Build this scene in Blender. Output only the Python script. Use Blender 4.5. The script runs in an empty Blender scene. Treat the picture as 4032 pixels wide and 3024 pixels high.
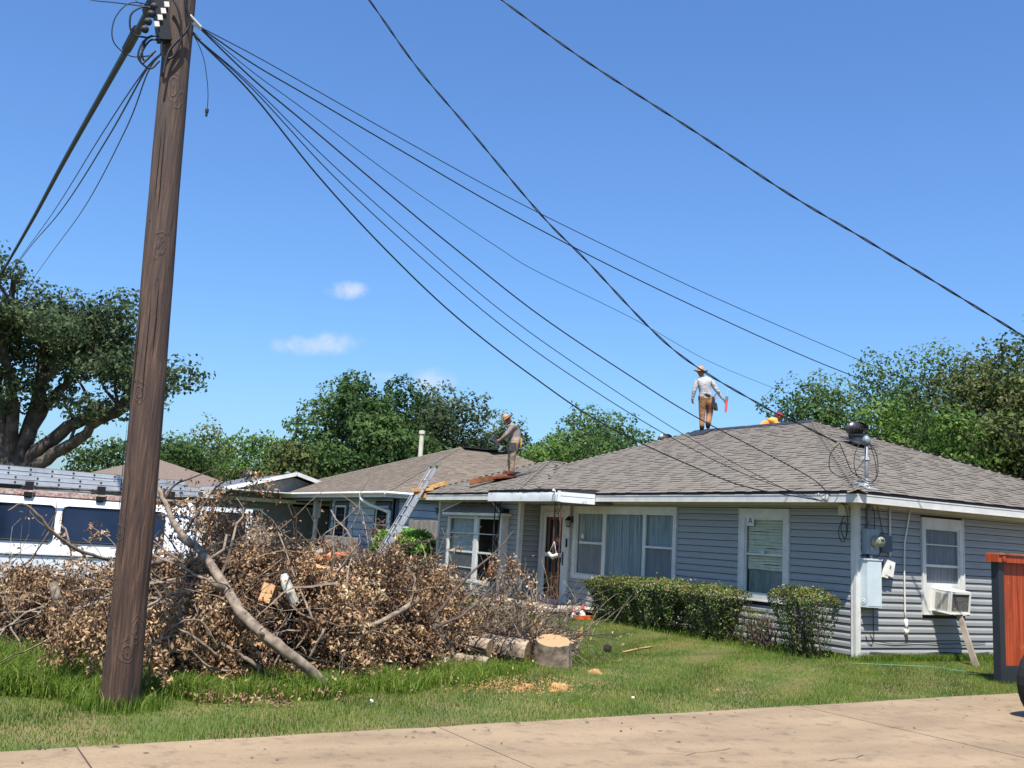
import bpy, bmesh, math, random
import numpy as np
from mathutils import Vector, Matrix, Euler
random.seed(7)
RNG = np.random.default_rng(11)
sc = bpy.context.scene
COL = sc.collection
R = math.radians

# ---------------------------------------------------------------- camera
cam_d = bpy.data.cameras.new('camera'); cam = bpy.data.objects.new('camera', cam_d); COL.objects.link(cam)
sc.camera = cam
cp, sp = math.cos(R(10.7)), math.sin(R(10.7)); cy, sy = math.cos(R(-60.65)), math.sin(R(-60.65))
fw = Vector((cp*sy, cp*cy, sp)); rt = Vector((cy, -sy, 0)); up = rt.cross(fw)
cr, sr = math.cos(R(3.44)), math.sin(R(3.44))
rt2 = cr*rt + sr*up; up2 = -sr*rt + cr*up
mw = Matrix((rt2, up2, -fw)).transposed().to_4x4(); mw.translation = Vector((12.5988, -13.9776, 1.6813))
cam.matrix_world = mw
cam_d.sensor_width = 36; cam_d.lens = 36*4090/4032; cam_d.shift_y = -175/4032
cam_d.clip_start = .1; cam_d.clip_end = 4000
CAM = mw.translation.copy()

# ---------------------------------------------------------------- world, sun
SUN = Vector((1, -.66, 2.35)).normalized()
EL = math.asin(SUN.z); ROT = math.atan2(SUN.x, SUN.y)
w = bpy.data.worlds.new('World'); sc.world = w; w.use_nodes = True
nt = w.node_tree; nt.nodes.clear()
out = nt.nodes.new('ShaderNodeOutputWorld'); bg = nt.nodes.new('ShaderNodeBackground')
sky = nt.nodes.new('ShaderNodeTexSky'); sky.sky_type = 'NISHITA'; sky.sun_disc = False
sky.sun_elevation = EL; sky.sun_rotation = ROT; sky.altitude = 0; sky.air_density = 1.25; sky.dust_density = 1.0; sky.ozone_density = 2.6
bg.inputs['Strength'].default_value = .072
tc = nt.nodes.new('ShaderNodeTexCoord')
# a few small fair-weather clouds, soft noise puffs at fixed bearings of the sky
def cloud(prev, d, sx, sz, tilt, seed, strength=.8):
    d = Vector(d).normalized(); e = Vector((0, 0, 1)).cross(d).normalized(); u = d.cross(e)
    e2 = e*math.cos(tilt)+u*math.sin(tilt); u2 = -e*math.sin(tilt)+u*math.cos(tilt)
    def dot(v, src):
        n = nt.nodes.new('ShaderNodeVectorMath'); n.operation = 'DOT_PRODUCT'; n.inputs[1].default_value = v
        nt.links.new(src, n.inputs[0]); return n.outputs['Value']
    def math_(op, a, b):
        n = nt.nodes.new('ShaderNodeMath'); n.operation = op
        for i, x in enumerate((a, b)):
            if isinstance(x, (int, float)): n.inputs[i].default_value = x
            else: nt.links.new(x, n.inputs[i])
        return n.outputs[0]
    g = tc.outputs['Generated']
    ns = nt.nodes.new('ShaderNodeTexNoise'); ns.inputs['Scale'].default_value = 1.0/sz*.42; ns.inputs['Detail'].default_value = 5; ns.inputs['Roughness'].default_value = .62
    mp = nt.nodes.new('ShaderNodeMapping'); mp.inputs['Location'].default_value = (seed, seed*2, 0); nt.links.new(g, mp.inputs[0]); nt.links.new(mp.outputs[0], ns.inputs['Vector'])
    a = math_('DIVIDE', dot(e2, g), sx); b = math_('DIVIDE', dot(u2, g), sz)
    r = math_('ADD', math_('MULTIPLY', a, a), math_('MULTIPLY', b, b))
    m = math_('SUBTRACT', math_('ADD', 1.0, math_('MULTIPLY', math_('SUBTRACT', ns.outputs['Fac'], .5), 3.0)), r)
    front = math_('GREATER_THAN', dot(d, g), 0)
    m = math_('MULTIPLY', math_('MULTIPLY', m, front), strength)
    mr = nt.nodes.new('ShaderNodeMapRange'); mr.interpolation_type = 'SMOOTHSTEP'; mr.inputs['From Min'].default_value = -.15; mr.inputs['From Max'].default_value = 1.7; nt.links.new(m, mr.inputs['Value'])
    mx = nt.nodes.new('ShaderNodeMix'); mx.data_type = 'RGBA'; nt.links.new(mr.outputs[0], mx.inputs['Factor'])
    nt.links.new(prev, mx.inputs['A']); mx.inputs['B'].default_value = (6.6, 7.0, 7.7, 1); return mx.outputs['Result']
def dirto(x, y, z): return (x-CAM.x, y-CAM.y, z-CAM.z)
tint = nt.nodes.new('ShaderNodeMix'); tint.data_type = 'RGBA'; tint.blend_type = 'MULTIPLY'; tint.inputs['Factor'].default_value = 1; tint.inputs['B'].default_value = (.72, 1.05, 1.50, 1); nt.links.new(sky.outputs[0], tint.inputs['A'])
s = tint.outputs['Result']
s = cloud(s, dirto(-81.3, 20.4, 24.2), .023, .010, -.1, 1.3)
s = cloud(s, dirto(-82.1, 18.1, 18.7), .042, .0125, -.16, 4.1)
s = cloud(s, dirto(-78.0, 28.4, 16.1), .024, .012, -.1, 7.7, .6)
s = cloud(s, dirto(-81.9, 25.0, 16.3), .018, .006, 0, 2.9, .35)
nt.links.new(s, bg.inputs['Color']); nt.links.new(bg.outputs[0], out.inputs[0])
sd = bpy.data.lights.new('sun', 'SUN'); sd.energy = 5.0; sd.angle = R(.53); sd.color = (1, .955, .88)
so = bpy.data.objects.new('sun', sd); COL.objects.link(so); so.rotation_euler = SUN.to_track_quat('Z', 'Y').to_euler(); so.location = (30, -20, 60)
sc.view_settings.view_transform = 'Standard'; sc.view_settings.look = 'None'; sc.view_settings.exposure = .8; sc.view_settings.gamma = 1
sc.view_settings.use_curve_mapping = False
sc.render.engine = 'CYCLES'

# ---------------------------------------------------------------- materials
def lin(r, g, b):
    f = lambda c: ((c/255+.055)/1.055)**2.4 if c/255 > .04045 else c/255/12.92
    return (f(r), f(g), f(b))
MATS = {}
def M(name, col, rough=.75, col2=None, scale=6, stretch=(1, 1, 1), bump=0, bscale=None, metal=0, orand=0, attr=0, detail=4, spec=.4, trans=0, alpha=1, thr=(.35, .65), dirt=None, coat=0, grit=0):
    """procedural principled material: noise between two colours, random value per object or per face, bump"""
    if name in MATS: return MATS[name]
    m = bpy.data.materials.new(name); m.use_nodes = True; MATS[name] = m
    n = m.node_tree; b = n.nodes['Principled BSDF']; L = n.links.new
    col2 = col2 or tuple(c*.8 for c in col)
    tcn = n.nodes.new('ShaderNodeTexCoord'); mp = n.nodes.new('ShaderNodeMapping'); mp.inputs['Scale'].default_value = stretch
    L(tcn.outputs['Object'], mp.inputs[0])
    no = n.nodes.new('ShaderNodeTexNoise'); no.inputs['Scale'].default_value = scale; no.inputs['Detail'].default_value = detail; L(mp.outputs[0], no.inputs['Vector'])
    rp = n.nodes.new('ShaderNodeMapRange'); rp.inputs['From Min'].default_value = thr[0]; rp.inputs['From Max'].default_value = thr[1]; L(no.outputs['Fac'], rp.inputs['Value'])
    mx = n.nodes.new('ShaderNodeMix'); mx.data_type = 'RGBA'; L(rp.outputs[0], mx.inputs['Factor'])
    mx.inputs['A'].default_value = (*col, 1); mx.inputs['B'].default_value = (*col2, 1); c = mx.outputs['Result']
    if dirt:
        dn = n.nodes.new('ShaderNodeTexNoise'); dn.inputs['Scale'].default_value = dirt[1]; dn.inputs['Detail'].default_value = 7; dn.inputs['Roughness'].default_value = .7; L(tcn.outputs['Object'], dn.inputs['Vector'])
        dr = n.nodes.new('ShaderNodeMapRange'); dr.inputs['From Min'].default_value = dirt[2]; dr.inputs['From Max'].default_value = dirt[3]; L(dn.outputs['Fac'], dr.inputs['Value'])
        dm = n.nodes.new('ShaderNodeMix'); dm.data_type = 'RGBA'; L(dr.outputs[0], dm.inputs['Factor']); L(c, dm.inputs['A']); dm.inputs['B'].default_value = (*dirt[0], 1); c = dm.outputs['Result']
    if grit:
        gn = n.nodes.new('ShaderNodeTexNoise'); gn.inputs['Scale'].default_value = 42; gn.inputs['Detail'].default_value = 8; gn.inputs['Roughness'].default_value = .85; L(tcn.outputs['Object'], gn.inputs['Vector']); gr = n.nodes.new('ShaderNodeMapRange'); gr.inputs['From Min'].default_value = .3; gr.inputs['From Max'].default_value = .7; gr.inputs['To Min'].default_value = .80; gr.inputs['To Max'].default_value = 1.18; L(gn.outputs['Fac'], gr.inputs['Value'])
        gh = n.nodes.new('ShaderNodeHueSaturation'); L(gr.outputs[0], gh.inputs['Value']); L(c, gh.inputs['Color']); c = gh.outputs[0]
    if orand or attr:
        hs = n.nodes.new('ShaderNodeHueSaturation'); mr = n.nodes.new('ShaderNodeMapRange'); a = orand or attr
        mr.inputs['To Min'].default_value = 1-a; mr.inputs['To Max'].default_value = 1+a
        if orand: src = n.nodes.new('ShaderNodeObjectInfo').outputs['Random']
        else:
            at = n.nodes.new('ShaderNodeAttribute'); at.attribute_name = 'rnd'; src = at.outputs['Fac']
        L(src, mr.inputs['Value']); L(mr.outputs[0], hs.inputs['Value'])
        L(c, hs.inputs['Color']); c = hs.outputs[0]
    L(c, b.inputs['Base Color'])
    b.inputs['Roughness'].default_value = rough; b.inputs['Metallic'].default_value = metal; b.inputs['Specular IOR Level'].default_value = spec
    b.inputs['Alpha'].default_value = alpha; b.inputs['Coat Weight'].default_value = coat
    if bump:
        bn = n.nodes.new('ShaderNodeTexNoise'); bn.inputs['Scale'].default_value = bscale or scale*4; bn.inputs['Detail'].default_value = 6; L(mp.outputs[0], bn.inputs['Vector'])
        bp = n.nodes.new('ShaderNodeBump'); bp.inputs['Strength'].default_value = min(1, bump*10); bp.inputs['Distance'].default_value = bump; L(bn.outputs['Fac'], bp.inputs['Height']); L(bp.outputs[0], b.inputs['Normal'])
    if trans:
        tr = n.nodes.new('ShaderNodeBsdfTranslucent'); L(c, tr.inputs['Color']); ms = n.nodes.new('ShaderNodeMixShader'); ms.inputs[0].default_value = trans
        o = n.nodes['Material Output']; L(b.outputs[0], ms.inputs[1]); L(tr.outputs[0], ms.inputs[2]); L(ms.outputs[0], o.inputs['Surface'])
    return m
def ramp3(name, cols, rough=.7, trans=.25, attrname='rnd', spec=.3):
    """leaf material: colour picked per leaf along a ramp"""
    if name in MATS: return MATS[name]
    m = bpy.data.materials.new(name); m.use_nodes = True; MATS[name] = m
    n = m.node_tree; b = n.nodes['Principled BSDF']; L = n.links.new
    at = n.nodes.new('ShaderNodeAttribute'); at.attribute_name = attrname
    cr_ = n.nodes.new('ShaderNodeValToRGB'); e = cr_.color_ramp.elements
    e[0].position = 0; e[0].color = (*cols[0], 1); e[1].position = 1; e[1].color = (*cols[-1], 1)
    for i, c in enumerate(cols[1:-1]):
        k = e.new((i+1)/(len(cols)-1)); k.color = (*c, 1)
    L(at.outputs['Fac'], cr_.inputs[0]); L(cr_.outputs[0], b.inputs['Base Color']); b.inputs['Roughness'].default_value = rough; b.inputs['Specular IOR Level'].default_value = spec
    if trans:
        tr = n.nodes.new('ShaderNodeBsdfTranslucent'); L(cr_.outputs[0], tr.inputs['Color']); ms = n.nodes.new('ShaderNodeMixShader'); ms.inputs[0].default_value = trans
        L(b.outputs[0], ms.inputs[1]); L(tr.outputs[0], ms.inputs[2]); L(ms.outputs[0], n.nodes['Material Output'].inputs['Surface'])
    return m
def glassmat(name, tint, op, rough=.03):
    """window glass: clear or screened, seen through with a sky reflection"""
    m = bpy.data.materials.new(name); m.use_nodes = True; MATS[name] = m
    n = m.node_tree; b = n.nodes['Principled BSDF']; L = n.links.new
    b.inputs['Base Color'].default_value = (*tint, 1); b.inputs['Roughness'].default_value = rough; b.inputs['Specular IOR Level'].default_value = .6
    tr = n.nodes.new('ShaderNodeBsdfTransparent'); tr.inputs[0].default_value = (.86, .9, .9, 1); ms = n.nodes.new('ShaderNodeMixShader')
    fr = n.nodes.new('ShaderNodeLayerWeight'); fr.inputs['Blend'].default_value = .5; pw = n.nodes.new('ShaderNodeMath'); pw.operation = 'POWER'; pw.inputs[1].default_value = 4; L(fr.outputs['Facing'], pw.inputs[0])
    mx = n.nodes.new('ShaderNodeMath'); mx.operation = 'MAXIMUM'; mx.inputs[1].default_value = op; L(pw.outputs[0], mx.inputs[0]); L(mx.outputs[0], ms.inputs[0])
    L(tr.outputs[0], ms.inputs[1]); L(b.outputs[0], ms.inputs[2]); L(ms.outputs[0], n.nodes['Material Output'].inputs['Surface'])
    return m

# ---------------------------------------------------------------- mesh helpers
class MB:
    """collects boxes, bars, tubes and quads (world coordinates) into ONE mesh object"""
    def __init__(s): s.v = []; s.f = []; s.mi = []; s.r = []; s.m = 0
    def add(s, vs, fs, mi=None, r=None):
        o = len(s.v); s.v += [tuple(map(float, v)) for v in vs]; s.f += [tuple(i+o for i in f) for f in fs]
        s.mi += [s.m if mi is None else mi]*len(fs); s.r += [random.random() if r is None else r]*len(fs); return s
    def box(s, x0, x1, y0, y1, z0, z1, mi=None, r=None):
        return s.add([(x0,y0,z0),(x1,y0,z0),(x1,y1,z0),(x0,y1,z0),(x0,y0,z1),(x1,y0,z1),(x1,y1,z1),(x0,y1,z1)], BF, mi, r)
    def obox(s, c, ax, ay, az, sx, sy, sz, mi=None, r=None):
        c = Vector(c); ax = Vector(ax).normalized(); ay = Vector(ay).normalized(); az = Vector(az).normalized()
        return s.add([c+ax*(i*sx/2)+ay*(j*sy/2)+az*(k*sz/2) for k in(-1,1) for i,j in((-1,-1),(1,-1),(1,1),(-1,1))], BF, mi, r)
    def bar(s, a, b, wd, h=None, upv=(0,0,1), mi=None, r=None):
        a = Vector(a); b = Vector(b); d = (b-a); u = Vector(upv)
        if abs(d.normalized().dot(u)) > .98: u = Vector((0, 1, 0))
        side = d.cross(u).normalized(); u2 = side.cross(d).normalized()
        return s.obox((a+b)/2, d, side, u2, d.length, wd, h or wd, mi, r)
    def tube(s, pts, rad, n=6, cap=True, mi=None, r=None, jit=0):
        pts = [Vector(p) for p in pts]; k = len(pts); rad = rad if hasattr(rad, '__len__') else [rad]*k
        vs = []; u = None
        for i, p in enumerate(pts):
            d = (pts[min(i+1, k-1)]-pts[max(i-1, 0)]).normalized()
            if u is None: u = d.orthogonal().normalized()
            else:
                u = (u-d*u.dot(d)); u = u.normalized() if u.length > 1e-6 else d.orthogonal().normalized()
            v = d.cross(u)
            for j in range(n):
                a = 2*math.pi*j/n; q = rad[i]*(1+jit*random.uniform(-1, 1)); vs.append(p+(u*math.cos(a)+v*math.sin(a))*q)
        fs = [(i*n+j, i*n+(j+1) % n, (i+1)*n+(j+1) % n, (i+1)*n+j) for i in range(k-1) for j in range(n)]
        if cap: fs += [tuple(reversed(range(n))), tuple(range((k-1)*n, k*n))]
        return s.add(vs, fs, mi, r)
    def lathe(s, c, prof, n=16, axis=(0, 0, 1), mi=None, r=None):
        c = Vector(c); ax = Vector(axis).normalized(); u = ax.orthogonal().normalized(); v = ax.cross(u); k = len(prof)
        vs = [c+ax*h+(u*math.cos(2*math.pi*j/n)+v*math.sin(2*math.pi*j/n))*q for q, h in prof for j in range(n)]
        fs = [(i*n+j, i*n+(j+1) % n, (i+1)*n+(j+1) % n, (i+1)*n+j) for i in range(k-1) for j in range(n)]
        if prof[0][0] > 1e-4: fs.append(tuple(reversed(range(n))))
        if prof[-1][0] > 1e-4: fs.append(tuple(range((k-1)*n, k*n)))
        return s.add(vs, fs, mi, r)
    def quad(s, a, b, c, d, mi=None, r=None): return s.add([a, b, c, d], [(0, 1, 2, 3)], mi, r)
    def build(s, name, mats, parent=None, smooth=False, base=None, **tags):
        me = bpy.data.meshes.new(name); ob = bpy.data.objects.new(name, me); COL.objects.link(ob)
        off = Vector((0, 0, 0))
        if parent is not None:
            p = parent
            while p is not None: off = off+p.location; p = p.parent
            ob.parent = parent
        else:
            if base is None:
                a = np.array(s.v); base = ((a[:,0].min()+a[:,0].max())/2, (a[:,1].min()+a[:,1].max())/2, a[:,2].min())
            off = Vector(base); ob.location = off
        me.from_pydata([(x-off.x, y-off.y, z-off.z) for x, y, z in s.v], [], s.f)
        for m in (mats if isinstance(mats, (list, tuple)) else [mats]): me.materials.append(m)
        me.polygons.foreach_set('material_index', s.mi)
        at = me.attributes.new('rnd', 'FLOAT', 'FACE'); at.data.foreach_set('value', s.r)
        if smooth: me.polygons.foreach_set('use_smooth', [True]*len(s.f))
        me.update(); tag(ob, **tags); return ob
BF = [(0,3,2,1),(4,5,6,7),(0,1,5,4),(1,2,6,5),(2,3,7,6),(3,0,4,7)]
def tag(o, label=None, cat=None, group=None, kind=None):
    if label: o['label'] = label
    if cat: o['category'] = cat
    if group: o['group'] = group
    if kind: o['kind'] = kind
    return o
def empty(name, loc, label=None, cat=None, group=None, rz=0):
    o = bpy.data.objects.new(name, None); COL.objects.link(o); o.location = loc; o.rotation_euler = (0, 0, rz); o.empty_display_size = .2
    return tag(o, label, cat, group)
def inst(name, me, parent, loc, rot=None):
    """another object sharing a mesh; loc is in the parent's space"""
    o = bpy.data.objects.new(name, me); COL.objects.link(o); o.parent = parent; o.location = loc
    if rot is not None: o.rotation_euler = rot
    return o
def copy_tree(o, parent=None):
    c = o.copy(); COL.objects.link(c); c.parent = parent
    for ch in o.children: copy_tree(ch, c)
    return c
def fastmesh(name, V, tri, mat, rnd=None, parent=None, off=(0, 0, 0), smooth=False):
    """numpy triangle mesh; V (n,3), tri (m,3), rnd per face"""
    me = bpy.data.meshes.new(name); n = len(tri)
    me.vertices.add(len(V)); me.vertices.foreach_set('co', (V-np.array(off)).astype(np.float32).ravel())
    me.loops.add(n*3); me.loops.foreach_set('vertex_index', tri.astype(np.int32).ravel())
    me.polygons.add(n); me.polygons.foreach_set('loop_start', np.arange(0, n*3, 3, dtype=np.int32))
    me.update(calc_edges=True); me.materials.append(mat)
    if rnd is not None:
        at = me.attributes.new('rnd', 'FLOAT', 'FACE'); at.data.foreach_set('value', rnd.astype(np.float32))
    ob = bpy.data.objects.new(name, me); COL.objects.link(ob)
    if parent: ob.parent = parent
    else: ob.location = off
    return ob
def leafgeo(P, L, W, droop=0, fold=.35, N=None, spread=.75):
    """folded diamond leaves at P; returns V, tri (2 per leaf)"""
    n = len(P); a = RNG.normal(size=(n, 3)); a[:, 2] -= droop; a /= np.linalg.norm(a, axis=1)[:, None]
    if N is not None:   # leaf faces turned roughly outwards from their branch mass
        N = N/np.maximum(np.linalg.norm(N, axis=1), 1e-6)[:, None]+RNG.normal(0, spread, (n, 3)); N /= np.linalg.norm(N, axis=1)[:, None]; a = np.cross(N, a); a /= np.linalg.norm(a, axis=1)[:, None]; b = np.cross(N, a)
    else: b = np.cross(a, RNG.normal(size=(n, 3)))
    b /= np.linalg.norm(b, axis=1)[:, None]; c = np.cross(a, b)
    L = np.broadcast_to(L, n)[:, None]; W = np.broadcast_to(W, n)[:, None]
    V = np.stack([P-a*L/2, P+b*W/2+c*W*fold, P+a*L/2, P-b*W/2+c*W*fold], 1).reshape(-1, 3)
    i = np.arange(n)*4; tri = np.stack([np.stack([i, i+1, i+2], 1), np.stack([i, i+2, i+3], 1)], 1).reshape(-1, 3)
    return V, tri
def smooth_path(pts, k=6):
    """Catmull-Rom through the points"""
    P = [Vector(p) for p in pts]; P = [P[0]*2-P[1]]+P+[P[-1]*2-P[-2]]; out = []
    for i in range(1, len(P)-2):
        for j in range(k):
            t = j/k; a, b, c, d = P[i-1:i+3]
            out.append(.5*((2*b)+(c-a)*t+(2*a-5*b+4*c-d)*t*t+(3*b-a-3*c+d)*t**3))
    return out+[P[-2]]
# ================================================================ GROUND, ROAD
def road_edge(y): return 4.334+(y+13.172)*(-.0734)
lawn_mat = M('lawn_soil', lin(77, 88, 38), .95, lin(108, 99, 60), 1.3, bump=.02, bscale=18, dirt=(lin(96, 78, 52), .55, .5, .72), thr=(.4, .62))
b = MB(); b.quad((-1500, -1500, 0), (1500, -1500, 0), (1500, 1500, 0), (-1500, 1500, 0)); g = b.build('ground', lawn_mat, base=(0, 0, 0), kind='structure')
asph = M('joint_filler', lin(58, 54, 50), .95)
conc = M('road_concrete', lin(146, 126, 100), .88, lin(126, 108, 85), 1.6, (1, .3, 1), bump=.010, bscale=60, orand=.035, grit=1, dirt=(lin(86, 73, 60), 4.5, .52, .80))
road = empty('concrete_road', (8, -8, 0)); tag(road, kind='structure')
b = MB(); b.add([(road_edge(-60)+.02, -60, .004), (22, -60, .004), (22, 40, .004), (road_edge(40)+.02, 40, .004)], [(0, 1, 2, 3)]); b.build('road_bed', asph, road)
js = [-39, -34, -29.6, -25.4, -21.2, -17, -12.67, -9.70, -5.05, -.6, 3.9, 8.4, 12.9, 17.4, 22, 27, 33, 40]
for y0, y1 in zip(js[:-1], js[1:]):
    for x0, x1 in ((None, 10.4), (10.41, 16.5), (16.51, 22)):
        a0 = road_edge(y0) if x0 is None else x0; a1 = road_edge(y1) if x0 is None else x0
        g_ = .007; b = MB(); dz = random.uniform(-.002, .002)
        sk = -.11*(1 if y0 > -13 and y0 < -9 else 0)*0
        n = 14
        # slab with slightly ragged lawn edge
        L_ = [(a0+(a1-a0)*i/n+(random.uniform(-.018, .018) if x0 is None else 0), y0+g_+(y1-y0-2*g_)*i/n) for i in range(n+1)]
        Rr = [(x1, y1-g_), (x1, y0+g_)]
        P_ = L_+Rr; k = len(P_); zt_ = .016+dz
        b.add([(x, y, zt_) for x, y in P_]+[(x, y, .0) for x, y in P_], [tuple(range(k-1, -1, -1))]+[(i, (i+1) % k, (i+1) % k+k, i+k) for i in range(k)])
        b.build('concrete_slab', conc, road)
crk = M('hairline_crack', lin(70, 60, 52), .95)
for pts in (((6.4, -12.3), (6.9, -11.6), (7.2, -11.2), (7.1, -10.6), (7.6, -10.0)), ((5.2, -8.8), (5.6, -8.2), (5.5, -7.6), (6.1, -7.1), (6.0, -6.4)), ((4.1, -3.9), (4.8, -3.4), (5.6, -3.5))):
    b = MB()
    for i in range(len(pts)-1):
        (x0, y0), (x1, y1) = pts[i], pts[i+1]
        for j in range(4):
            f, g_ = j/4, (j+1)/4; a = (x0+(x1-x0)*f+.03*math.sin(j*9+i), y0+(y1-y0)*f, .020); c = (x0+(x1-x0)*g_+.03*math.sin((j+1)*9+i), y0+(y1-y0)*g_, .020); b.add([a, c, (c[0]+.006, c[1]+.003, .020), (a[0]+.006, a[1]+.003, .020)], [(0, 1, 2, 3)])
    b.build('crack', crk, road)
b = MB()
for i in range(80):
    y = random.uniform(-13.2, -.5); x = road_edge(y)+random.expovariate(.9) if i % 3 else road_edge(y)+random.uniform(.0, .25); s_ = random.uniform(.012, .035); a = random.uniform(0, 6.28); c_, d_ = math.cos(a)*s_, math.sin(a)*s_; z = .021
    b.add([(x-c_, y-d_, z), (x+d_*.4, y-c_*.4, z+.006), (x+c_, y+d_, z+.002), (x-d_*.4, y+c_*.4, z+.004)], [(0, 1, 2, 3)])
o = b.build('road_litter', M('dry_litter', lin(96, 74, 50), .9, lin(60, 48, 36), 9), base=(6, -7, 0)); tag(o, 'dry leaf bits and crumbs scattered on the concrete', 'leaf litter', kind='stuff')
# ================================================================ GRAY HOUSE
HX = Vector((-7, 0, 0))
house = empty('gray_house', HX, 'single storey house with grey vinyl siding, white trim and brown hip roof behind the hedge', 'house')
vinyl = M('grey_vinyl', lin(146, 147, 145), .55, lin(139, 141, 140), 3, (1, 1, 12), bump=.0012, bscale=60, dirt=(lin(126, 123, 118), 1.1, .55, .9), spec=.35)
vinyl_p = M('wall_sheathing', lin(40, 42, 45), .9)
white = M('white_trim', lin(204, 203, 197), .55, lin(190, 189, 182), 4, bump=.001, dirt=(lin(176, 172, 160), 2.2, .56, .85))
beige = M('beige_soffit', lin(184, 180, 162), .6, lin(172, 168, 152), 3)
drip = M('dark_drip_edge', lin(52, 54, 57), .7)
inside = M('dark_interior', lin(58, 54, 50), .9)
clear = glassmat('window_glass', (.02, .03, .04), .09)
screen = glassmat('screened_glass', (.15, .165, .18), .50, .5)
curt = M('grey_curtain', lin(186, 194, 194), .9, lin(138, 148, 150), 5, (9, 9, .35), trans=.0)
blindm = M('white_blind', lin(226, 220, 186), .7)
bay_blind = M('pale_blind', lin(205, 207, 200), .8)
plastic = M('grey_plastic_sheet', lin(140, 150, 142), .5, lin(105, 118, 112), 5, (6, 6, 1))
ZS = 2.54
def fpt(ax, c):  # (u, out, z) -> world, for a front (-Y) or street (+X) wall
    return (lambda u, o, z: (u, c-o, z)) if ax == 'y' else (lambda u, o, z: (c+o, u, z))
def wall(ax, c, u0, u1, openings, name='wall', z1=2.60, deep=.14, mat=vinyl, step=.127, zb=.07, maxlen=3.66, label=None, parent=house, backing=vinyl_p, seg_off=0):
    P = fpt(ax, c); us = sorted({u0, u1, *[o[0] for o in openings], *[o[1] for o in openings]}); zs = sorted({.0, z1, *[o[2] for o in openings], *[o[3] for o in openings]})
    b = MB()
    def bx(b, ua, ub, oa, ob_, za, zb_, mi=None):
        p = P(ua, oa, za); q = P(ub, ob_, zb_); b.box(min(p[0], q[0]), max(p[0], q[0]), min(p[1], q[1]), max(p[1], q[1]), za, zb_, mi)
    for ua, ub in zip(us[:-1], us[1:]):
        for za, zc in zip(zs[:-1], zs[1:]):
            um, zm = (ua+ub)/2, (za+zc)/2
            if not any(o[0] < um < o[1] and o[2] < zm < o[3] for o in openings): bx(b, ua, ub, -deep, -.002, za, zc)
    wl = b.build(name, backing, parent, label=label)
    z = zb; k = 0
    prof = [(-.004, .004), (.019, .005), (.0185, .055), (.012, .074), (.004, .088), (.002, .119), (-.008, .122)]
    prof = [(o, h*step/.127) for o, h in prof]
    while z < z1-.02:
        h = min(step, z1-z); zm = z+h/2
        segs = [(u0, u1)]
        for o in openings:
            if o[2]-.03 < zm < o[3]+.02:
                segs = [s_ for a in segs for s_ in ((a[0], min(a[1], o[0])), (max(a[0], o[1]), a[1])) if s_[1]-s_[0] > .02]
        for a, e in segs:
            L_ = e-a; cuts = [a]; x = a+((k*1.22+seg_off) % maxlen)
            while x < e-.3:
                if x > a+.3: cuts.append(x)
                x += maxlen
            cuts.append(e)
            for p, q in zip(cuts[:-1], cuts[1:]):
                b = MB(); n = len(prof); sc_ = h/step
                vs = [P(p+.001, o, z+hh*sc_) for o, hh in prof]+[P(q-.001, o, z+hh*sc_) for o, hh in prof]
                b.add(vs, [(i, i+1, n+i+1, n+i) for i in range(n-1)]+[tuple(range(n)), tuple(range(2*n-1, n-1, -1))], r=random.random())
                b.build('siding_board', mat, wl)
        z += step; k += 1
    return wl, bx, P
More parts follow.
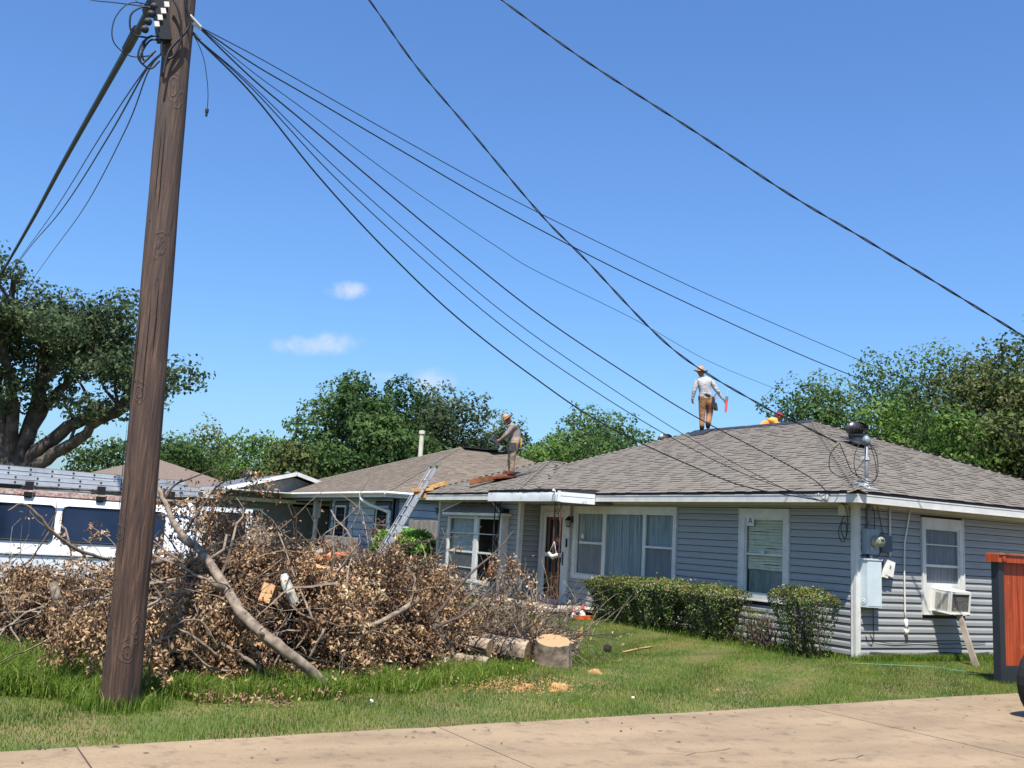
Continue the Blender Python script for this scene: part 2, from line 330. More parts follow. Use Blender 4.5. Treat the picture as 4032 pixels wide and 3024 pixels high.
def window(ax, c, u0, u1, z0, z1, tw, parent, panes, bars=(), label=None, twt=None, name='window', proud=.035, trim=white, curtain=None, room=.5, sill=True):
    """casing mesh with sash bars, panes and whatever hangs behind them as its children"""
    P = fpt(ax, c)
    def bx(b, ua, ub, oa, ob_, za, zb_, mi=None):
        p = P(ua, oa, za); q = P(ub, ob_, zb_); b.box(min(p[0], q[0]), max(p[0], q[0]), min(p[1], q[1]), max(p[1], q[1]), za, zb_, mi)
    twt = twt or tw; b = MB()
    bx(b, u0, u0+tw, -.02, proud, z0, z1); bx(b, u1-tw, u1, -.02, proud, z0, z1)
    bx(b, u0+tw, u1-tw, -.02, proud-.002, z1-twt, z1); bx(b, u0+tw, u1-tw, -.02, proud-.002, z0, z0+tw*.8)
    e = .018   # raised outer bead of the casing
    bx(b, u0-.006, u0+e, -.01, proud+.012, z0-.004, z1+.006); bx(b, u1-e, u1+.006, -.01, proud+.012, z0-.004, z1+.006)
    bx(b, u0+e, u1-e, -.01, proud+.011, z1-e, z1+.006); bx(b, u0+e, u1-e, -.01, proud+.011, z0-.004, z0+e)
    wn = b.build(name, trim, parent, label=label)
    i = .03; b = MB(); ui0, ui1, zi0, zi1 = u0+tw, u1-tw, z0+tw*.8, z1-twt
    bx(b, ui0, ui0+i, -.03, .012, zi0, zi1); bx(b, ui1-i, ui1, -.03, .012, zi0, zi1); bx(b, ui0+i, ui1-i, -.03, .010, zi0, zi0+i); bx(b, ui0+i, ui1-i, -.03, .010, zi1-i, zi1)
    for a, e_, za, zc in bars: bx(b, a, e_, -.03, .016+random.uniform(0, .002), za, zc)
    b.build('sash', trim, wn)
    for a, e_, za, zc, mt in panes:
        b = MB(); b.quad(P(a, -.008, za), P(e_, -.008, za), P(e_, -.008, zc), P(a, -.008, zc)); b.build('pane', mt, wn)
    if curtain: curtain(P, bx, wn)
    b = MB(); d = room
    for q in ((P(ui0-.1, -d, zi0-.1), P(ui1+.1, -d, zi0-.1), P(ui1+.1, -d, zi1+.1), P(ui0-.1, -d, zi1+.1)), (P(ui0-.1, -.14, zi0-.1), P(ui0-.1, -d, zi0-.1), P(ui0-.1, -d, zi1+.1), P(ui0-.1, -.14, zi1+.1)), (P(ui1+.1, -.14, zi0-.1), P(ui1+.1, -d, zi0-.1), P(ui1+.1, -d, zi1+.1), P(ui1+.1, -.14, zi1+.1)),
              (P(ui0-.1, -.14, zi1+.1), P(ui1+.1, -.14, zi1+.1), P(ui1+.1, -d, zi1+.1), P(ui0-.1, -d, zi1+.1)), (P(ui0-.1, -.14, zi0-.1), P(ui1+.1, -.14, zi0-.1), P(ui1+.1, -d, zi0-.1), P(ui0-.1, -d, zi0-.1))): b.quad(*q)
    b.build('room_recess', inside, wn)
    return wn
def folds(u0, u1, z0, z1, o=-.07, amp=.022, per=.085, mat=None, name='curtain'):
    def f(P, bx, wn):
        b = MB(); n = int((u1-u0)/.014); vs = []; ph = random.random()*6
        for i in range(n+1):
            u = u0+(u1-u0)*i/n; a = amp*math.sin(ph+u/per*6.28+1.7*math.sin(u*5+ph))+amp*.4*math.sin(u/per*13+ph)
            vs += [P(u, o+a*.7, z0), P(u+.006*math.sin(u*40), o+a, z1)]
        b.add(vs, [(2*i, 2*i+2, 2*i+3, 2*i+1) for i in range(n)]); b.build(name, mat or curt, wn, smooth=True)
    return f
def blinds(u0, u1, z0, z1, step=.05, mat=blindm, o=-.03, sag=0):
    def f(P, bx, wn):
        z = z1
        while z > z0:
            b = MB(); s1 = random.uniform(-sag, sag); s2 = random.uniform(-sag, sag); n = 6
            vs = [];
            for i in range(n+1):
                u = u0+(u1-u0)*i/n; dz = s1*math.sin(3.1*i/n)+s2*math.sin(6.2*i/n)
                vs += [P(u, o-.012, z+dz), P(u, o, z-.006+dz), P(u, o+.006, z-step*.97+dz)]
            b.add(vs, [(3*i+j, 3*i+3+j, 3*i+4+j, 3*i+1+j) for i in range(n) for j in (0, 1)]); b.build('blind_slat', mat, wn, smooth=True); z -= step
    return f
def both(*fs):
    def f(P, bx, wn):
        for g_ in fs: g_(P, bx, wn)
    return f
# ---- front wall (y = 0)
PIC = (-8.648, -4.748, .80, 2.477); W2 = (-2.842, -1.52, .77, 2.462); DOOR = (-10.15, -8.80, .0, 2.485)
wf, bxf, Pf = wall('y', 0, -10.25, -.07, [PIC, W2, DOOR], label='front wall of lapped grey siding facing the lawn')
window('y', 0, *PIC[:4], .12, house, [(-8.44, -7.44, 1.63, 2.33, clear), (-8.44, -7.44, .9, 1.62, screen), (-7.32, -5.92, .9, 2.34, clear), (-5.82, -4.86, 1.63, 2.33, clear), (-5.82, -4.86, .9, 1.62, screen)],
       bars=[(-7.447, -7.314, .9, 2.36), (-5.919, -5.819, .9, 2.36), (-8.40, -7.447, 1.607, 1.659), (-5.819, -4.87, 1.603, 1.649)], twt=.14, label='wide three-part picture window with closed grey curtains', room=.6,
       curtain=both(folds(-8.5, -7.35, .85, 2.4), folds(-7.4, -5.85, .85, 2.4, amp=.042, per=.12), folds(-5.9, -4.8, .85, 2.4)))
window('y', 0, *W2[:4], .15, house, [(-2.66, -1.70, 1.63, 2.30, clear), (-2.66, -1.70, .88, 1.61, clear)], bars=[(-2.66, -1.70, 1.60, 1.64)], twt=.17, label='narrow window with crooked blinds and a letter A card', room=.45,
       curtain=both(blinds(-2.64, -1.72, 1.38, 2.29, sag=.008), lambda P, bx, wn: (lambda b: (bx(b, -2.64, -2.02, -.062, -.05, .86, 1.345), b.build('plastic_sheet', plastic, wn)))(MB()), lambda P, bx, wn: (lambda b: (bx(b, -2.015, -1.72, -.057, -.048, .86, 1.34), b.build('pale_board', M('pale_board', lin(150, 150, 152), .8), wn)))(MB())))
def text(s, size, P3, ux, uz, mat, parent, name='lettering', ext=.001):
    c = bpy.data.curves.new(name, 'FONT'); c.body = s; c.size = size; c.extrude = ext; c.align_x = 'CENTER'; c.align_y = 'CENTER'
    o = bpy.data.objects.new(name, c); COL.objects.link(o); dg = bpy.context.evaluated_depsgraph_get(); me = bpy.data.meshes.new_from_object(o.evaluated_get(dg)); bpy.data.objects.remove(o)
    o = bpy.data.objects.new(name, me); COL.objects.link(o); me.materials.clear(); me.materials.append(mat)
    ux = Vector(ux); uz = Vector(uz); n = ux.cross(uz); m = Matrix((ux, uz, n)).transposed().to_4x4(); m.translation = Vector(P3)
    if parent:
        off = Vector(); p = parent
        while p: off += p.location; p = p.parent
        m.translation -= off; o.parent = parent
    o.matrix_local = m; return o
cardm = M('white_card', lin(205, 215, 215), .6); ink = M('dark_ink', lin(40, 50, 55), .7)
card = empty('letter_card', (-2.545, -.02, 2.15), 'small pale card with the letter A in the narrow window corner', 'sign')
b = MB(); b.box(-2.64, -2.45, -.022, -.017, 2.14, 2.33); b.build('card', cardm, card); text('A', .17, (-2.545, -.024, 2.235), (1, 0, 0), (0, 0, 1), ink, card)
b = MB(); b.lathe((-2.16, -.03, 1.66), [(.0, 0), (.03, 0), (.03, .03), (.0, .03)], 10, (0, -1, 0)); b.box(-2.29, -2.19, -.03, -.02, 1.65, 1.69)
b.build('window_latch', M('pale_blue_plastic', lin(170, 200, 210), .5), house)
# ---- door: casing, storm door with two glazed lights, oak door behind
dr = empty('door_place', (0, 0, 0)); bpy.data.objects.remove(dr)
b = MB(); P = fpt('y', 0)
b.box(-10.15, -10.03, -.04, .02, .10, 2.485); b.box(-9.02, -8.80, -.04, .02, .0, 2.485); b.box(-10.03, -9.02, -.038, .02, 2.36, 2.485); b.box(-10.156, -10.135, -.052, .0, .1, 2.49); b.box(-8.815, -8.794, -.052, 0, 0, 2.49); b.box(-10.135, -8.815, -.051, 0, 2.47, 2.49)
door = b.build('front_door', white, house, label='front door with white storm door over oak door')
b = MB(); b.box(-10.02, -9.90, -.03, -.005, .10, 2.35); b.box(-9.14, -9.03, -.03, -.005, .10, 2.35); b.box(-9.90, -9.14, -.03, -.005, .10, .24); b.box(-9.90, -9.14, -.03, -.005, 2.21, 2.35); b.box(-9.90, -9.14, -.031, -.005, 1.245, 1.34)
b.build('storm_frame', white, door)
for z0, z1 in ((.24, 1.245), (1.34, 2.21)): b = MB(); b.quad((-9.90, -.016, z0), (-9.14, -.016, z0), (-9.14, -.016, z1), (-9.90, -.016, z1)); b.build('pane', clear, door)
oak = M('oak_door', lin(150, 98, 52), .5, lin(112, 68, 34), 4, (2, 2, .5), bump=.002, bscale=30)
b = MB(); b.box(-9.98, -9.06, .05, .09, .10, 2.32); b.box(-9.86, -9.55, .035, .05, .32, .62); b.box(-9.46, -9.18, .035, .05, .32, .62); b.box(-9.86, -9.18, .038, .05, .76, .80); b.box(-9.88, -9.80, .03, .05, .84, 2.2); b.box(-9.24, -9.16, .03, .05, .84, 2.2); b.box(-9.56, -9.48, .03, .05, .84, 2.2); b.build('oak_panel', oak, door)
b = MB(); b.box(-9.80, -9.56, .042, .05, .88, 2.15); b.box(-9.48, -9.24, .042, .05, .88, 2.15); b.build('door_light', M('leaded_dark_glass', lin(34, 44, 66), .1), door)
b = MB(); b.box(-9.045, -9.02, -.06, -.04, 1.06, 1.38); b.tube([(-9.033, -.05, 1.12), (-9.033, -.09, 1.14), (-9.033, -.09, 1.3), (-9.033, -.05, 1.32)], .008); b.build('handle', M('black_metal', lin(28, 28, 30), .45), door)
b = MB(); b.box(-8.905, -8.86, -.075, -.05, 1.50, 1.70); b.box(-8.893, -8.872, -.08, -.075, 1.54, 1.66, mi=1); b.build('doorbell', [M('black_metal', (0, 0, 0)), M('grey_lens', lin(110, 115, 120), .3)], door)
# ---- street wall (x = 0)
W3 = (1.625, 2.745, .765, 2.437)
ws, bxs, Ps = wall('x', 0, .07, 9, [W3], label='street side wall of lapped grey siding', seg_off=1)
window('x', 0, *W3, .10, house, [(1.74, 2.62, 1.62, 2.26, screen), (1.74, 2.62, 1.31, 1.60, screen)], bars=[(1.74, 2.62, 1.585, 1.63), (1.74, 2.62, 1.965, 1.985), (1.74, 2.62, 1.27, 1.31)], twt=.17, label='street side window with the air conditioner', curtain=folds(1.70, 2.65, .9, 2.35), room=.45)
b = MB(); b.box(-.004, .02, 1.72, 2.65, .84, 1.28); b.build('infill_panel', white, house)
# back and left walls, plain
b = MB(); b.box(-14.4, 0, 8.86, 9, 0, 2.6); b.box(-14.4, -14.26, 0, 8.86, 0, 2.6); b.build('rear_wall', vinyl, house)
# ---- wing: front wall y=-.58, street side wall x=-10.25
BAY = (-13.86, -10.82, .12, 2.30)
wall('y', -.58, -14.80, -10.33, [BAY], label='front wall of the projecting wing with the bay window')
wall('x', -10.25, -.55, .0, [], label='short return wall beside the front door', deep=.1)
b = MB(); b.box(-14.80, -14.7, -.44, 8, 0, 2.6); b.build('wing_side_wall', vinyl, house)
# corner posts
def post(x, y, z0, z1, name='corner_post'):
    b = MB(); b.box(x-.075, x+.022, y-.022, y+.0, z0, z1); b.box(x, x+.022, y-.0, y+.075, z0, z1); b.box(x-.08, x-.06, y-.03, y-.02, z0, z1); b.box(x+.02, x+.032, y+.06, y+.08, z0, z1)
    b.box(x-.012, x+.03, y-.03, y+.012, z0, z1); return b.build(name, white, house)
post(0, 0, .04, 2.6); post(-10.25, -.58, .05, 2.6)
b = MB(); b.box(-14.9, -14.80, -.61, -.5, .05, 2.6); b.build('corner_post', white, house)
# slab edge under the siding
b = MB(); b.box(-14.85, .0, .012, .1, -.05, .075); b.box(-.1, -.004, .02, 9, -.05, .075); b.box(-14.85, -10.26, -.56, -.45, -.05, .075); b.build('foundation', M('dark_foundation', lin(92, 84, 74), .95, lin(60, 54, 48), 8), house)
# ---- bay window
by = -.78
b = MB(); b.box(-13.86, -10.82, by+.02, -.45, 2.12, 2.17); b.box(-13.86, -10.82, by+.02, -.45, .42, .46)
for x0, x1 in ((-13.88, -13.78), (-12.28, -12.08), (-10.92, -10.80)): b.box(x0, x1, by-.02, by+.05, .12, 2.17)
b.box(-10.85, -10.80, by+.05, -.585, .12, 2.17); b.box(-13.88, -13.83, by+.05, -.585, .12, 2.17)
b.box(-13.78, -12.28, by-.03, by+.04, .40, .47); b.box(-12.08, -10.92, by-.03, by+.04, .40, .47)
bay = b.build('bay_window', white, house, label='white framed bay window of two tall units')
b = MB(); b.box(-13.87, -10.81, by+.022, by+.04, .12, .40); bayw = b.build('apron', vinyl_p, bay)
for k in range(2):
    for x0, x1 in ((-13.78, -12.28), (-12.08, -10.92)):
        b = MB(); z = .125+k*.135; b.add([(x0, by-.0, z), (x0, by+.018, z+.13), (x1, by-.0, z), (x1, by+.018, z+.13), (x0, by+.02, z), (x1, by+.02, z)], [(0, 2, 3, 1), (0, 4, 5, 2)]); b.build('siding_board', vinyl, bay)
for x0, x1, lt in ((-13.78, -12.28, 1), (-12.08, -10.92, 0)):
    b = MB(); bars = ((1.80, 1.815), (1.18, 1.23)) + (((.78, .80),) if lt else ())
    b.box(x0, x0+.035, by-.008, by+.03, .47, 2.12); b.box(x1-.035, x1, by-.008, by+.03, .47, 2.12); b.box(x0+.035, x1-.035, by-.006, by+.03, 2.08, 2.12); b.box(x0+.035, x1-.035, by-.006, by+.03, .47, .50)
    for i, (a, c) in enumerate(bars): b.box(x0+.035, x1-.035, by-.007, by+.03, a if i else 1.68, c if i else 1.70)
    b.build('sash', white, bay)
    b = MB(); b.quad((x0+.03, by+.014, 1.2), (x1-.03, by+.014, 1.2), (x1-.03, by+.014, 2.1), (x0+.03, by+.014, 2.1)); b.build('pane', clear, bay)
    b = MB(); b.quad((x0+.03, by+.014, .48), (x1-.03, by+.014, .48), (x1-.03, by+.014, 1.2), (x0+.03, by+.014, 1.2)); b.build('pane', screen if lt else clear, bay)
for i in range(36):
    z = 2.1-i*.026; b = MB(); b.add([(-13.70, by+.10, z), (-12.36, by+.10, z+random.uniform(-.002, .002)), (-12.36, by+.088, z-.024), (-13.70, by+.088, z-.024)], [(0, 1, 2, 3)]); b.build('blind_slat', bay_blind, bay)
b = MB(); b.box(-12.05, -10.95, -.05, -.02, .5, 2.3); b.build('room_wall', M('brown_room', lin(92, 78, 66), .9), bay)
b = MB(); b.box(-11.95, -11.42, -.09, -.05, 1.25, 2.12); b.build('inner_door_frame', M('inner_white', lin(170, 175, 170), .7), bay); b = MB(); b.box(-11.87, -11.52, -.10, -.09, 1.35, 2.0); b.build('inner_glass', M('inner_glass', lin(30, 40, 52), .1), bay)
b = MB(); b.lathe((-11.5, -.55, .62), [(.16, 0), (.2, .1), (.14, .3), (.1, .34), (0, .34)], 12); b.build('orange_lamp_base', M('terracotta', lin(170, 92, 48), .7), bay)
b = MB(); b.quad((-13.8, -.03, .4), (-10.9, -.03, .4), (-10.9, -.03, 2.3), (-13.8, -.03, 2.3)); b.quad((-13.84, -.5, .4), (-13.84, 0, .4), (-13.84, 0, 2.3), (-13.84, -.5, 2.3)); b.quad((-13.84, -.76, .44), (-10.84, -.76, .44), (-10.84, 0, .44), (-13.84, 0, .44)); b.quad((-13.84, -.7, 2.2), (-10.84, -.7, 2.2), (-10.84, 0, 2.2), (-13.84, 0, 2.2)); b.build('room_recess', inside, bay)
# ================================================================ ROOFS
shing = M('roof_shingle', lin(114, 107, 97), .92, lin(103, 96, 88), 30, bump=.003, bscale=160, orand=.08)
shing_f = M('roof_shingle_field', lin(114, 107, 97), .92, lin(103, 96, 88), 30, bump=.003, bscale=160, attr=.08)
butt = M('shingle_edge', lin(56, 50, 46), .95)
deckm = M('roof_underlay', lin(70, 64, 60), .95)
WIDTHS = (.20, .27, .34, .42)
SHM = {}
def shingle_mesh(wd, th, mats):
    k = (wd, th, mats[0].name)
    if k not in SHM:
        me = bpy.data.meshes.new('shingle'); e = .003
        me.from_pydata([(e, 0, 0), (wd-e, 0, 0), (wd-e, 0, th), (e, 0, th), (e, .165, .001), (wd-e, .165, .001)], [], [(3, 2, 5, 4), (0, 1, 2, 3), (0, 3, 4), (1, 5, 2)])
        for m in mats: me.materials.append(m)
        me.polygons.foreach_set('material_index', [0, 1, 1, 1]); SHM[k] = me
    return SHM[k]
def plane(A, B, C, D, keep=None, expo=.14, widths=WIDTHS, thk=(.007, .015)):
    """roof plane: eave A->B, ridge side D (above A) and C (above B). returns shingle records (O,e,s,n,a,b,w,t)"""
    A, B, C, D = map(Vector, (A, B, C, D)); e = (B-A).normalized(); n = e.cross(D-A if (D-A).length > .1 else C-A).normalized()
    if n.z < 0: n = -n
    s = n.cross(e).normalized()
    if s.z < 0: s = -s
    L = (B-A).length; Dv = D-A; Cv = C-A; dh = Dv.dot(s); da = Dv.dot(e); ca = Cv.dot(e); out = []; k = 0; b = -.02
    while b < dh-.04:
        f = max(b, 0)/dh; a0 = da*f; a1 = L+(ca-L)*f; a = a0-random.uniform(0, .15); last = None
        while a < a1-.03:
            w_ = random.choice(widths); x0 = max(a, a0); x1 = min(a+w_, a1)
            raised = (last is not True and random.random() < .62); last = raised; t = (thk[1] if raised else thk[0])
            if x1-x0 > .03:
                p = A+e*(x0+x1)*.5+s*(b+.07)
                if keep is None or keep(p): out.append((A, e, s, n, x0, b+(random.uniform(-.004, .004)), x1-x0, t, abs(x1-x0-w_) < 1e-6, p))
            a += w_
        b += expo; k += 1
    return out
def shingle_stuff(recs, parent, name='shingle_field', mats=None):
    mb = MB()
    for A, e, s, n, a, b_, w_, t, std, p in recs:
        r = random.random(); o = A+e*a+s*b_+n*.004
        v = [o+e*.003, o+e*(w_-.003), o+e*(w_-.003)+n*t, o+e*.003+n*t, o+e*.003+s*.165, o+e*(w_-.003)+s*.165]
        mb.add(v, [(3, 2, 5, 4)], 0, r); mb.add([v[0], v[1], v[2], v[3]], [(0, 1, 2, 3)], 1, r)
    return mb.build(name, mats or [shing_f, butt], parent, kind='stuff')
def caps(parent, a, b, wd=.15, step=.14, n1=(0, -1, 0), n2=(1, 0, 0), single=True, mat=None, sides=None):
    """hip or ridge caps: bent plates lapped along the line a -> b (a low)"""
    a = Vector(a); b = Vector(b); d = (b-a); L = d.length; d.normalize(); s1, s2 = map(Vector, sides)
    s1 = (s1-d*s1.dot(d)).normalized(); s2 = (s2-d*s2.dot(d)).normalized(); nn = Vector((0, 0, 1)); nn = (nn-d*nn.z).normalized()
    n = int(L/step); me = None; mb = MB()
    for i in range(n):
        o = a+d*(i*step)+nn*.012; q = [o+s1*wd+nn*.014, o+nn*.026, o+s2*wd+nn*.014]; d2 = d*.17
        vs = [*q, *[x+d2-nn*.012 for x in q], *[x-nn*.010 for x in q]]
        fs = [(0, 1, 4, 3), (1, 2, 5, 4)]; fe = [(0, 6, 7, 1), (1, 7, 8, 2)]
        if single:
            m1 = MB(); m1.add(vs, fs, 0); m1.add(vs, fe, 1); m1.build('ridge_cap', [shing, butt], parent)
        else: mb.add(vs, fs, 0, random.random()); mb.add(vs, fe, 1)
    if not single: mb.build('ridge_caps', [shing_f, butt], parent, kind='stuff')
ZT = 2.75
def hip(x0, x1, y0, y1, xa, xb, ya, yb, zr, zt=ZT):
    """eave rectangle and ridge ends (xa,ya) left/front, (xb,yb) right/back"""
    return dict(A=(x0, y0, zt), B=(x1, y0, zt), C=(x1, y1, zt), D=(x0, y1, zt), P=(xa, ya, zr), Q=(xb, yb, zr))
def under(h, p, tol=.02):
    """True if p lies below hip roof h"""
    A, B, C, D, P, Q = (Vector(h[k]) for k in 'ABCDPQ')
    if not (A.x < p.x < B.x and A.y < p.y < C.y): return False
    zs = []
    for q in h['tri']:
        a, b, c = map(Vector, q); n = (b-a).cross(c-a); zs.append(a.z-(n.x*(p.x-a.x)+n.y*(p.y-a.y))/n.z)
    return p.z < min(zs)-tol
mainh = hip(-14.8, .5, -.5, 9.0, -9.27, -5.13, 4.25, 4.25, 4.76)
mainh['tri'] = [(mainh['A'], mainh['B'], mainh['Q']), (mainh['B'], mainh['C'], mainh['Q']), (mainh['C'], mainh['D'], mainh['P']), (mainh['D'], mainh['A'], mainh['P'])]
wingh = hip(-15.37, -9.75, -1.08, 5.2, -12.56, -12.56, 1.62, 2.3, 3.84)
wingh['tri'] = [(wingh['A'], wingh['B'], wingh['P']), (wingh['B'], wingh['C'], wingh['Q']), (wingh['C'], wingh['D'], wingh['Q']), (wingh['D'], wingh['A'], wingh['P'])]
def deck(h, name, parent, lower=.012):
    b = MB(); z = lambda p, k=lower: (p[0], p[1], p[2]-k)
    A, B, C, D, P, Q = (h[k] for k in 'ABCDPQ')
    vs = [z(A), z(B), z(C), z(D), z(P), z(Q)]
    if abs(P[0]-Q[0]) > .01: fs = [(0, 1, 5, 4), (1, 2, 5), (2, 3, 4, 5), (3, 0, 4)]
    else: fs = [(0, 1, 4), (1, 2, 5, 4), (2, 3, 5), (3, 0, 4, 5)]
    b.add(vs, fs, 0); return b.build(name, deckm, parent)
roof = deck(mainh, 'roof', house)
A, B, C, D, P_, Q_ = (mainh[k] for k in 'ABCDPQ')
km = lambda p: not under(wingh, p) and not (p.x < -7.1 and p.x > -10.3 and p.y < -.2 and False)
rec = plane(A, B, Q_, P_, km)+plane(B, C, Q_, Q_, km)
wroof = deck(wingh, 'roof', house)
wA, wB, wC, wD, wP, wQ = (wingh[k] for k in 'ABCDPQ')
kw = lambda p: not under(mainh, p)
rec += plane(wA, wB, wP, wP, kw)+plane(wB, wC, wQ, wP, kw)+plane(wD, wA, wP, wQ, kw)
rear = plane(C, D, P_, Q_, None, widths=(.42,))+plane(D, A, P_, P_, km, widths=(.42,))
std = sorted([r for r in rec if r[8]], key=lambda r: (r[9]-CAM).length)[:300]; ids = {id(r) for r in std}
for r in std:
    A_, e, s, n, a, b_, w_, t, _, p = r; o = A_+e*a+s*b_+n*.004
    m = Matrix((e, s, n)).transposed(); wd = min(WIDTHS, key=lambda q: abs(q-w_))
    inst('shingle', shingle_mesh(wd, t, (shing, butt)), roof, o-HX, m.to_euler())
shingle_stuff([r for r in rec if id(r) not in ids]+rear, roof)
S_ = .12
caps(roof, B, Q_, sides=((-1, 0, -.05), (0, 1, -.1)), wd=.17)
caps(roof, Q_, P_, sides=((0, -1, -.4), (0, 1, -.4)), single=False)
caps(roof, A, P_, sides=((1, 0, 0), (0, 1, 0)), single=False)
caps(roof, C, Q_, sides=((0, -1, -.3), (-1, 0, -.2)), single=False)
caps(wroof, wB, wP, sides=((-1, 0, -.05), (0, 1, -.1)), wd=.17); caps(wroof, wA, wP, sides=((1, 0, 0), (0, 1, 0)), wd=.15); caps(wroof, wP, wQ, sides=((1, 0, -.3), (-1, 0, -.3)), single=False)
# dark strip where the ridge caps have been stripped
tarp = M('black_felt', lin(30, 32, 38), .6, lin(48, 50, 56), 6)
b = MB(); x = -9.4
while x < -5.2: b.add([(x, 4.09, 4.71+random.uniform(0, .01)), (x+.5, 4.09, 4.71), (x+.5, 4.25, 4.80), (x, 4.25, 4.79+random.uniform(0, .012))], [(0, 1, 2, 3)]); x += .49
b.add([(-9.45, 4.05, 4.70), (-8.9, 3.72, 4.56), (-8.5, 3.80, 4.60), (-8.55, 4.2, 4.78), (-9.3, 4.22, 4.79)], [(0, 1, 2, 3, 4)]); b.build('ridge_felt', tarp, roof)
# eaves: fascia, drip edge, soffit
def eave(parent, x0, x1, y0, y1, sides, zb=2.56, z1=2.70, zt=2.745, inw=.5):
    if 'f' in sides:
        xa, xb = sides['f']
        b = MB(); b.box(xa, xb, y0, y0+.03, zb, z1); b.box(xa, xb, y0-.008, y0, z1-.02, z1); b.box(xa, xb, y0-.004, y0, zb, zb+.02); b.build('fascia', white, parent)
        b = MB(); b.box(xa, xb, y0+.004, y0+.03, z1, zt); b.build('drip_edge', drip, parent)
    if 'r' in sides:
        ya, yb = sides['r']
        b = MB(); b.box(x1-.03, x1, ya, yb, zb, z1); b.box(x1, x1+.008, ya, yb, z1-.02, z1); b.box(x1, x1+.004, ya, yb, zb, zb+.02); b.build('fascia', white, parent)
        b = MB(); b.box(x1-.03, x1-.004, ya, yb, z1, zt); b.build('drip_edge', drip, parent)
eave(house, -14.8, .5, -.5, 9, {'f': (-7.23, .5), 'r': (-.47, 9)})
eave(house, -15.37, -9.75, -1.08, 5, {'f': (-15.37, -10.1), 'r': (-1.05, -.3)})
b = MB(); b.box(-15.37, -15.34, -1.05, 4.5, 2.56, 2.70); b.box(-15.37, -15.34, -1.05, 4.5, 2.70, 2.74, mi=1); b.build('fascia', [white, drip], house)
b = MB(); b.box(-7.23, -7.20, -.47, .0, 2.56, 2.745); b.build('fascia', white, house)
b = MB(); b.box(-14.7, .47, 8.97, 9.0, 2.56, 2.74); b.build('fascia', white, house)
b = MB()
b.box(-10.2, .47, -.47, -.02, 2.575, 2.59); b.box(.0, .47, -.02, 8.97, 2.575, 2.59); b.box(-15.34, -9.78, -1.05, -.60, 2.575, 2.59); b.box(-10.23, -9.78, -.6, -.0, 2.575, 2.59); b.box(-15.34, -14.9, -.6, 4.4, 2.575, 2.59)
b.build('soffit', beige, house)
b = MB()    # frieze boards under the soffit, and the boxed end over the corner
b.box(-10.2, -.08, -.03, -.018, 2.535, 2.575); b.box(.018, .03, .08, 8.9, 2.525, 2.575); b.box(-14.8, -10.33, -.61, -.598, 2.54, 2.575); b.build('frieze', beige, house)
b = MB()
for i in range(5): b.add([(.03+i*.085, -.44, 2.572-i*.001), (.11+i*.085, -.44, 2.572-i*.001), (.11+i*.085, .06-i*.1, 2.572), (.03+i*.085, .14-i*.1, 2.572)], [(0, 1, 2, 3)])
b.build('corner_soffit', beige, house)
# ---- bay roof: small hipped cap
b = MB(); bt = [(-13.45, -.585, 2.53), (-11.75, -.585, 2.53), (-10.72, -.92, 2.245), (-13.98, -.92, 2.245), (-10.72, -.585, 2.245), (-13.98, -.585, 2.245)]
b.add(bt, [(0, 3, 2, 1), (1, 2, 4), (0, 5, 3)]); broof = b.build('bay_roof', deckm, bay)
v = [Vector(q) for q in bt]
rb = plane(v[3], v[2], v[1], v[0], None, expo=.125, widths=(.27, .34)); 
for r in rb:
    mb = MB(); A_, e, s, n, a, b_, w_, t, _, p = r; o = A_+e*a+s*b_+n*.004; vv = [o+e*.003, o+e*(w_-.003), o+e*(w_-.003)+n*t, o+e*.003+n*t, o+e*.003+s*.15, o+e*(w_-.003)+s*.15]
    mb.add(vv, [(3, 2, 5, 4)], 0); mb.add(vv, [(0, 1, 2, 3)], 1); mb.build('shingle', [shing, butt], broof)
b = MB(); b.bar((-10.70, -.93, 2.27), (-11.75, -.60, 2.56), .03, .03); b.bar((-14.0, -.93, 2.27), (-13.45, -.60, 2.55), .03, .03); b.box(-14.0, -10.69, -.93, -.90, 2.165, 2.235); b.box(-10.72, -10.69, -.9, -.59, 2.165, 2.235); b.box(-14.0, -13.97, -.9, -.59, 2.165, 2.235); b.build('bay_fascia', white, bay)
# ---- porch canopy: low flat roof box with peeling white fascia, over the front step
peel = M('peeling_white_paint', lin(226, 226, 224), .5, lin(214, 214, 212), 3, dirt=(lin(165, 166, 170), 3.2, .60, .62))
can = empty('porch_canopy', (-8.7, -1, 2.5)); can.parent = house; can.location = Vector((-8.7, -1, 2.5))-HX
can['label'] = 'boxed porch canopy with peeling white fascia'
X0, X1, YC = -10.3, -7.08, -1.5; zb, zc = 2.50, 2.755
b = MB(); n = 24      # front fascia sheet, a little buckled
vs = []
for i in range(n+1):
    x = X0+(X1-X0)*i/n; o = .012*math.sin(i*1.3)*(i > 10)+.006*math.sin(i*.7)
    vs += [(x, YC-.018, zb), (x, YC-.020-abs(o), (zb+zc)/2), (x, YC-.016-o*.5, zc-.045-abs(o)*.9)]
b.add(vs, [(3*i+j, 3*i+3+j, 3*i+4+j, 3*i+1+j) for i in range(n) for j in (0, 1)]); b.build('fascia', peel, can, smooth=True)
b = MB(); b.box(X1, X1+.006, YC-.01, -.52, zb-.01, (zb+zc)/2-.0); b.box(X1, X1+.012, YC-.01, -.52, (zb+zc)/2+.001, zc-.02); b.box(X1+.0, X1+.02, YC-.02, YC+.05, zb, zc-.02); b.build('fascia', peel, can)
b = MB(); b.box(X0, X1-.001, YC, -1.0, zb+.004, zc-.03); b.box(-9.74, X1-.002, -1.0, -.02, zb+.006, zc-.032); b.box(X0-.01, X0, YC-.01, -1.08, zb, zc-.02); b.build('canopy_box', M('weathered_grey_board', lin(112, 118, 124), .8), can)
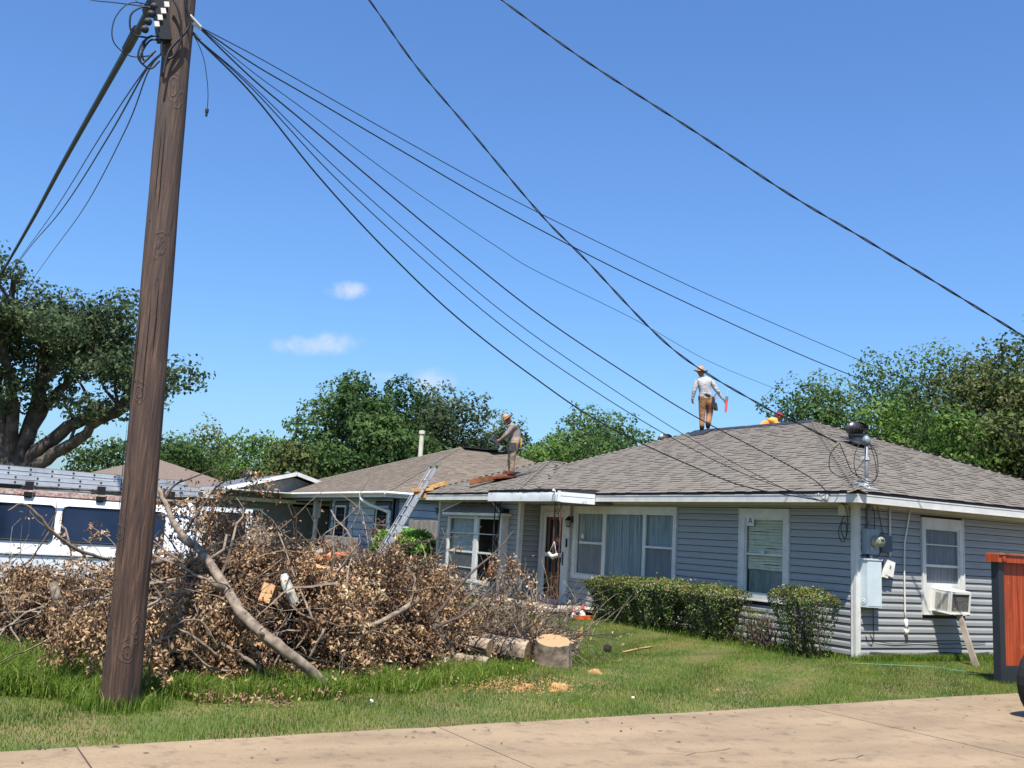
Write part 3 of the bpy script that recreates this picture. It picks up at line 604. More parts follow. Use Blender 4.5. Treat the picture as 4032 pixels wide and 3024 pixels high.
b = MB(); b.box(X0-.01, X1+.016, YC-.014, -1.0, zc-.03, zc+.004); b.box(-9.7, X1+.015, -1.0, -.40, zc-.028, zc+.003); b.build('drip_edge', drip, can)
# its shingled top: laps up on to the wing and main slopes
def strip(A, B, C, D, keep=None):
    r = plane(A, B, C, D, keep); shingle_stuff(r, can); b = MB(); b.add([A, B, C, D], [(0, 1, 2, 3)]); b.build('roof_deck', deckm, can)
strip((X0-.02, YC-.016, zc+.006), (X1+.02, YC-.016, zc+.006), (X1+.02, -.35, zc+.055), (X0-.02, -.35, zc+.055))
b = MB(); b.add([(X1+.02, YC-.016, zc+.006), (X1+.02, YC-.016, zc-.02), (X1+.02, -.5, zc-.02), (X1+.02, -.35, zc+.055)], [(0, 1, 2, 3)]); b.build('cheek', drip, can)
b = MB(); b.tube([(-7.16, YC-.03, 2.74), (-7.13, YC-.05, 2.66), (-7.17, YC-.04, 2.56), (-7.22, YC-.03, 2.50)], .008); b.lathe((-7.2, YC-.05, 2.73), [(0, -.03), (.04, 0), (.03, .03), (0, .05)], 8); b.build('torn_strip', white, can)
# ---- porch slab, step, and two scrolled iron columns
pr = empty('porch_step', (-8.6, -.8, 0), 'low concrete porch slab with a lower step in front of the front door', 'step')
stp = M('porch_concrete', lin(176, 164, 146), .9, lin(150, 138, 122), 3, bump=.003); brk = M('porch_brick', lin(96, 74, 60), .9, lin(70, 54, 46), 9)
b = MB(); b.box(-10.2, -7.0, -1.6, -.05, .13, .19); b.build('slab', stp, pr)
b = MB(); b.box(-10.18, -7.03, -1.57, -.05, 0, .13); b.build('base', brk, pr)
b = MB(); b.box(-9.9, -8.5, -2.0, -1.6, 0, .1); b.build('step', stp, pr)
iron = M('rusty_iron', lin(104, 66, 52), .7, lin(64, 48, 44), 12); irond = M('dark_iron', lin(38, 38, 42), .6)
def column(x, y, mat, label):
    c = empty('iron_column', (x, y, .19), label, 'column')
    for dx, dy in ((-.13, 0), (.13, 0)): b = MB(); b.box(x+dx-.012, x+dx+.012, y+dy-.012, y+dy+.012, .19, 2.51); b.build('upright', mat, c)
    def arc(cx, cz, r0, a0, a1, turns): return [(x+cx+r0*(1-.75*t/12)*math.cos(a0+(a1-a0)*t/12), y, cz+r0*(1-.75*t/12)*math.sin(a0+(a1-a0)*t/12)) for t in range(13)]
    for z0, f in ((2.28, 1), (1.62, -1), (1.34, 1), (.72, -1), (.45, 1)):
        b = MB(); b.tube(arc(-.02*f, z0, .095, 0 if f > 0 else 3.1, 6.6*f, 1), .008, 5); b.tube([(x-.12*f, y, z0+.18), (x-.04*f, y, z0+.12), (x+.05*f, y, z0-.1), (x+.12*f, y, z0-.26)], .008, 5); b.build('scroll', mat, c)
    b = MB(); b.box(x-.17, x+.17, y-.03, y+.03, .19, .205); b.box(x-.17, x+.17, y-.03, y+.03, 2.49, 2.505); b.build('end_plate', mat, c)
    return c
column(-7.28, -1.36, iron, 'rusty scrolled iron porch column at the canopy corner near the front door')
column(-10.05, -1.36, irond, 'dark scrolled iron porch column in front of the bay window')
b = MB(); b.lathe((-7.3, -1.42, 1.30), [(0, -.03), (.05, -.02), (.06, .02), (0, .04)], 8); b.lathe((-7.42, -1.44, 1.35), [(0, -.03), (.04, 0), (0, .04)], 7); b.lathe((-7.17, -1.41, 1.34), [(0, -.03), (.035, 0), (0, .04)], 7); b.tube([(-7.46, -1.43, 1.36), (-7.3, -1.43, 1.27), (-7.13, -1.43, 1.34)], .04, 7)
b.tube([(-7.46, -1.43, 1.36), (-7.3, -1.40, 1.62)], .005, 4); b.tube([(-7.14, -1.43, 1.34), (-7.3, -1.40, 1.62)], .005, 4); b.build('hanging_swan_ornament', M('white_ceramic', lin(225, 225, 220), .5, lin(150, 150, 148), 12), smooth=True, label='small white hanging ornament on the rusty iron column', cat='ornament')
# ================================================================ THINGS FIXED TO THE HOUSE
galv = M('galvanised_grey', lin(128, 136, 142), .5, lin(112, 120, 126), 5, metal=.25)
gpaint = M('meter_grey_paint', lin(142, 154, 160), .55, lin(128, 140, 148), 3)
lpaint = M('pale_panel_paint', lin(196, 208, 208), .5, lin(186, 196, 198), 3, dirt=(lin(150, 150, 146), 3, .6, .8))
pvc = M('white_pvc', lin(226, 224, 214), .5, lin(205, 202, 190), 6)
blk = M('black_cable', lin(24, 25, 30), .55)
b = MB(); b.box(.018, .14, .125, .41, 1.745, 2.16); b.box(.14, .15, .19, .40, 1.76, 2.14); me_box = b.build('electric_meter', gpaint, base=(.02, .27, 1.745), label='grey electric meter socket with round glass meter on the street wall', cat='meter')
b = MB(); b.lathe((.15, .30, 1.955), [(.105, 0), (.105, .03), (.09, .035), (.088, .12), (.075, .15), (0, .155)], 20, (1, 0, 0)); b.build('meter_glass', M('meter_glass', lin(150, 155, 130), .15, lin(110, 112, 96), 14), me_box, smooth=True)
b = MB(); b.box(.300, .308, .27, .34, 1.965, 1.995); b.box(.15, .17, .2, .215, 1.80, 1.86, mi=1); b.build('meter_dial', [M('black_metal', (0, 0, 0)), M('steel_seal', lin(190, 195, 195), .4)], me_box)
b = MB(); b.box(.018, .185, .07, .412, .868, 1.655); b.box(.018, .20, .055, .425, 1.64, 1.668); b.box(.185, .19, .085, .40, .89, 1.62); pan = b.build('breaker_panel', lpaint, base=(.02, .24, .868), label='tall pale grey breaker panel box below the meter', cat='panel')
b = MB(); b.lathe((.10, .068, .955), [(.052, 0), (.052, .002), (.04, .004), (.036, .001), (.024, .001), (.02, .004), (0, .004)], 18, (0, -1, 0)); b.build('knockout', lpaint, pan, smooth=True)
b = MB(); b.box(.018, .10, .53, .785, 1.80, 2.07)
for i in range(11): b.box(.10, .104, .55+i*.021, .56+i*.021, 1.81, 2.06)
b.build('utility_box', M('blue_grey_box', lin(104, 110, 122), .6), label='ribbed blue-grey utility box beside the electric meter', cat='box')
b = MB(); c = Vector((.09, .70, 1.52)); b.obox(c, (1, 0, 0), (0, .93, -.22), (0, .22, .93), .07, .20, .26); b.obox(c+Vector((.0, -.09, -.10)), (1, 0, 0), (0, .93, -.22), (0, .22, .93), .06, .09, .12); wb = b.build('hanging_box', pvc, label='white plastic junction box hanging askew under the utility box', cat='box')
b = MB(); b.obox(c+Vector((.037, .0, .02)), (1, 0, 0), (0, .93, -.22), (0, .22, .93), .004, .03, .06); b.build('logo_mark', M('grey_mark', lin(110, 110, 112), .6), wb)
b = MB(); b.tube([(.05, .42, 1.16+.02), (.05, .50, 1.20), (.05, .545, 1.12), (.05, .53, 1.02), (.05, .46, .99), (.05, .42, 1.02)], .012, 6); b.tube([(.05, .41, 1.17), (.05, .50, 1.19)], .025, 8); b.build('white_cable_loop', pvc, label='white cable loop beside the pale breaker panel', cat='cable')
b = MB(); b.tube([(.055, .255, 2.16), (.055, .255, 2.60)], .035, 10); b.tube([(.055, .255, 2.16), (.055, .255, 2.21)], .045, 10); b.tube([(.10, .25, 1.745), (.10, .25, 1.65)], .03, 8); b.build('meter_conduit', galv, smooth=True, label='thick grey conduit from the eave down to the meter', cat='pipe')
b = MB(); b.tube([(.04, .80, 2.57), (.04, .795, 2.06), (.04, .79, 1.72)], .018, 8); b.build('utility_conduit', pvc, smooth=True, label='thin pale conduit above the ribbed utility box', cat='pipe')
b = MB(); b.tube([(.03, 1.33, 2.56), (.035, 1.30, 2.46), (.04, 1.165, 1.97), (.04, 1.15, 1.5), (.04, 1.155, .80), (.04, 1.18, .62)], .014, 8); b.tube([(.045, 1.17, .68), (.045, 1.185, .50)], .03, 8); b.box(.02, .07, 1.15, 1.22, .42, .52); b.build('bent_pvc_conduit', pvc, smooth=True, label='long bent white conduit running down the street wall', cat='pipe')
def cable(name, pts, r, label, mat=blk, cat='cable', group=None, n=5, k=6, tw=0):
    mb = MB(); P = smooth_path(pts, k)
    if tw:   # two or three strands twisted together
        T = 0; paths = [[], []]
        for i, p in enumerate(P):
            d = (P[min(i+1, len(P)-1)]-P[max(i-1, 0)]).normalized(); u = d.cross(Vector((0, 0, 1))).normalized(); v = d.cross(u)
            if i: T += (p-P[i-1]).length
            a = T/tw*6.283
            for s_, q in ((0, 0), (1, math.pi)): paths[s_].append(p+(u*math.cos(a+q)+v*math.sin(a+q))*r*1.15)
        for q in paths: mb.tube(q, r, n)
    else: mb.tube(P, r, n)
    return mb.build(name, mat, smooth=True, label=label, cat=cat, group=group)
for i, (pts, lab) in enumerate((([(.05, .34, 2.57), (.045, .40, 2.45), (.04, .42, 2.30), (.04, .41, 2.12)], 'black wire hanging over the meter box'), ([(.05, .47, 2.57), (.03, .56, 2.35), (.03, .64, 2.07)], 'slanting black wire down to the utility box'), ([(.03, .58, 1.8), (.03, .5, 1.70), (.03, .35, 1.68), (.03, .2, 1.72), (.03, .06, 1.70)], 'black wires looping between the meter and the breaker panel'),
     ([(.03, .38, .87), (.03, .385, .6), (.03, .40, .30)], 'black wire hanging straight below the breaker panel'), ([(.03, .40, .31), (.03, .9, .27), (.03, 1.5, .29), (.03, 2.2, .27), (.03, 3.3, .29)], 'black cable sagging along the upper siding courses'), ([(.03, .3, .14), (.03, .8, .11), (.03, 1.4, .08), (.03, 2.0, .13), (.03, 2.9, .10), (.03, 3.4, .13)], 'black cable sagging along the lowest siding course'), ([(.03, .2, .40), (.03, .25, .30), (.03, .34, .26), (.03, .37, .34), (.03, .3, .42)], 'small loose wire loop below the breaker panel'))):
    cable('wall_cable', pts, .006, lab, k=5)
# camera / junction on the front corner with hanging cable coil
b = MB(); b.box(-.27, -.13, -.13, -.02, 2.36, 2.54); b.build('corner_box', beige, label='small beige junction box under the front eave corner', cat='box')
cable('cable_coil', [(-.16, -.10, 2.36), (-.26, -.09, 2.2), (-.29, -.09, 2.05), (-.22, -.09, 1.92), (-.13, -.09, 2.0), (-.12, -.09, 2.2), (-.2, -.09, 2.25), (-.24, -.09, 2.12), (-.15, -.09, 1.97), (-.08, -.1, 2.2), (-.04, -.2, 2.5), (.02, -.5, 2.60)], .007, 'black cable coil hanging under the corner box')
# lantern
lan = M('black_metal', (0, 0, 0))
b = MB(); lx, ly = -8.68, -.16; b.lathe((lx, ly, 2.13), [(.07, 0), (.085, .012), (.06, .05), (.03, .085), (.012, .10), (0, .12)], 12); b.tube([(lx, 0, 2.16), (lx, -.08, 2.22), (lx, ly, 2.22)], .012, 6); b.box(lx-.045, lx+.045, -.05, -.03, 2.08, 2.24); b.lathe((lx, ly, 1.975), [(.045, 0), (.055, .01), (.05, .02), (0, .02)], 12)
for a in range(4): b.tube([(lx+.05*math.cos(a*1.57+.8), ly+.05*math.sin(a*1.57+.8), 1.99), (lx+.066*math.cos(a*1.57+.8), ly+.066*math.sin(a*1.57+.8), 2.13)], .005, 4)
lt = b.build('porch_lantern', lan, base=(lx, 0, 2.0), smooth=False, label='black wall lantern beside the front door trim', cat='lamp')
b = MB(); b.lathe((lx, ly, 1.995), [(.04, 0), (.055, .06), (.062, .135)], 12); b.build('lantern_glass', clear, lt, smooth=True)
b = MB(); b.lathe((lx, ly, 2.0), [(.012, 0), (.03, .05), (.026, .08), (0, .1)], 10); b.build('bulb', M('frosted_bulb', lin(240, 235, 220), .4), lt, smooth=True)
b = MB(); b.box(-8.22, -8.2, -.012, -.005, 1.72, 1.85); b.lathe((-8.255, -.02, 1.78), [(.05, 0), (.05, .006), (.035, .008), (.03, .002), (0, .002)], 16, (0, -1, 0)); b.tube([(-8.25, -.02, 1.83), (-8.23, -.02, 2.1)], .003, 4); b.build('window_ornament', pvc, label='small round ornament hanging inside the picture window pane', cat='ornament')
# window air conditioner on a propped board
ac = M('ac_white', lin(222, 220, 210), .55, lin(206, 203, 192), 3, dirt=(lin(150, 140, 118), 5, .58, .85))
acr = empty('window_air_conditioner', (.15, 2.13, .83), 'white boxy air conditioner jutting from the street side window', 'air conditioner')
t = Vector((1, 0, -.10)).normalized(); u = t.cross(Vector((0, 1, 0))).normalized()*-1
c = Vector((.19, 2.12, 1.02)); b = MB()
L2, W2_, H2 = .46, .53, .39; yy = Vector((0, 1, 0))
b.obox(c+u*(H2/2-.008)+t*.004, t, yy, u, L2+.02, W2_+.012, .016); b.obox(c-u*(H2/2-.008), t, yy, u, L2, W2_, .016)
for s_ in (-1, 1): b.obox(c+yy*s_*(W2_/2-.008)-t*.15, t, yy, u, .12, .014, H2-.03); b.obox(c+yy*s_*(W2_/2-.008)+t*.19, t, yy, u, .035, .014, H2-.03); b.obox(c+yy*s_*(W2_/2-.009)-u*.16, t, yy, u, L2-.02, .012, .04); b.obox(c+yy*s_*(W2_/2-.009)+u*.163, t, yy, u, L2-.02, .012, .035)
for s_ in (-1, 1): b.obox(c+t*(L2/2-.006)+yy*s_*(W2_/2-.018), t, yy, u, .014, .036, H2-.03)
b.obox(c+t*(L2/2-.006)+u*.165, t, yy, u, .014, W2_-.07, .03); b.obox(c+t*(L2/2-.006)-u*.165, t, yy, u, .014, W2_-.07, .03)
b.build('housing', ac, acr)
for s_ in (-1, 1):
    b = MB()
    for i in range(20): b.obox(c+yy*s_*(W2_/2-.006)+t*.04+u*(-.135+i*.0145), t, yy, u, .24, .01, .0065)
    b.obox(c+yy*s_*(W2_/2-.004)+t*.045, t, yy, u, .012, .012, .29); b.build('side_louvre', ac, acr)
b = MB(); b.obox(c+t*(L2/2-.02), t, yy, u, .01, W2_-.07, H2-.05); b.build('condenser_grille', M('condenser', lin(105, 102, 98), .8, lin(62, 62, 62), 7, (1, 5, 5), bump=.002, dirt=(lin(180, 176, 160), 6, .62, .75)), acr)
b = MB(); b.obox(c, t, yy, u, L2-.06, W2_-.05, H2-.05); b.build('core', M('dark_core', lin(70, 66, 58), .9), acr)
b = MB(); b.bar((.90, 1.86, -.02), (.31, 2.20, .83), .10, .04, (0, -1, .2)); b.build('prop_board', M('weathered_board', lin(152, 140, 126), .9, lin(112, 102, 92), 3, (1, 1, 1), bump=.004, bscale=20), label='weathered grey board propping up the air conditioner', cat='board')
b = MB(); b.bar((.02, 1.92, .845), (.40, 1.92, .80), .04, .03); b.bar((.02, 2.36, .845), (.40, 2.36, .80), .04, .03); b.build('support_rail', M('dark_core', (0, 0, 0)), acr)
# turbine vents
vm = M('turbine_metal', lin(88, 88, 90), .35, lin(54, 54, 56), 4, metal=.5)
def turbine(x, y, z, sc_, label, mat=vm, open_=.5):
    b = MB(); b.lathe((x, y, z-.10), [(.17*sc_, -.05), (.165*sc_, .12*sc_), (.19*sc_, .16*sc_), (.19*sc_, .19*sc_)], 20); o = b.build('turbine_vent', mat, base=(x, y, z), smooth=False, label=label, cat='roof vent')
    n = 20; z0 = z-.10+.19*sc_; hh = .27*sc_
    me0 = None
    for i in range(n):
        a0 = 2*math.pi*i/n; mb = MB(); vs = []
        for j in range(7):
            f = j/6; zz = z0+hh*f; rr = .25*sc_*math.sin(math.pi*(.20+.66*f))**.8; tw = a0+.35*f
            for da, dr in ((0, 0), (.31, -.05*sc_ if open_ else 0)): vs.append((x+(rr+dr)*math.cos(tw+da), y+(rr+dr)*math.sin(tw+da), zz))
        mb.add(vs, [(2*j, 2*j+1, 2*j+3, 2*j+2) for j in range(6)]); mb.build('vane', mat, o, smooth=True)
    b = MB(); b.lathe((x, y, z0+hh-.005), [(.13*sc_, 0), (.11*sc_, .012), (0, .03)], 20); b.build('top_cap', mat, o, smooth=True); b = MB(); b.lathe((x, y, z0), [(.10*sc_, 0), (.16*sc_, .1), (.10*sc_, .25*sc_)], 12); b.build('core', M('dark_core', (0, 0, 0)), o)
    b = MB(); b.obox((x, y, z-.05), (1, 0, -.36), (0, 1, 0), (.36, 0, 1), .55*sc_, .5*sc_, .02); b.build('flashing', mat, o); return o
turbine(-3.02, 3.4, 4.16, .98, 'dark round turbine vent on the right slope beside the service mast')
turbine(-10.72, 4.3, 4.42, .95, 'turbine vent peeking over the ridge left of the standing roofer', M('turbine_grey', lin(98, 100, 102), .35, metal=.5))
# service mast
mx_, my_ = .265, -.03
b = MB(); b.tube([(mx_, my_, 2.70), (mx_, my_, 3.60)], .032, 10); b.lathe((mx_, my_, 3.56), [(.05, 0), (.07, .04), (.075, .09), (.05, .13), (.02, .155), (0, .16)], 12); mast = b.build('service_mast', galv, smooth=True, base=(mx_, my_, 2.8), label='grey electric service mast with weatherhead rising through the roof corner', cat='mast')
b = MB(); b.lathe((mx_, my_, 2.82), [(.13, -.03), (.10, .02), (.05, .10), (.036, .17)], 12); b.obox((mx_, my_, 2.86), (1, 0, -.4), (0, 1, 0), (.4, 0, 1), .34, .3, .012); b.build('flashing', M('mast_boot', lin(150, 152, 154), .5, metal=.3), mast)
b = MB(); b.lathe((mx_, my_, 3.30), [(.045, 0), (.045, .05)], 10); b.obox((mx_-.04, my_-.05, 3.33), (1, 0, 0), (0, 1, 0), (0, 0, 1), .07, .06, .05); b.build('cable_clamp', M('steel_seal', (0, 0, 0)), mast)
cable('drip_loop', [(.21, -.62, 3.53), (.12, -.72, 3.35), (.10, -.72, 3.10), (.20, -.60, 2.98), (.32, -.45, 3.02), (.33, -.26, 3.18), (.30, -.1, 3.35), (.28, -.06, 3.58)], .008, 'black service cable looping between drop wire and mast', cat='cable')
cable('drip_loop', [(.22, -.62, 3.53), (.24, -.5, 3.30), (.28, -.40, 3.08), (.34, -.22, 2.98), (.36, -.05, 2.93), (.40, .08, 3.05), (.38, .08, 3.4), (.29, 0, 3.60)], .008, 'second black service cable loop wrapping round the mast', cat='cable')
cable('drip_loop', [(.30, -.10, 3.62), (.30, -.28, 3.50), (.31, -.38, 3.25), (.33, -.33, 3.02), (.36, -.12, 2.90), (.38, .05, 2.98), (.36, .08, 3.25), (.28, .03, 3.6)], .007, 'round cable loop hanging just below the weatherhead', cat='cable')
# wires ------------------------------------------------------------------------------------
WR = {"a":[[2.665,-12.171,6.448],[2.55,-11.571,6.363],[2.444,-10.969,6.251],[2.209,-9.723,6.019],[1.914,-8.146,5.75],[1.619,-6.408,5.507],[1.282,-4.368,5.251],[0.857,-1.662,4.973],[0.345,1.31,4.714],[-0.074,3.907,4.489],[-0.784,8.169,4.22]],"b":[[2.665,-12.171,6.448],[2.519,-11.553,6.28],[2.411,-10.948,6.151],[2.177,-9.698,5.89],[1.88,-8.114,5.57],[1.585,-6.372,5.277],[1.253,-4.335,4.99],[0.802,-1.602,4.671],[0.31,1.489,4.433],[-0.155,4.327,4.242],[-0.806,8.185,3.947]],"c":[[2.665,-12.171,6.448],[2.273,-11.484,6.301],[1.91,-10.781,6.189],[1.068,-9.208,5.934],[0.078,-7.249,5.677],[-0.454,-6.239,5.598],[-1.881,-3.396,5.535],[-3.438,-0.318,5.369],[-5.524,3.834,5.418],[-7.965,8.622,5.579],[-12.246,17.075,5.978]],"d":[[2.665,-12.171,6.448],[2.48,-11.527,6.135],[2.316,-10.888,5.878],[2.0,-9.571,5.327],[1.813,-8.78,5.008],[1.489,-7.356,4.464],[1.116,-5.663,3.951],[0.772,-4.114,3.534],[0.143,-1.324,2.956],[-0.03,-0.56,2.66]],"e":[[2.665,-12.18,6.329],[2.482,-11.519,6.058],[2.185,-10.52,5.553],[1.827,-9.148,4.934],[1.493,-7.811,4.378],[1.15,-6.296,3.866],[0.679,-4.323,3.29],[0.237,-2.488,2.861],[-0.041,-1.335,2.639],[-0.233,-0.56,2.579]],"f":[[2.665,-12.18,6.329],[2.472,-11.513,6.03],[2.154,-10.499,5.45],[1.852,-9.361,4.888],[1.525,-8.004,4.285],[1.22,-6.679,3.81],[0.759,-4.717,3.247],[0.306,-2.767,2.837],[-0.233,-0.56,2.579]],"g":[[2.665,-12.18,6.329],[2.452,-11.502,5.979],[2.151,-10.637,5.39],[1.891,-9.699,4.814],[1.628,-8.624,4.242],[1.344,-7.352,3.71],[1.005,-5.849,3.207],[0.499,-3.611,2.765],[0.246,-2.529,2.635],[-0.114,-1.048,2.592],[-0.233,-0.56,2.579]],"drop":[[-2.974,-9.658,11.673],[-2.753,-8.476,10.354],[-2.575,-7.603,9.342],[-2.294,-6.712,8.4],[-1.856,-5.436,7.02],[-1.562,-4.721,6.332],[-0.957,-3.26,4.907],[-0.312,-1.866,4.065],[-0.043,-1.265,3.8],[0.2,-0.67,3.54]],"w2":[[-2.398,-7.573,11.433],[-1.816,-6.471,10.59],[-1.138,-5.188,9.614],[-0.2,-3.564,8.457],[0.573,-2.208,7.471],[1.333,-0.933,6.623],[2.491,1.054,5.286],[3.206,2.311,4.412]],"bundle":[[2.615,-12.56,6.724],[1.71,-12.551,6.762],[-0.253,-12.535,6.948],[-5.862,-12.502,7.44],[-12.756,-12.446,8.012],[-25.04,-12.374,9.147],[-36.607,-12.333,10.405]],"l1":[[2.6,-12.45,6.1],[1.492,-12.454,6.298],[-1.906,-12.4,6.705],[-9.874,-12.271,7.526],[-23.992,-12.082,9.211],[-38.587,-11.834,10.594]],"l2":[[2.6,-12.45,6.1],[1.594,-12.445,6.276],[-1.249,-12.402,6.425],[-7.157,-12.324,6.947],[-17.132,-12.244,8.182],[-38.619,-12.018,10.453]],"l3":[[2.6,-12.45,6.1],[1.588,-12.417,6.272],[-0.538,-12.291,6.33],[-6.634,-12.007,6.931],[-17.377,-11.564,8.431],[-38.391,-10.699,11.339]],"tl1":[[2.615,-12.62,6.521],[0.286,-12.701,7.58],[-1.803,-12.775,8.524],[-5.442,-12.916,10.248]],"tl2":[[2.615,-12.569,6.492],[0.557,-12.426,7.517],[-5.248,-12.036,10.498]],"tail":[[2.645,-12.177,6.338],[2.645,-12.116,6.243],[2.645,-12.056,6.112],[2.645,-12.004,5.912],[2.645,-11.979,5.758],[2.645,-11.973,5.639]],"loops":[[[2.735,-12.617,6.148],[2.735,-12.763,6.155],[2.735,-12.796,6.328],[2.735,-12.704,6.441],[2.735,-12.612,6.452]],[[2.735,-12.558,6.008],[2.735,-12.637,5.881],[2.735,-12.659,5.966],[2.735,-12.596,6.128],[2.735,-12.494,6.159]],[[2.735,-12.534,6.042],[2.735,-12.617,5.913],[2.735,-12.652,6.007],[2.735,-12.622,6.146],[2.735,-12.534,6.199]],[[2.735,-12.486,5.951],[2.735,-12.563,5.851],[2.735,-12.677,5.921],[2.735,-12.661,6.082],[2.735,-12.58,6.185]]]}
wthin = M('telephone_wire', lin(30, 34, 46), .5)
wires = [('a', .007, 'uppermost thin wire from the pole passing over the right trees', 0), ('b', .010, 'second wire from the pole running over the right end of the roof', 0), ('c', .006, 'thin wire from the pole passing right over the standing roofer', 0), ('d', .011, 'wire from the upper pole bracket down to the eave corner', 0),
         ('e', .007, 'upper of the three wires from the low pole bracket to the eave', 0), ('f', .008, 'middle of the three wires from the low pole bracket to the eave', 0), ('g', .012, 'lowest and thickest wire from the pole bracket to the eave', 0),
         ('drop', .012, 'twisted service wire coming from the top of the sky down to the roof mast', 1.0), ('w2', .013, 'twisted black wire crossing the upper right sky', 1.0),
         ('bundle', .05, 'thick black cable bundle from the pole top down to the left edge', 0), ('l1', .010, 'upper thin wire beside the thick bundle left of the pole', 0), ('l2', .013, 'middle thin wire left of the pole', 0), ('l3', .010, 'lowest thin wire fanning out left of the pole', 0), ('tl1', .010, 'short wire leaving the pole top towards the upper left', 0), ('tl2', .007, 'steep short wire at the top left of the pole', 0)]
for k, r, lab, tw in wires: cable('overhead_wire', WR[k], r*.78, lab, mat=wthin if not tw else blk, cat='wire', k=8 if not tw else 26, tw=tw)
pts = [Vector(p) for p in WR['bundle'][:3]]
for q, l, lab in ((.13, .5, 'black splice sleeve on the thick bundle nearest the pole'), (.55, .7, 'longer black splice sleeve further down the thick bundle')): b = MB(); o = pts[0].lerp(pts[2], q); d = (pts[2]-pts[0]).normalized(); b.tube([o-d*l*.5, o+d*l*.5], .055, 8); b.build('splice_sleeve', blk, label=lab, cat='cable sleeve')
cable('hanging_tail', WR['tail'], .004, 'thin loose wire with a weighted plug hanging right of the pole', k=5)
b = MB(); q = Vector(WR['tail'][-1]); b.lathe(q+Vector((0, 0, -.09)), [(.006, 0), (.012, .01), (.012, .04), (.018, .045), (.018, .075), (.008, .09)], 8); b.build('wire_plug', blk, label='small black plug at the end of the hanging wire', cat='plug')
for l, lab in zip(WR['loops'], ('topmost tight black loop beside the terminal block', 'narrow black loop hanging lowest by the terminal block', 'middle black loop just left of the pole edge', 'widest low black loop beside the terminal block')): cable('cable_loop', l, .010, lab, k=6, group='tangled cable loops on the pole')
cable('cable_loop', [(2.7, -12.52, 6.5), (2.75, -12.80, 6.45), (2.75, -12.93, 6.25), (2.75, -12.92, 6.02), (2.72, -12.75, 5.93), (2.7, -12.55, 6.0)], .006, 'wide thin wire loop left of the pole crossing the bundle', k=6)
# bracket hardware at the eave
b = MB(); b.tube([(-.36, -.53, 2.66), (-.30, -.57, 2.70), (-.24, -.56, 2.66)], .010, 6); b.lathe((-.17, -.58, 2.62), [(.02, -.03), (.035, -.01), (.03, .03), (.0, .035)], 8); b.box(-.22, -.14, -.52, -.508, 2.60, 2.68); b.build('wire_bracket', M('white_ceramic', (0, 0, 0)), label='pale insulator bracket on the eave where the wires land', cat='bracket')
# ================================================================ UTILITY POLE
polem = bpy.data.materials.new('treated_pole'); polem.use_nodes = True; n = polem.node_tree; bs = n.nodes['Principled BSDF']; Lk = n.links.new
tcn = n.nodes.new('ShaderNodeTexCoord'); mp = n.nodes.new('ShaderNodeMapping'); mp.inputs['Scale'].default_value = (7, 7, .45); Lk(tcn.outputs['Object'], mp.inputs[0])
wv = n.nodes.new('ShaderNodeTexNoise'); wv.inputs['Scale'].default_value = 4; wv.inputs['Detail'].default_value = 9; wv.inputs['Roughness'].default_value = .65; wv.inputs['Distortion'].default_value = .6; Lk(mp.outputs[0], wv.inputs['Vector'])
cr_ = n.nodes.new('ShaderNodeValToRGB'); Lk(wv.outputs['Fac'], cr_.inputs[0]); e = cr_.color_ramp.elements
e[0].position = .32; e[0].color = (*lin(36, 26, 22), 1); e[1].position = .66; e[1].color = (*lin(104, 78, 60), 1); k_ = e.new(.5); k_.color = (*lin(70, 50, 40), 1)
sx = n.nodes.new('ShaderNodeSeparateXYZ'); Lk(tcn.outputs['Object'], sx.inputs[0]); hr = n.nodes.new('ShaderNodeMapRange'); hr.inputs['From Min'].default_value = 1; hr.inputs['From Max'].default_value = 6.5; Lk(sx.outputs['Z'], hr.inputs['Value'])
mx = n.nodes.new('ShaderNodeMix'); mx.data_type = 'RGBA'; mx.blend_type = 'MIX'; mm = n.nodes.new('ShaderNodeMath'); mm.operation = 'MULTIPLY'; mm.inputs[1].default_value = .45; Lk(hr.outputs[0], mm.inputs[0]); Lk(mm.outputs[0], mx.inputs['Factor']); Lk(cr_.outputs[0], mx.inputs['A']); mx.inputs['B'].default_value = (*lin(88, 78, 72), 1)
# large rings of the knots
vo = n.nodes.new('ShaderNodeTexVoronoi'); vo.inputs['Scale'].default_value = 1.15; mp2 = n.nodes.new('ShaderNodeMapping'); mp2.inputs['Scale'].default_value = (2.3, 2.3, 1.2); Lk(tcn.outputs['Object'], mp2.inputs[0]); dn_ = n.nodes.new('ShaderNodeTexNoise'); dn_.inputs['Scale'].default_value = 3.5; dn_.inputs['Detail'].default_value = 3; Lk(mp2.outputs[0], dn_.inputs['Vector']); ad_ = n.nodes.new('ShaderNodeVectorMath'); ad_.operation = 'MULTIPLY_ADD'; ad_.inputs[1].default_value = (.3, .3, .3); Lk(dn_.outputs['Color'], ad_.inputs[0]); Lk(mp2.outputs[0], ad_.inputs[2]); Lk(ad_.outputs[0], vo.inputs['Vector'])
rg = n.nodes.new('ShaderNodeMath'); rg.operation = 'MULTIPLY'; rg.inputs[1].default_value = 75; Lk(vo.outputs['Distance'], rg.inputs[0]); sn = n.nodes.new('ShaderNodeMath'); sn.operation = 'SINE'; Lk(rg.outputs[0], sn.inputs[0])
fm = n.nodes.new('ShaderNodeMapRange'); fm.inputs['From Min'].default_value = .30; fm.inputs['From Max'].default_value = .14; Lk(vo.outputs['Distance'], fm.inputs['Value']); fk = n.nodes.new('ShaderNodeMath'); fk.operation = 'MULTIPLY'; Lk(fm.outputs[0], fk.inputs[0]); Lk(sn.outputs[0], fk.inputs[1])
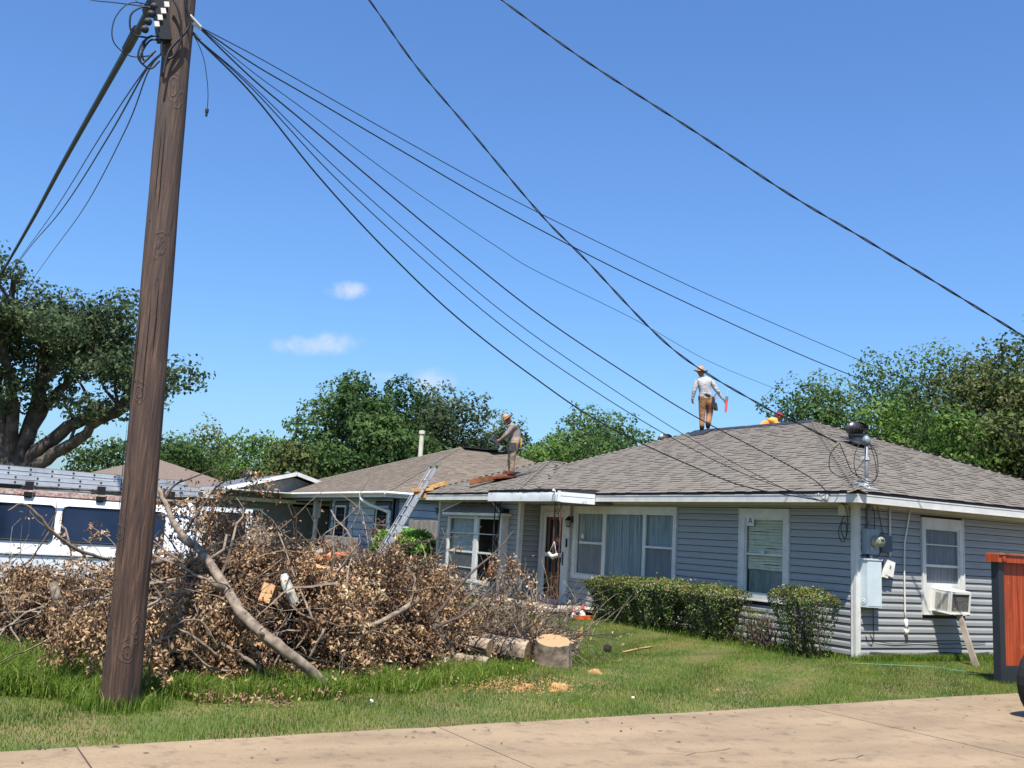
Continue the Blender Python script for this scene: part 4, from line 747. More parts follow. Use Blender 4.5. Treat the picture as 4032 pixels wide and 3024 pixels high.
fk2 = n.nodes.new('ShaderNodeMapRange'); fk2.inputs['From Min'].default_value = .2; fk2.inputs['From Max'].default_value = 1; fk2.inputs['To Max'].default_value = .26; Lk(fk.outputs[0], fk2.inputs['Value'])
mx2 = n.nodes.new('ShaderNodeMix'); mx2.data_type = 'RGBA'; Lk(fk2.outputs[0], mx2.inputs['Factor']); Lk(mx.outputs['Result'], mx2.inputs['A']); mx2.inputs['B'].default_value = (*lin(48, 34, 34), 1)
Lk(mx2.outputs['Result'], bs.inputs['Base Color']); bs.inputs['Roughness'].default_value = .8
ad = n.nodes.new('ShaderNodeMath'); ad.operation = 'ADD'; Lk(wv.outputs['Fac'], ad.inputs[0]); Lk(fk2.outputs[0], ad.inputs[1])
bp = n.nodes.new('ShaderNodeBump'); bp.inputs['Strength'].default_value = .9; bp.inputs['Distance'].default_value = .02; Lk(ad.outputs[0], bp.inputs['Height']); Lk(bp.outputs[0], bs.inputs['Normal'])
b = MB(); N = 26; pts = []; rad = []
for i in range(N+1):
    z = -.3+10.8*i/N; pts.append((2.615+.012*math.sin(z*1.1), -12.10-.0344*z+.010*math.sin(z*.8), z)); rad.append((.160 if z > .3 else .172)-.0040*max(z, 0)+.002*math.sin(z*5))
b.tube(pts, rad, 28, jit=.012); pole = b.build('utility_pole', polem, base=(2.615, -12.1, 0), smooth=True, label='tall leaning brown wooden utility pole in the grass by the road', cat='pole')
b = MB(); b.tube([(2.66, -12.36, 6.53), (2.72, -12.25, 6.50), (2.71, -12.14, 6.42)], .018, 6); b.box(2.70, 2.72, -12.36, -12.32, 6.46, 6.56); b.tube([(2.70, -12.28, 6.46), (2.70, -12.13, 6.40)], .012, 6); b.build('bracket', M('steel_seal', (0, 0, 0)), pole)
b = MB(); b.tube([(2.66, -12.2, 6.36), (2.68, -12.13, 6.30)], .016, 6); b.build('bracket', M('bracket_dark', lin(60, 66, 62), .6), pole)
# drying cracks, staples and a tag on the shaft
b = MB()
for i in range(22):
    z = random.uniform(.2, 6.8); a = random.uniform(-2.2, .6); L_ = random.uniform(.25, 1.1); pp = []
    for j in range(6):
        zz = z+L_*j/5; r_ = .160-.0040*zz+.0015; aa = a+random.uniform(-.012, .012); pp.append((2.615+r_*math.cos(aa), -12.10-.0344*zz+r_*math.sin(aa), zz))
    b.tube(pp, [.0005, .0035, .0045, .004, .003, .0005], 4, cap=False)
b.build('drying_crack', M('crack_dark', lin(20, 15, 13), .95), pole, kind='stuff')
b = MB()
for i in range(60):
    z = random.uniform(1.0, 2.1) if i < 45 else random.uniform(2.2, 5); a = random.uniform(-1.9, .3); r_ = .160-.0040*z; b.obox((2.615+r_*math.cos(a), -12.10-.0344*z+r_*math.sin(a), z), (math.cos(a), math.sin(a), 0), (-math.sin(a), math.cos(a), 0), (0, 0, 1), .008, random.uniform(.006, .014), .004)
b.build('staples', M('rusty_staple', lin(120, 104, 92), .5, metal=.4), pole, kind='stuff')
# terminal block with white caps
b = MB(); b.obox((2.74, -12.52, 6.38), (1, 0, 0), (0, 1, .25), (0, -.25, 1), .13, .12, .46); tb = b.build('terminal_block', blk, label='black cable terminal block with white caps on the pole side', cat='terminal')
for i in range(4):
    b = MB(); q = Vector((2.81, -12.50-i*.022, 6.50-i*.075)); b.obox(q, (1, 0, 0), (0, 1, .25), (0, -.25, 1), .03, .045, .05); b.build('white_cap', pvc, tb)
    b = MB(); b.lathe((2.78, -12.60-i*.02, 6.46-i*.085), [(.03, -.025), (.038, 0), (.03, .03), (0, .04)], 8, (.4, -1, 0)); b.build('insulator', irond, tb, smooth=True)
b = MB(); b.tube(smooth_path([(2.80, -12.46, 6.6), (2.83, -12.38, 6.45), (2.82, -12.33, 6.2), (2.80, -12.38, 6.0), (2.79, -12.47, 5.98), (2.78, -12.5, 6.15)], 6), .012, 6); b.tube(smooth_path([(2.81, -12.36, 6.95), (2.82, -12.34, 6.6), (2.81, -12.27, 6.35), (2.80, -12.42, 6.05), (2.8, -12.45, 5.78)], 6), .014, 6); b.build('riser_cable', blk, pole, smooth=True)
# ================================================================ NEIGHBOUR HOUSE (pale blue)
NX = Vector((-27, 4, 0))
nb = empty('pale_blue_house', NX, 'pale blue house with brown hip roof behind the brush pile', 'house')
pblue = M('pale_blue_siding', lin(162, 174, 180), .6, lin(152, 164, 172), 3, dirt=(lin(160, 168, 170), 1.5, .6, .9))
slate = M('slate_blue_trim', lin(66, 78, 92), .6)
NW1 = (-25.98, -24.5, .95, 2.56); NW2 = (-21.95, -20.50, .95, 2.56); ND = (-31.2, -26.36, 0, 2.55)
wall('y', .35, -31.25, -20.33, [NW1, NW2, ND], z1=2.72, mat=pblue, step=.255, parent=nb, label='front wall of wide pale blue boards', maxlen=4)
wall('x', -20.3, .37, 12, [], z1=2.72, mat=pblue, step=.255, parent=nb, label='side wall of wide pale blue boards', maxlen=4)
b = MB(); b.box(-20.42, -20.26, .31, .36, 0, 2.74); b.box(-20.3, -20.26, .31, .50, 0, 2.74); b.build('corner_board', slate, nb); b = MB(); b.box(-26.40, -26.28, .30, .36, 0, 2.66); b.build('corner_board', slate, nb)
for (u0, u1, z0, z1) in (NW1, NW2):
    wn = window('y', .35, u0+.05, u1-.05, z0, z1, .16, nb, [(u0+.3, u1-.3, 1.15, 2.4, glassmat('dark_pane', (.02, .025, .03), .5) if 'dark_pane' not in MATS else MATS['dark_pane'])], bars=[(u0+.25, u1-.25, 1.78, 1.83), ((u0+u1)/2-.01, (u0+u1)/2+.01, 1.83, 2.4), (u0+.25, u1-.25, 2.08, 2.10), (u0+.25, u1-.25, 1.42, 1.44)], trim=slate, curtain=None)
    b = MB(); b.box(u0+.20, u0+.27, .285, .31, 1.1, 2.45); b.box(u1-.27, u1-.20, .285, .31, 1.1, 2.45); b.box(u0+.27, u1-.27, .286, .31, 2.38, 2.45); b.box(u0+.27, u1-.27, .286, .31, 1.08, 1.15); b.box(u0+.27, u1-.27, .286, .31, 1.77, 1.82); b.build('inner_frame', white, wn)
# recessed entry with iron bars and post
b = MB(); b.box(-31.25, -26.3, 2.0, 2.1, 0, 2.6); b.box(-26.36, -26.3, .4, 2.0, 0, 2.6); b.box(-31.3, -31.2, .4, 2.0, 0, 2.6); b.box(-31.2, -26.36, .36, 2.0, 2.56, 2.6); b.build('entry_recess', M('entry_beige', lin(104, 98, 90), .8), nb)
b = MB(); b.box(-30.9, -29.6, 1.9, 1.97, .9, 2.35); b.build('entry_window', M('entry_dark', lin(26, 24, 26), .4), nb); b = MB(); b.box(-28.9, -26.9, 1.9, 1.96, 0, 2.3); b.build('entry_door', M('entry_dark', (0, 0, 0)), nb)
for i in range(22): b = MB(); b.box(-29.45+i*.14, -29.43+i*.14, 1.5, 1.52, 0, 2.4); b.build('iron_bar', irond, nb)
b = MB(); b.box(-29.5, -26.4, 1.49, 1.53, 1.15, 1.19); b.box(-29.5, -26.4, 1.49, 1.53, 2.3, 2.34); b.build('bar_rail', irond, nb)
b = MB(); b.box(-27.15, -26.55, .9, 1.2, 0, 2.55); b.build('plank_screen', M('weathered_board', (0, 0, 0)), nb)
b = MB(); b.lathe((-28.05, .36, 0), [(.10, 0), (.10, 1.95)], 10); b.box(-28.19, -27.91, .24, .48, 1.95, 2.6); b.build('porch_post', M('pale_post', lin(176, 182, 178), .6), nb)
nh = hip(-35.5, -19.95, -.15, 12.5, -25.15, -25.15, 5.15, 7.3, 5.08, 2.86)
nh['tri'] = []
nroof = deck(nh, 'roof', nb)
nA, nB, nC, nD, nP, nQ = (nh[k] for k in 'ABCDPQ')
nshing = M('neighbour_shingle', lin(118, 106, 92), .92, lin(100, 90, 80), 25, attr=.15)
shingle_stuff(plane(nA, nB, nP, nP, widths=(.35, .45), thk=(.008, .013))+plane(nB, nC, nQ, nP, widths=(.35, .45), thk=(.008, .014)), nroof, mats=[nshing, butt])
caps(nroof, nB, nP, sides=((-1, 0, -.05), (0, 1, -.1)), wd=.2, single=False); caps(nroof, nA, nP, sides=((1, 0, 0), (0, 1, 0)), single=False)
b = MB(); b.bar((-25.05, 5.2, 5.10), (-25.05, 6.9, 5.10), .42, .03); b.bar((-24.7, 6.3, 5.11), (-25.1, 7.4, 5.15), .3, .03); b.build('ridge_felt', tarp, nroof)
gut = M('white_gutter', lin(214, 218, 216), .45)
b = MB(); 
b.tube([(-35.5, -.20, 2.86), (-19.9, -.20, 2.86)], .055, 8); b.tube([(-19.9, -.2, 2.86), (-19.9, 12, 2.86)], .055, 8); b.box(-35.5, -19.95, -.15, -.12, 2.72, 2.86); b.box(-19.98, -19.95, -.12, 12, 2.72, 2.86); b.build('gutter', gut, nb)
b = MB(); b.tube(smooth_path([(-22.05, -.2, 2.84), (-22.05, -.18, 2.66), (-21.5, .0, 2.45), (-20.52, .22, 2.25), (-20.45, .25, 2.1), (-20.45, .25, 0)], 4), .06, 8); b.build('downspout', gut, nb, smooth=True)
b = MB(); b.box(-35.5, -19.98, -.12, .34, 2.70, 2.72); b.box(-20.28, -19.98, .3, 12, 2.70, 2.72); b.build('soffit', M('slate_soffit', lin(90, 102, 114), .7), nb)
b = MB()
for i in range(5):
    a = math.pi/2+i*2*math.pi/5; c = Vector((-20.25, 2.02, 2.42)); p = lambda r, t: c+Vector((0, math.cos(t)*r, math.sin(t)*r))
    b.add([c+Vector((.05, 0, 0)), p(.075, a-.63), p(.21, a), p(.075, a+.63)], [(0, 1, 2), (0, 2, 3)])
    b.add([c-Vector((.0, 0, 0)), p(.075, a-.63), p(.21, a), p(.075, a+.63)], [(0, 1, 2), (0, 2, 3)])
b.build('barn_star', M('dark_star', lin(60, 58, 60), .6), label='dark metal star on the pale blue side wall', cat='ornament')
# carport with thin white roof edge at the left of it
cpt = empty('carport', (-36, -1.6, 0), 'open carport with thin white roof edge and braced post left of the pale blue house', 'carport')
b = MB(); b.box(-44, -29.5, -3.2, -.20, 2.86, 2.90); b.box(-44, -29.5, -3.24, -3.2, 2.83, 2.95); b.build('roof', gut, cpt)
b = MB(); b.box(-44, -29.5, -3.15, -3.0, 2.70, 2.86); b.box(-32.1, -31.9, -3.15, -3.0, 0, 2.7); b.bar((-32, -3.07, 1.9), (-33.0, -3.07, 2.72), .1, .1); b.bar((-32, -3.07, 1.9), (-32.0, -2.2, 2.72), .08, .08); b.box(-38.6, -38.45, -3.15, -3.0, 0, 2.7); b.build('frame', M('pale_blue_beam', lin(150, 164, 176), .6), cpt)
# ---- further houses
def small_house(x0, x1, y0, y1, hw, zr, wallc, roofc, label, ridge='x', gable=False):
    h = empty('far_house', ((x0+x1)/2, (y0+y1)/2, 0), label, 'house'); o = .4
    b = MB(); b.box(x0, x1, y0, y1, 0, hw)
    if gable: b.add([(x1, y0, hw), (x1, y1, hw), (x1, (y0+y1)/2, zr-.15)], [(0, 1, 2)])
    b.build('wall', wallc, h)
    for k in range(int(hw/.2)): b = MB(); b.box(x1, x1+.012, y0, y1, k*.2, k*.2+.185); b.box(x0, x1, y0-.012, y0, k*.2, k*.2+.185); b.build('siding_board', wallc, h)
    b = MB(); xm, ym = (x0+x1)/2, (y0+y1)/2; r = min(x1-x0, y1-y0)/2+o
    if gable: vs = [(x0-o, y0-o, hw), (x1+o, y0-o, hw), (x1+o, y1+o, hw), (x0-o, y1+o, hw), (x0-o, ym, zr), (x1+o, ym, zr)]; fs = [(0, 1, 5, 4), (2, 3, 4, 5)]
    else: vs = [(x0-o, y0-o, hw), (x1+o, y0-o, hw), (x1+o, y1+o, hw), (x0-o, y1+o, hw), (x0-o+r, ym, zr), (x1+o-r, ym, zr)]; fs = [(0, 1, 5, 4), (1, 2, 5), (2, 3, 4, 5), (3, 0, 4)]
    b.add(vs, fs); b.build('roof', roofc, h)
    b = MB()
    if gable: b.bar(vs[1], vs[5], .04, .16); b.bar(vs[2], vs[5], .04, .16)
    b.bar(vs[0], vs[1], .04, .14); b.bar(vs[1], vs[2], .04, .14); b.build('fascia', white, h); return h
rbrown = M('far_brown_shingle', lin(116, 102, 92), .95, lin(98, 86, 78), 9, (1, 1, 6)); rgrey = M('far_grey_shingle', lin(98, 100, 112), .95, lin(84, 88, 98), 9, (1, 1, 6))
wgrey = M('far_grey_wall', lin(118, 120, 118), .8); wtan = M('far_tan_wall', lin(150, 138, 118), .8)
small_house(-48, -41, -7.2, 1.2, 3.05, 4.62, wtan, rbrown, 'far house with a brown hip roof seen over the van ladder rack')
gh = small_house(-38, -31.2, -3.6, 4.2, 2.55, 3.75, wgrey, rgrey, 'far grey house with dark grey gable roof behind the carport', gable=True)
b = MB(); b.box(-31.18, -31.14, -2.55, -.9, 1.55, 2.2); fwn = b.build('window', white, gh); 
for i in range(4): b = MB(); b.box(-31.13, -31.12, -2.45+i*.37, -2.13+i*.37, 1.63, 2.1); b.build('pane', M('far_pane', lin(70, 84, 92), .2), fwn)
b = MB(); b.lathe((-33, -1.2, 3.2), [(.12, 0), (.12, .45), (.2, .5), (.2, .6), (0, .66)], 10); b.build('vent_pipe', galv, gh); b = MB(); b.lathe((-34, .9, 3.5), [(.1, 0), (.1, .35), (.16, .4), (0, .5)], 8); b.build('vent_pipe', galv, gh)
small_house(-50, -38.5, -16, -5.6, 2.9, 3.95, wtan, rbrown, 'long low brown roofed house behind the ladder rack')
b = MB(); b.box(-40.75, -40.6, 3.2, 3.35, 0, 4.3); b.build('bare_post', M('raw_post', lin(176, 150, 118), .85), label='slim bare wooden post rising behind the grey gable roof', cat='post')
b = MB(); b.lathe((-28.28, 4.84, 3.9), [(.10, 0), (.10, 1.85), (.14, 1.88), (.14, 2.02), (0, 2.04)], 10); b.build('flue_pipe', M('cream_pipe', lin(206, 200, 176), .6), base=(-28.28, 4.84, 3.9), smooth=False, label='tall cream flue pipe behind the pale blue house roof', cat='pipe')
# ---- dog-eared fences
fencem = M('weathered_picket', lin(150, 138, 128), .9, lin(118, 108, 100), 4, (3, 3, .5), bump=.004, orand=.12); newm = M('new_picket', lin(206, 160, 92), .85)
def fence(a, b_, h, label, new=(), hz=False, wd=.14):
    a = Vector(a); b_ = Vector(b_); d = (b_-a).normalized(); L = (b_-a).length; f = empty('board_fence', (a+b_)/2, label, 'fence'); n = int(L/wd); nn = d.cross(Vector((0, 0, 1)))
    for i in range(n):
        p = a+d*(i*wd); hh = h+random.uniform(-.015, .015); e = d*(wd-.006); t = nn*.018
        if hz: continue
        vs = [p, p+e, p+e+Vector((0, 0, hh-.035)), p+e*.8+Vector((0, 0, hh)), p+e*.2+Vector((0, 0, hh)), p+Vector((0, 0, hh-.035))]
        b = MB(); b.add(vs+[v+t for v in vs], [tuple(range(6)), tuple(range(11, 5, -1))]+[(j, (j+1) % 6, (j+1) % 6+6, j+6) for j in range(6)]); b.build('picket', newm if i in new else fencem, f)
    for z in (.3, h-.3): b = MB(); b.bar(a+nn*-.03+Vector((0, 0, z)), b_+nn*-.03+Vector((0, 0, z)), .04, .09); b.build('rail', fencem, f)
    return f
fence((-20.2, .9, 0), (-14.9, .9, 0), 2.02, 'weathered dog-eared picket fence between the two houses behind the bush')
fence((-24.2, -.6, 0), (-20.9, -.6, 0), 1.32, 'low weathered fence under the pale blue house windows')
fence((-27.2, -4.6, 0), (-27.2, -1.8, 0), 1.55, 'grey wood fence with one fresh orange picket behind the van door', new=(10, 11))
b = MB(); f = empty('gate_board', (-25.5, -3.6, 0), 'weathered horizontal gate boards with a raw post behind the van door', 'gate')
for k in range(4): b = MB(); b.bar((-25.5, -4.6, .25+k*.3), (-25.5, -2.2, .25+k*.3), .03, .27); b.build('plank', fencem, f)
b = MB(); b.box(-25.46, -25.36, -4.0, -3.85, 0, 1.5); b.build('post', M('raw_post', (0, 0, 0)), f)
# ================================================================ WHITE VAN with ladder rack
van = empty('white_van', (-5.5, -12.6, 0), 'white work van with dark windows and ladder rack parked behind the brush', 'van')
vw = M('van_white_paint', lin(226, 230, 232), .3, lin(216, 220, 224), 2, coat=.4, dirt=(lin(180, 176, 168), 2.5, .66, .9)); rust = M('van_rust', lin(150, 100, 84), .8, lin(196, 180, 170), 9, (1, 3, 3))
def vsec(y):   # half profile of the van body across x, side facing +x at -4.5
    return [(-4.52, .42), (-4.47, .62), (-4.45, 1.02), (-4.47, 1.08), (-4.56, 1.62), (-4.66, 1.83), (-4.80, 1.91), (-5.5, 1.95), (-6.2, 1.91), (-6.34, 1.83), (-6.44, 1.62), (-6.53, 1.08), (-6.55, 1.02), (-6.53, .62), (-6.48, .42)]
b = MB(); ys = [-15.2, -14.6, -10.10, -9.97, -9.92]; sc2 = [.9, 1, 1, .985, .94]; vs = []
for y, k in zip(ys, sc2): vs += [(-5.5+(x+5.5)*k, y, 1.2+(z-1.2)*(k if y > -10 else 1)) for x, z in vsec(y)]
m = 15; b.add(vs, [(i*m+j, i*m+j+1, (i+1)*m+j+1, (i+1)*m+j) for i in range(4) for j in range(m-1)]+[tuple(range(4*m, 5*m)), tuple(range(m))]); b.build('body', vw, van, smooth=False)
dkg = M('van_dark_glass', lin(22, 30, 46), .08, lin(34, 42, 60), 1.2, spec=.6)
def vwin(y0, y1):
    b = MB(); r = .07; z0, z1 = 1.20, 1.72; cor = [(y0, z0), (y1, z0), (y1, z1), (y0, z1)]; P_ = []
    for i, (cy_, cz) in enumerate(cor):
        sy_, sz_ = (1 if i in (0, 3) else -1), (1 if i in (0, 1) else -1)
        for a in range(5):
            t = (math.pi+math.pi/2*i)+a*math.pi/8; P_.append((cy_+sy_*r+r*math.cos(t), cz+sz_*r+r*math.sin(t)))
    xx = lambda z: -4.47-(z-1.08)*.167+.014
    b.add([(xx(z), y, z) for y, z in P_], [tuple(range(len(P_)))]); w_ = b.build('window', dkg, van)
    mb = MB(); q = [(xx(z)+.004, y, z) for y, z in P_]; mb.tube(q+[q[0]], .012, 5, cap=False); mb.build('gasket', M('gasket', lin(20, 20, 22), .6), w_)
vwin(-12.98, -12.03); vwin(-11.91, -10.98); vwin(-10.88, -10.42); vwin(-14.4, -13.15)
b = MB(); b.box(-4.50, -4.462, -15, -9.98, 1.905, 1.93); b.box(-4.80, -4.66, -15.1, -10.05, 1.86, 1.915); b.build('rain_gutter', rust, van)
b = MB(); b.box(-4.47, -4.435, -15, -10.0, .985, 1.0); b.build('body_crease', M('gasket', (0, 0, 0)), van); b = MB(); b.box(-4.56, -4.47, -14.5, -10, .30, .46); b.build('sill', rust, van)
for y in (-13.9, -10.9): b = MB(); b.lathe((-4.75, y, .34), [(.34, 0), (.34, .2), (.2, .22), (.16, .2), (0, .2)], 20, (1, 0, 0)); wl_ = b.build('wheel', M('tyre', lin(26, 26, 27), .85), van); b = MB(); b.lathe((-4.56, y, .34), [(.2, 0), (.18, .03), (.06, .05), (0, .05)], 16, (1, 0, 0)); b.build('rim', galv, wl_)
# open rear door with its window
b = MB(); dy0, dy1 = -9.88, -9.02
b.box(-4.62, -4.57, dy0, dy0+.09, .55, 1.86); b.box(-4.62, -4.57, dy1-.09, dy1, .55, 1.86); b.box(-4.62, -4.57, dy0+.09, dy1-.09, 1.79, 1.86); b.box(-4.62, -4.57, dy0+.09, dy1-.09, .55, 1.12); o = b.build('rear_door', vw, van, label='open rear door swung out sideways')
b = MB(); b.box(-4.60, -4.59, dy0+.09, dy1-.09, 1.12, 1.79); b.build('window', dkg, o)
# ladder rack
rk = M('rack_black', lin(26, 26, 28), .5)
for y in (-14.1, -12.42, -11.40, -10.35): b = MB(); b.box(-4.70, -4.62, y-.05, y+.05, 1.82, 1.96); b.box(-6.4, -4.64, y-.03, y+.03, 1.955, 1.985); b.box(-4.66, -4.60, y-.06, y+.06, 1.84, 2.06); b.build('rack_bow', rk, van)
b = MB(); b.box(-4.70, -4.66, -10.75, -10.70, 2.1, 2.52); b.box(-4.73, -4.66, -10.90, -10.75, 2.28, 2.50); b.build('rack_upright', rk, van)
alu = M('ladder_aluminium', lin(190, 194, 198), .4, lin(168, 172, 178), 3, metal=.35); alud = M('rung_end', lin(40, 44, 46), .5); capg = M('green_foot', lin(30, 74, 62), .6)
def extension_ladder(org, d, side, nrm, L, label, sections=2, wd=.42, rungs=.305, fly=(0, 0), name='extension_ladder', feet=True):
    """rails and rungs along d, width along side, sections stacked along nrm"""
    org = Vector(org); d = Vector(d).normalized(); side = Vector(side).normalized(); nrm = Vector(nrm).normalized(); L_ = empty(name, org, label, 'ladder')
    for s_ in range(sections):
        w_ = wd-.05*s_; o = org+nrm*(.075*s_)+d*(fly[0] if s_ else 0); l = L-(fly[1] if s_ else 0)
        for q in (-1, 1):
            b = MB(); c_ = o+side*q*w_/2+d*l/2; b.obox(c_, d, nrm, side, l, .072, .006); b.obox(c_+nrm*.034-side*q*.012, d, nrm, side, l, .006, .03); b.obox(c_-nrm*.034-side*q*.012, d, nrm, side, l, .006, .03); b.build('rail', alu, L_)
        for i in range(int(l/rungs)):
            p = o+d*(.15+i*rungs); b = MB(); b.tube([p-side*w_/2, p+side*w_/2], .016, 6); r_ = b.build('rung', alu, L_)
            for q in (-1, 1): b = MB(); b.tube([p+side*q*(w_/2), p+side*q*(w_/2+.008)], .017, 6); b.build('rung_end', alud, r_)
    if feet:
        for q in (-1, 1): b = MB(); b.obox(org+side*q*wd/2+d*(L+.01), d, nrm, side, .06, .08, .03); b.build('end_cap', capg, L_)
    return L_
extension_ladder((-5.0, -15.2, 2.03), (0, 1, .004), (1, 0, 0), (0, 0, 1), 5.35, 'lower aluminium extension ladder lying on the van rack')
extension_ladder((-5.05, -15.0, 2.20), (0, 1, -.012), (1, 0, 0), (0, 0, 1), 4.9, 'upper aluminium extension ladder lying on the van rack')
b = MB(); b.add([(-4.9, -12.3, 1.955), (-4.9, -11.5, 1.975), (-5.2, -11.5, 1.985), (-5.2, -12.3, 1.96), (-4.9, -12.3, 1.94), (-4.9, -11.5, 1.945), (-5.2, -11.5, 1.95), (-5.2, -12.3, 1.945)], BF); b.build('gutter_piece', white, label='white gutter offcut lying on the van roof under the ladders', cat='gutter')
b = MB(); b.box(-5.4, -4.9, -12.9, -12.5, 1.95, 2.06); b.build('tool_case', M('dark_case', lin(50, 48, 46), .7), label='dark tool case on the van roof', cat='case')
# ================================================================ LEANING LADDER AND SCRAPS ON THE EAVE
ld = Vector((0, 1.52, 2.78)).normalized(); ln = Vector((0, -ld.z, ld.y))
extension_ladder((-15.0, -2.72, .05), ld, (1, 0, 0), ln, 3.95, 'aluminium extension ladder leaning against the wing eave', fly=(-.0, 1.0))
b = MB(); b.tube(smooth_path([(-15.5, -1.95, 1.62), (-15.3, -1.80, 1.66), (-15.0, -1.75, 1.66), (-14.7, -1.80, 1.66), (-14.5, -1.95, 1.60)], 4), .02, 6); b.build('ladder_stabiliser', alu, smooth=True, label='bent aluminium stabiliser bar on the leaning ladder', cat='ladder part')
pine = M('torn_sheathing', lin(196, 156, 100), .85, lin(164, 120, 72), 7, bump=.006, bscale=25)
def chunk(org, ax, L, W_, T, mat, label, name, seed, cat, group=None, tilt=0):
    rr = random.Random(seed); b = MB(); ax = Vector(ax).normalized(); s_ = ax.cross(Vector((0, math.sin(tilt), math.cos(tilt)))).normalized(); n_ = s_.cross(ax); org = Vector(org); k = 7; top = []; bot = []
    for i in range(k+1):
        f = i/k; w1 = W_/2*(rr.uniform(.7, 1.1)); w2 = W_/2*rr.uniform(.7, 1.1); c = org+ax*L*(f-.5)
        for q, wq in ((-1, w1), (1, w2)): p = c+s_*q*wq; top.append(p+n_*(T*rr.uniform(.8, 1.2))); bot.append(p)
    b.add(top+bot, [(2*i, 2*i+1, 2*i+3, 2*i+2) for i in range(k)]+[(2*k+2+2*i+2, 2*k+2+2*i+3, 2*k+2+2*i+1, 2*k+2+2*i) for i in range(k)]+[(2*i+2, 2*i+2*k+4, 2*i+2*k+2, 2*i) for i in range(k)]+[(2*i+1, 2*i+2*k+3, 2*i+2*k+5, 2*i+3) for i in range(k)]+[(0, 2*k+2, 2*k+3, 1), (2*k+1, 4*k+3, 4*k+2, 2*k)])
    return b.build(name, mat, label=label, cat=cat, group=group)
chunk((-14.95, -.85, 2.90), (.3, 1, .35), .95, .30, .10, pine, 'long torn tan sheathing piece on the wing eave beside the ladder top', 'sheathing_scrap', 3, 'scrap')
chunk((-14.95, -1.12, 2.80), (.5, .8, .12), .62, .30, .09, pine, 'short torn tan sheathing piece hanging over the wing eave', 'sheathing_scrap', 5, 'scrap')
chunk((-14.9, -1.16, 2.62), (.5, .8, -.1), .42, .10, .12, M('torn_sheathing2', lin(196, 134, 70), .9, lin(150, 96, 50), 8), 'orange-brown splintered strip below the eave scraps', 'sheathing_scrap', 9, 'scrap')
rotw = M('rotten_board', lin(136, 84, 50), .85, lin(84, 50, 32), 5, (1, 1, 1), bump=.008, bscale=18)
RS = (0, .42)
chunk((-12.55, -.30, 3.12), (.49, .87, .24), 1.05, .24, .12, rotw, 'thick rust-brown board by the crouching roofer on the wing roof', 'roof_board', 12, 'board')
chunk((-12.05, -.05, 3.20), (.75, .55, .10), .75, .34, .05, M('rotten_board2', lin(124, 58, 36), .9, lin(84, 40, 28), 7), 'dark red torn felt under the roofer boots on the wing roof', 'torn_felt', 15, 'felt')
b = MB(); b.add([(-12.5, -.5, 3.02), (-11.5, .35, 3.37), (-11.35, .55, 3.46), (-11.8, .30, 3.36), (-12.3, -.1, 3.20)], [(0, 1, 2, 3, 4)]); b.build('felt_patch', tarp, label='black felt patch on the wing roof behind the roofer boots', cat='felt')
# ================================================================ ORANGE GATE PANEL, RED CAR
gt = empty('orange_gate', (2.5, 1.2, 0), 'orange stained vertical board gate panel in a black frame beside the house', 'gate')
ora = M('orange_stain', lin(176, 74, 30), .55, lin(128, 48, 20), 2.5, (9, 9, .5), bump=.003, bscale=12, orand=.12, dirt=(lin(200, 108, 50), 3, .6, .8)); fr_ = M('black_frame', lin(38, 42, 48), .55)
b = MB(); b.box(2.48, 2.60, .10, .22, 0, 1.73); b.build('post', fr_, gt); b = MB(); b.box(2.54, 2.60, .22, 3.4, .02, .25); b.box(2.48, 2.60, 3.3, 3.4, 0, 1.73); b.build('frame', fr_, gt)
for i in range(18): b = MB(); y = .225+i*.17; b.box(2.52, 2.568+random.uniform(0, .006), y, y+.165, .25, 1.73); b.build('plank', ora, gt)
b = MB(); b.box(2.45, 2.67, .04, 3.5, 1.84, 1.868); b.build('cap_board', M('cap_brown', lin(156, 96, 66), .7, lin(120, 66, 44), 4), gt)
b = MB(); b.box(2.60, 2.65, .03, 3.5, 1.73, 1.84); b.box(2.44, 2.60, .03, .09, 1.73, 1.84); b.lathe((2.62, .16, 1.785), [(.045, 0), (.045, .045)], 8, (1, 0, 0)); b.build('top_rail', ora, gt)
car = empty('red_car', (5.9, -.6, 0), 'red car at the right edge with only its black tyre and fender showing', 'car')
rp = M('red_paint', lin(140, 16, 22), .25, lin(120, 12, 18), 2, coat=.6)
b = MB(); sec = [(5.14, .42), (5.06, .62), (5.04, .95), (5.12, 1.03), (5.25, 1.45), (5.9, 1.52), (6.6, 1.45), (6.72, 1.03), (6.80, .95), (6.78, .62), (6.7, .42)]; ysx = [(-2.86, .86, .62), (-2.74, .97, .9), (-2.2, 1, 1), (1.1, 1, 1), (1.5, .9, .7)]; vs = []
for y, k, kk in ysx: vs += [(5.95+(x-5.92)*k, y+.06, .42+(z-.42)*(kk if y < -2.3 or y > 1.2 else 1)) for x, z in sec]
m = len(sec); b.add(vs, [(i*m+j, i*m+j+1, (i+1)*m+j+1, (i+1)*m+j) for i in range(4) for j in range(m-1)]+[tuple(range(m)), tuple(range(5*m-1, 4*m-1, -1))]); b.build('body', rp, car)
for y in (-2.44, .80):
    for x, s_ in ((5.09, -1), (6.81, 1)): b = MB(); b.lathe((x-.0*s_, y, .40), [(.30, -.02*1), (.385, -.03), (.40, .02), (.40, .18), (.385, .22), (.28, .23), (.22, .19), (0, .19)], 26, (s_, 0, 0)); wl_ = b.build('wheel', M('tyre', (0, 0, 0)), car, smooth=False); b = MB(); b.lathe((x+.19*s_, y, .40), [(.22, 0), (.2, .02), (.05, .03), (0, .03)], 16, (s_, 0, 0)); b.build('rim', galv, wl_)
b = MB(); b.box(5.4, 6.6, -2.62, -2.54, .45, .6); b.build('bumper', M('gasket', (0, 0, 0)), car)
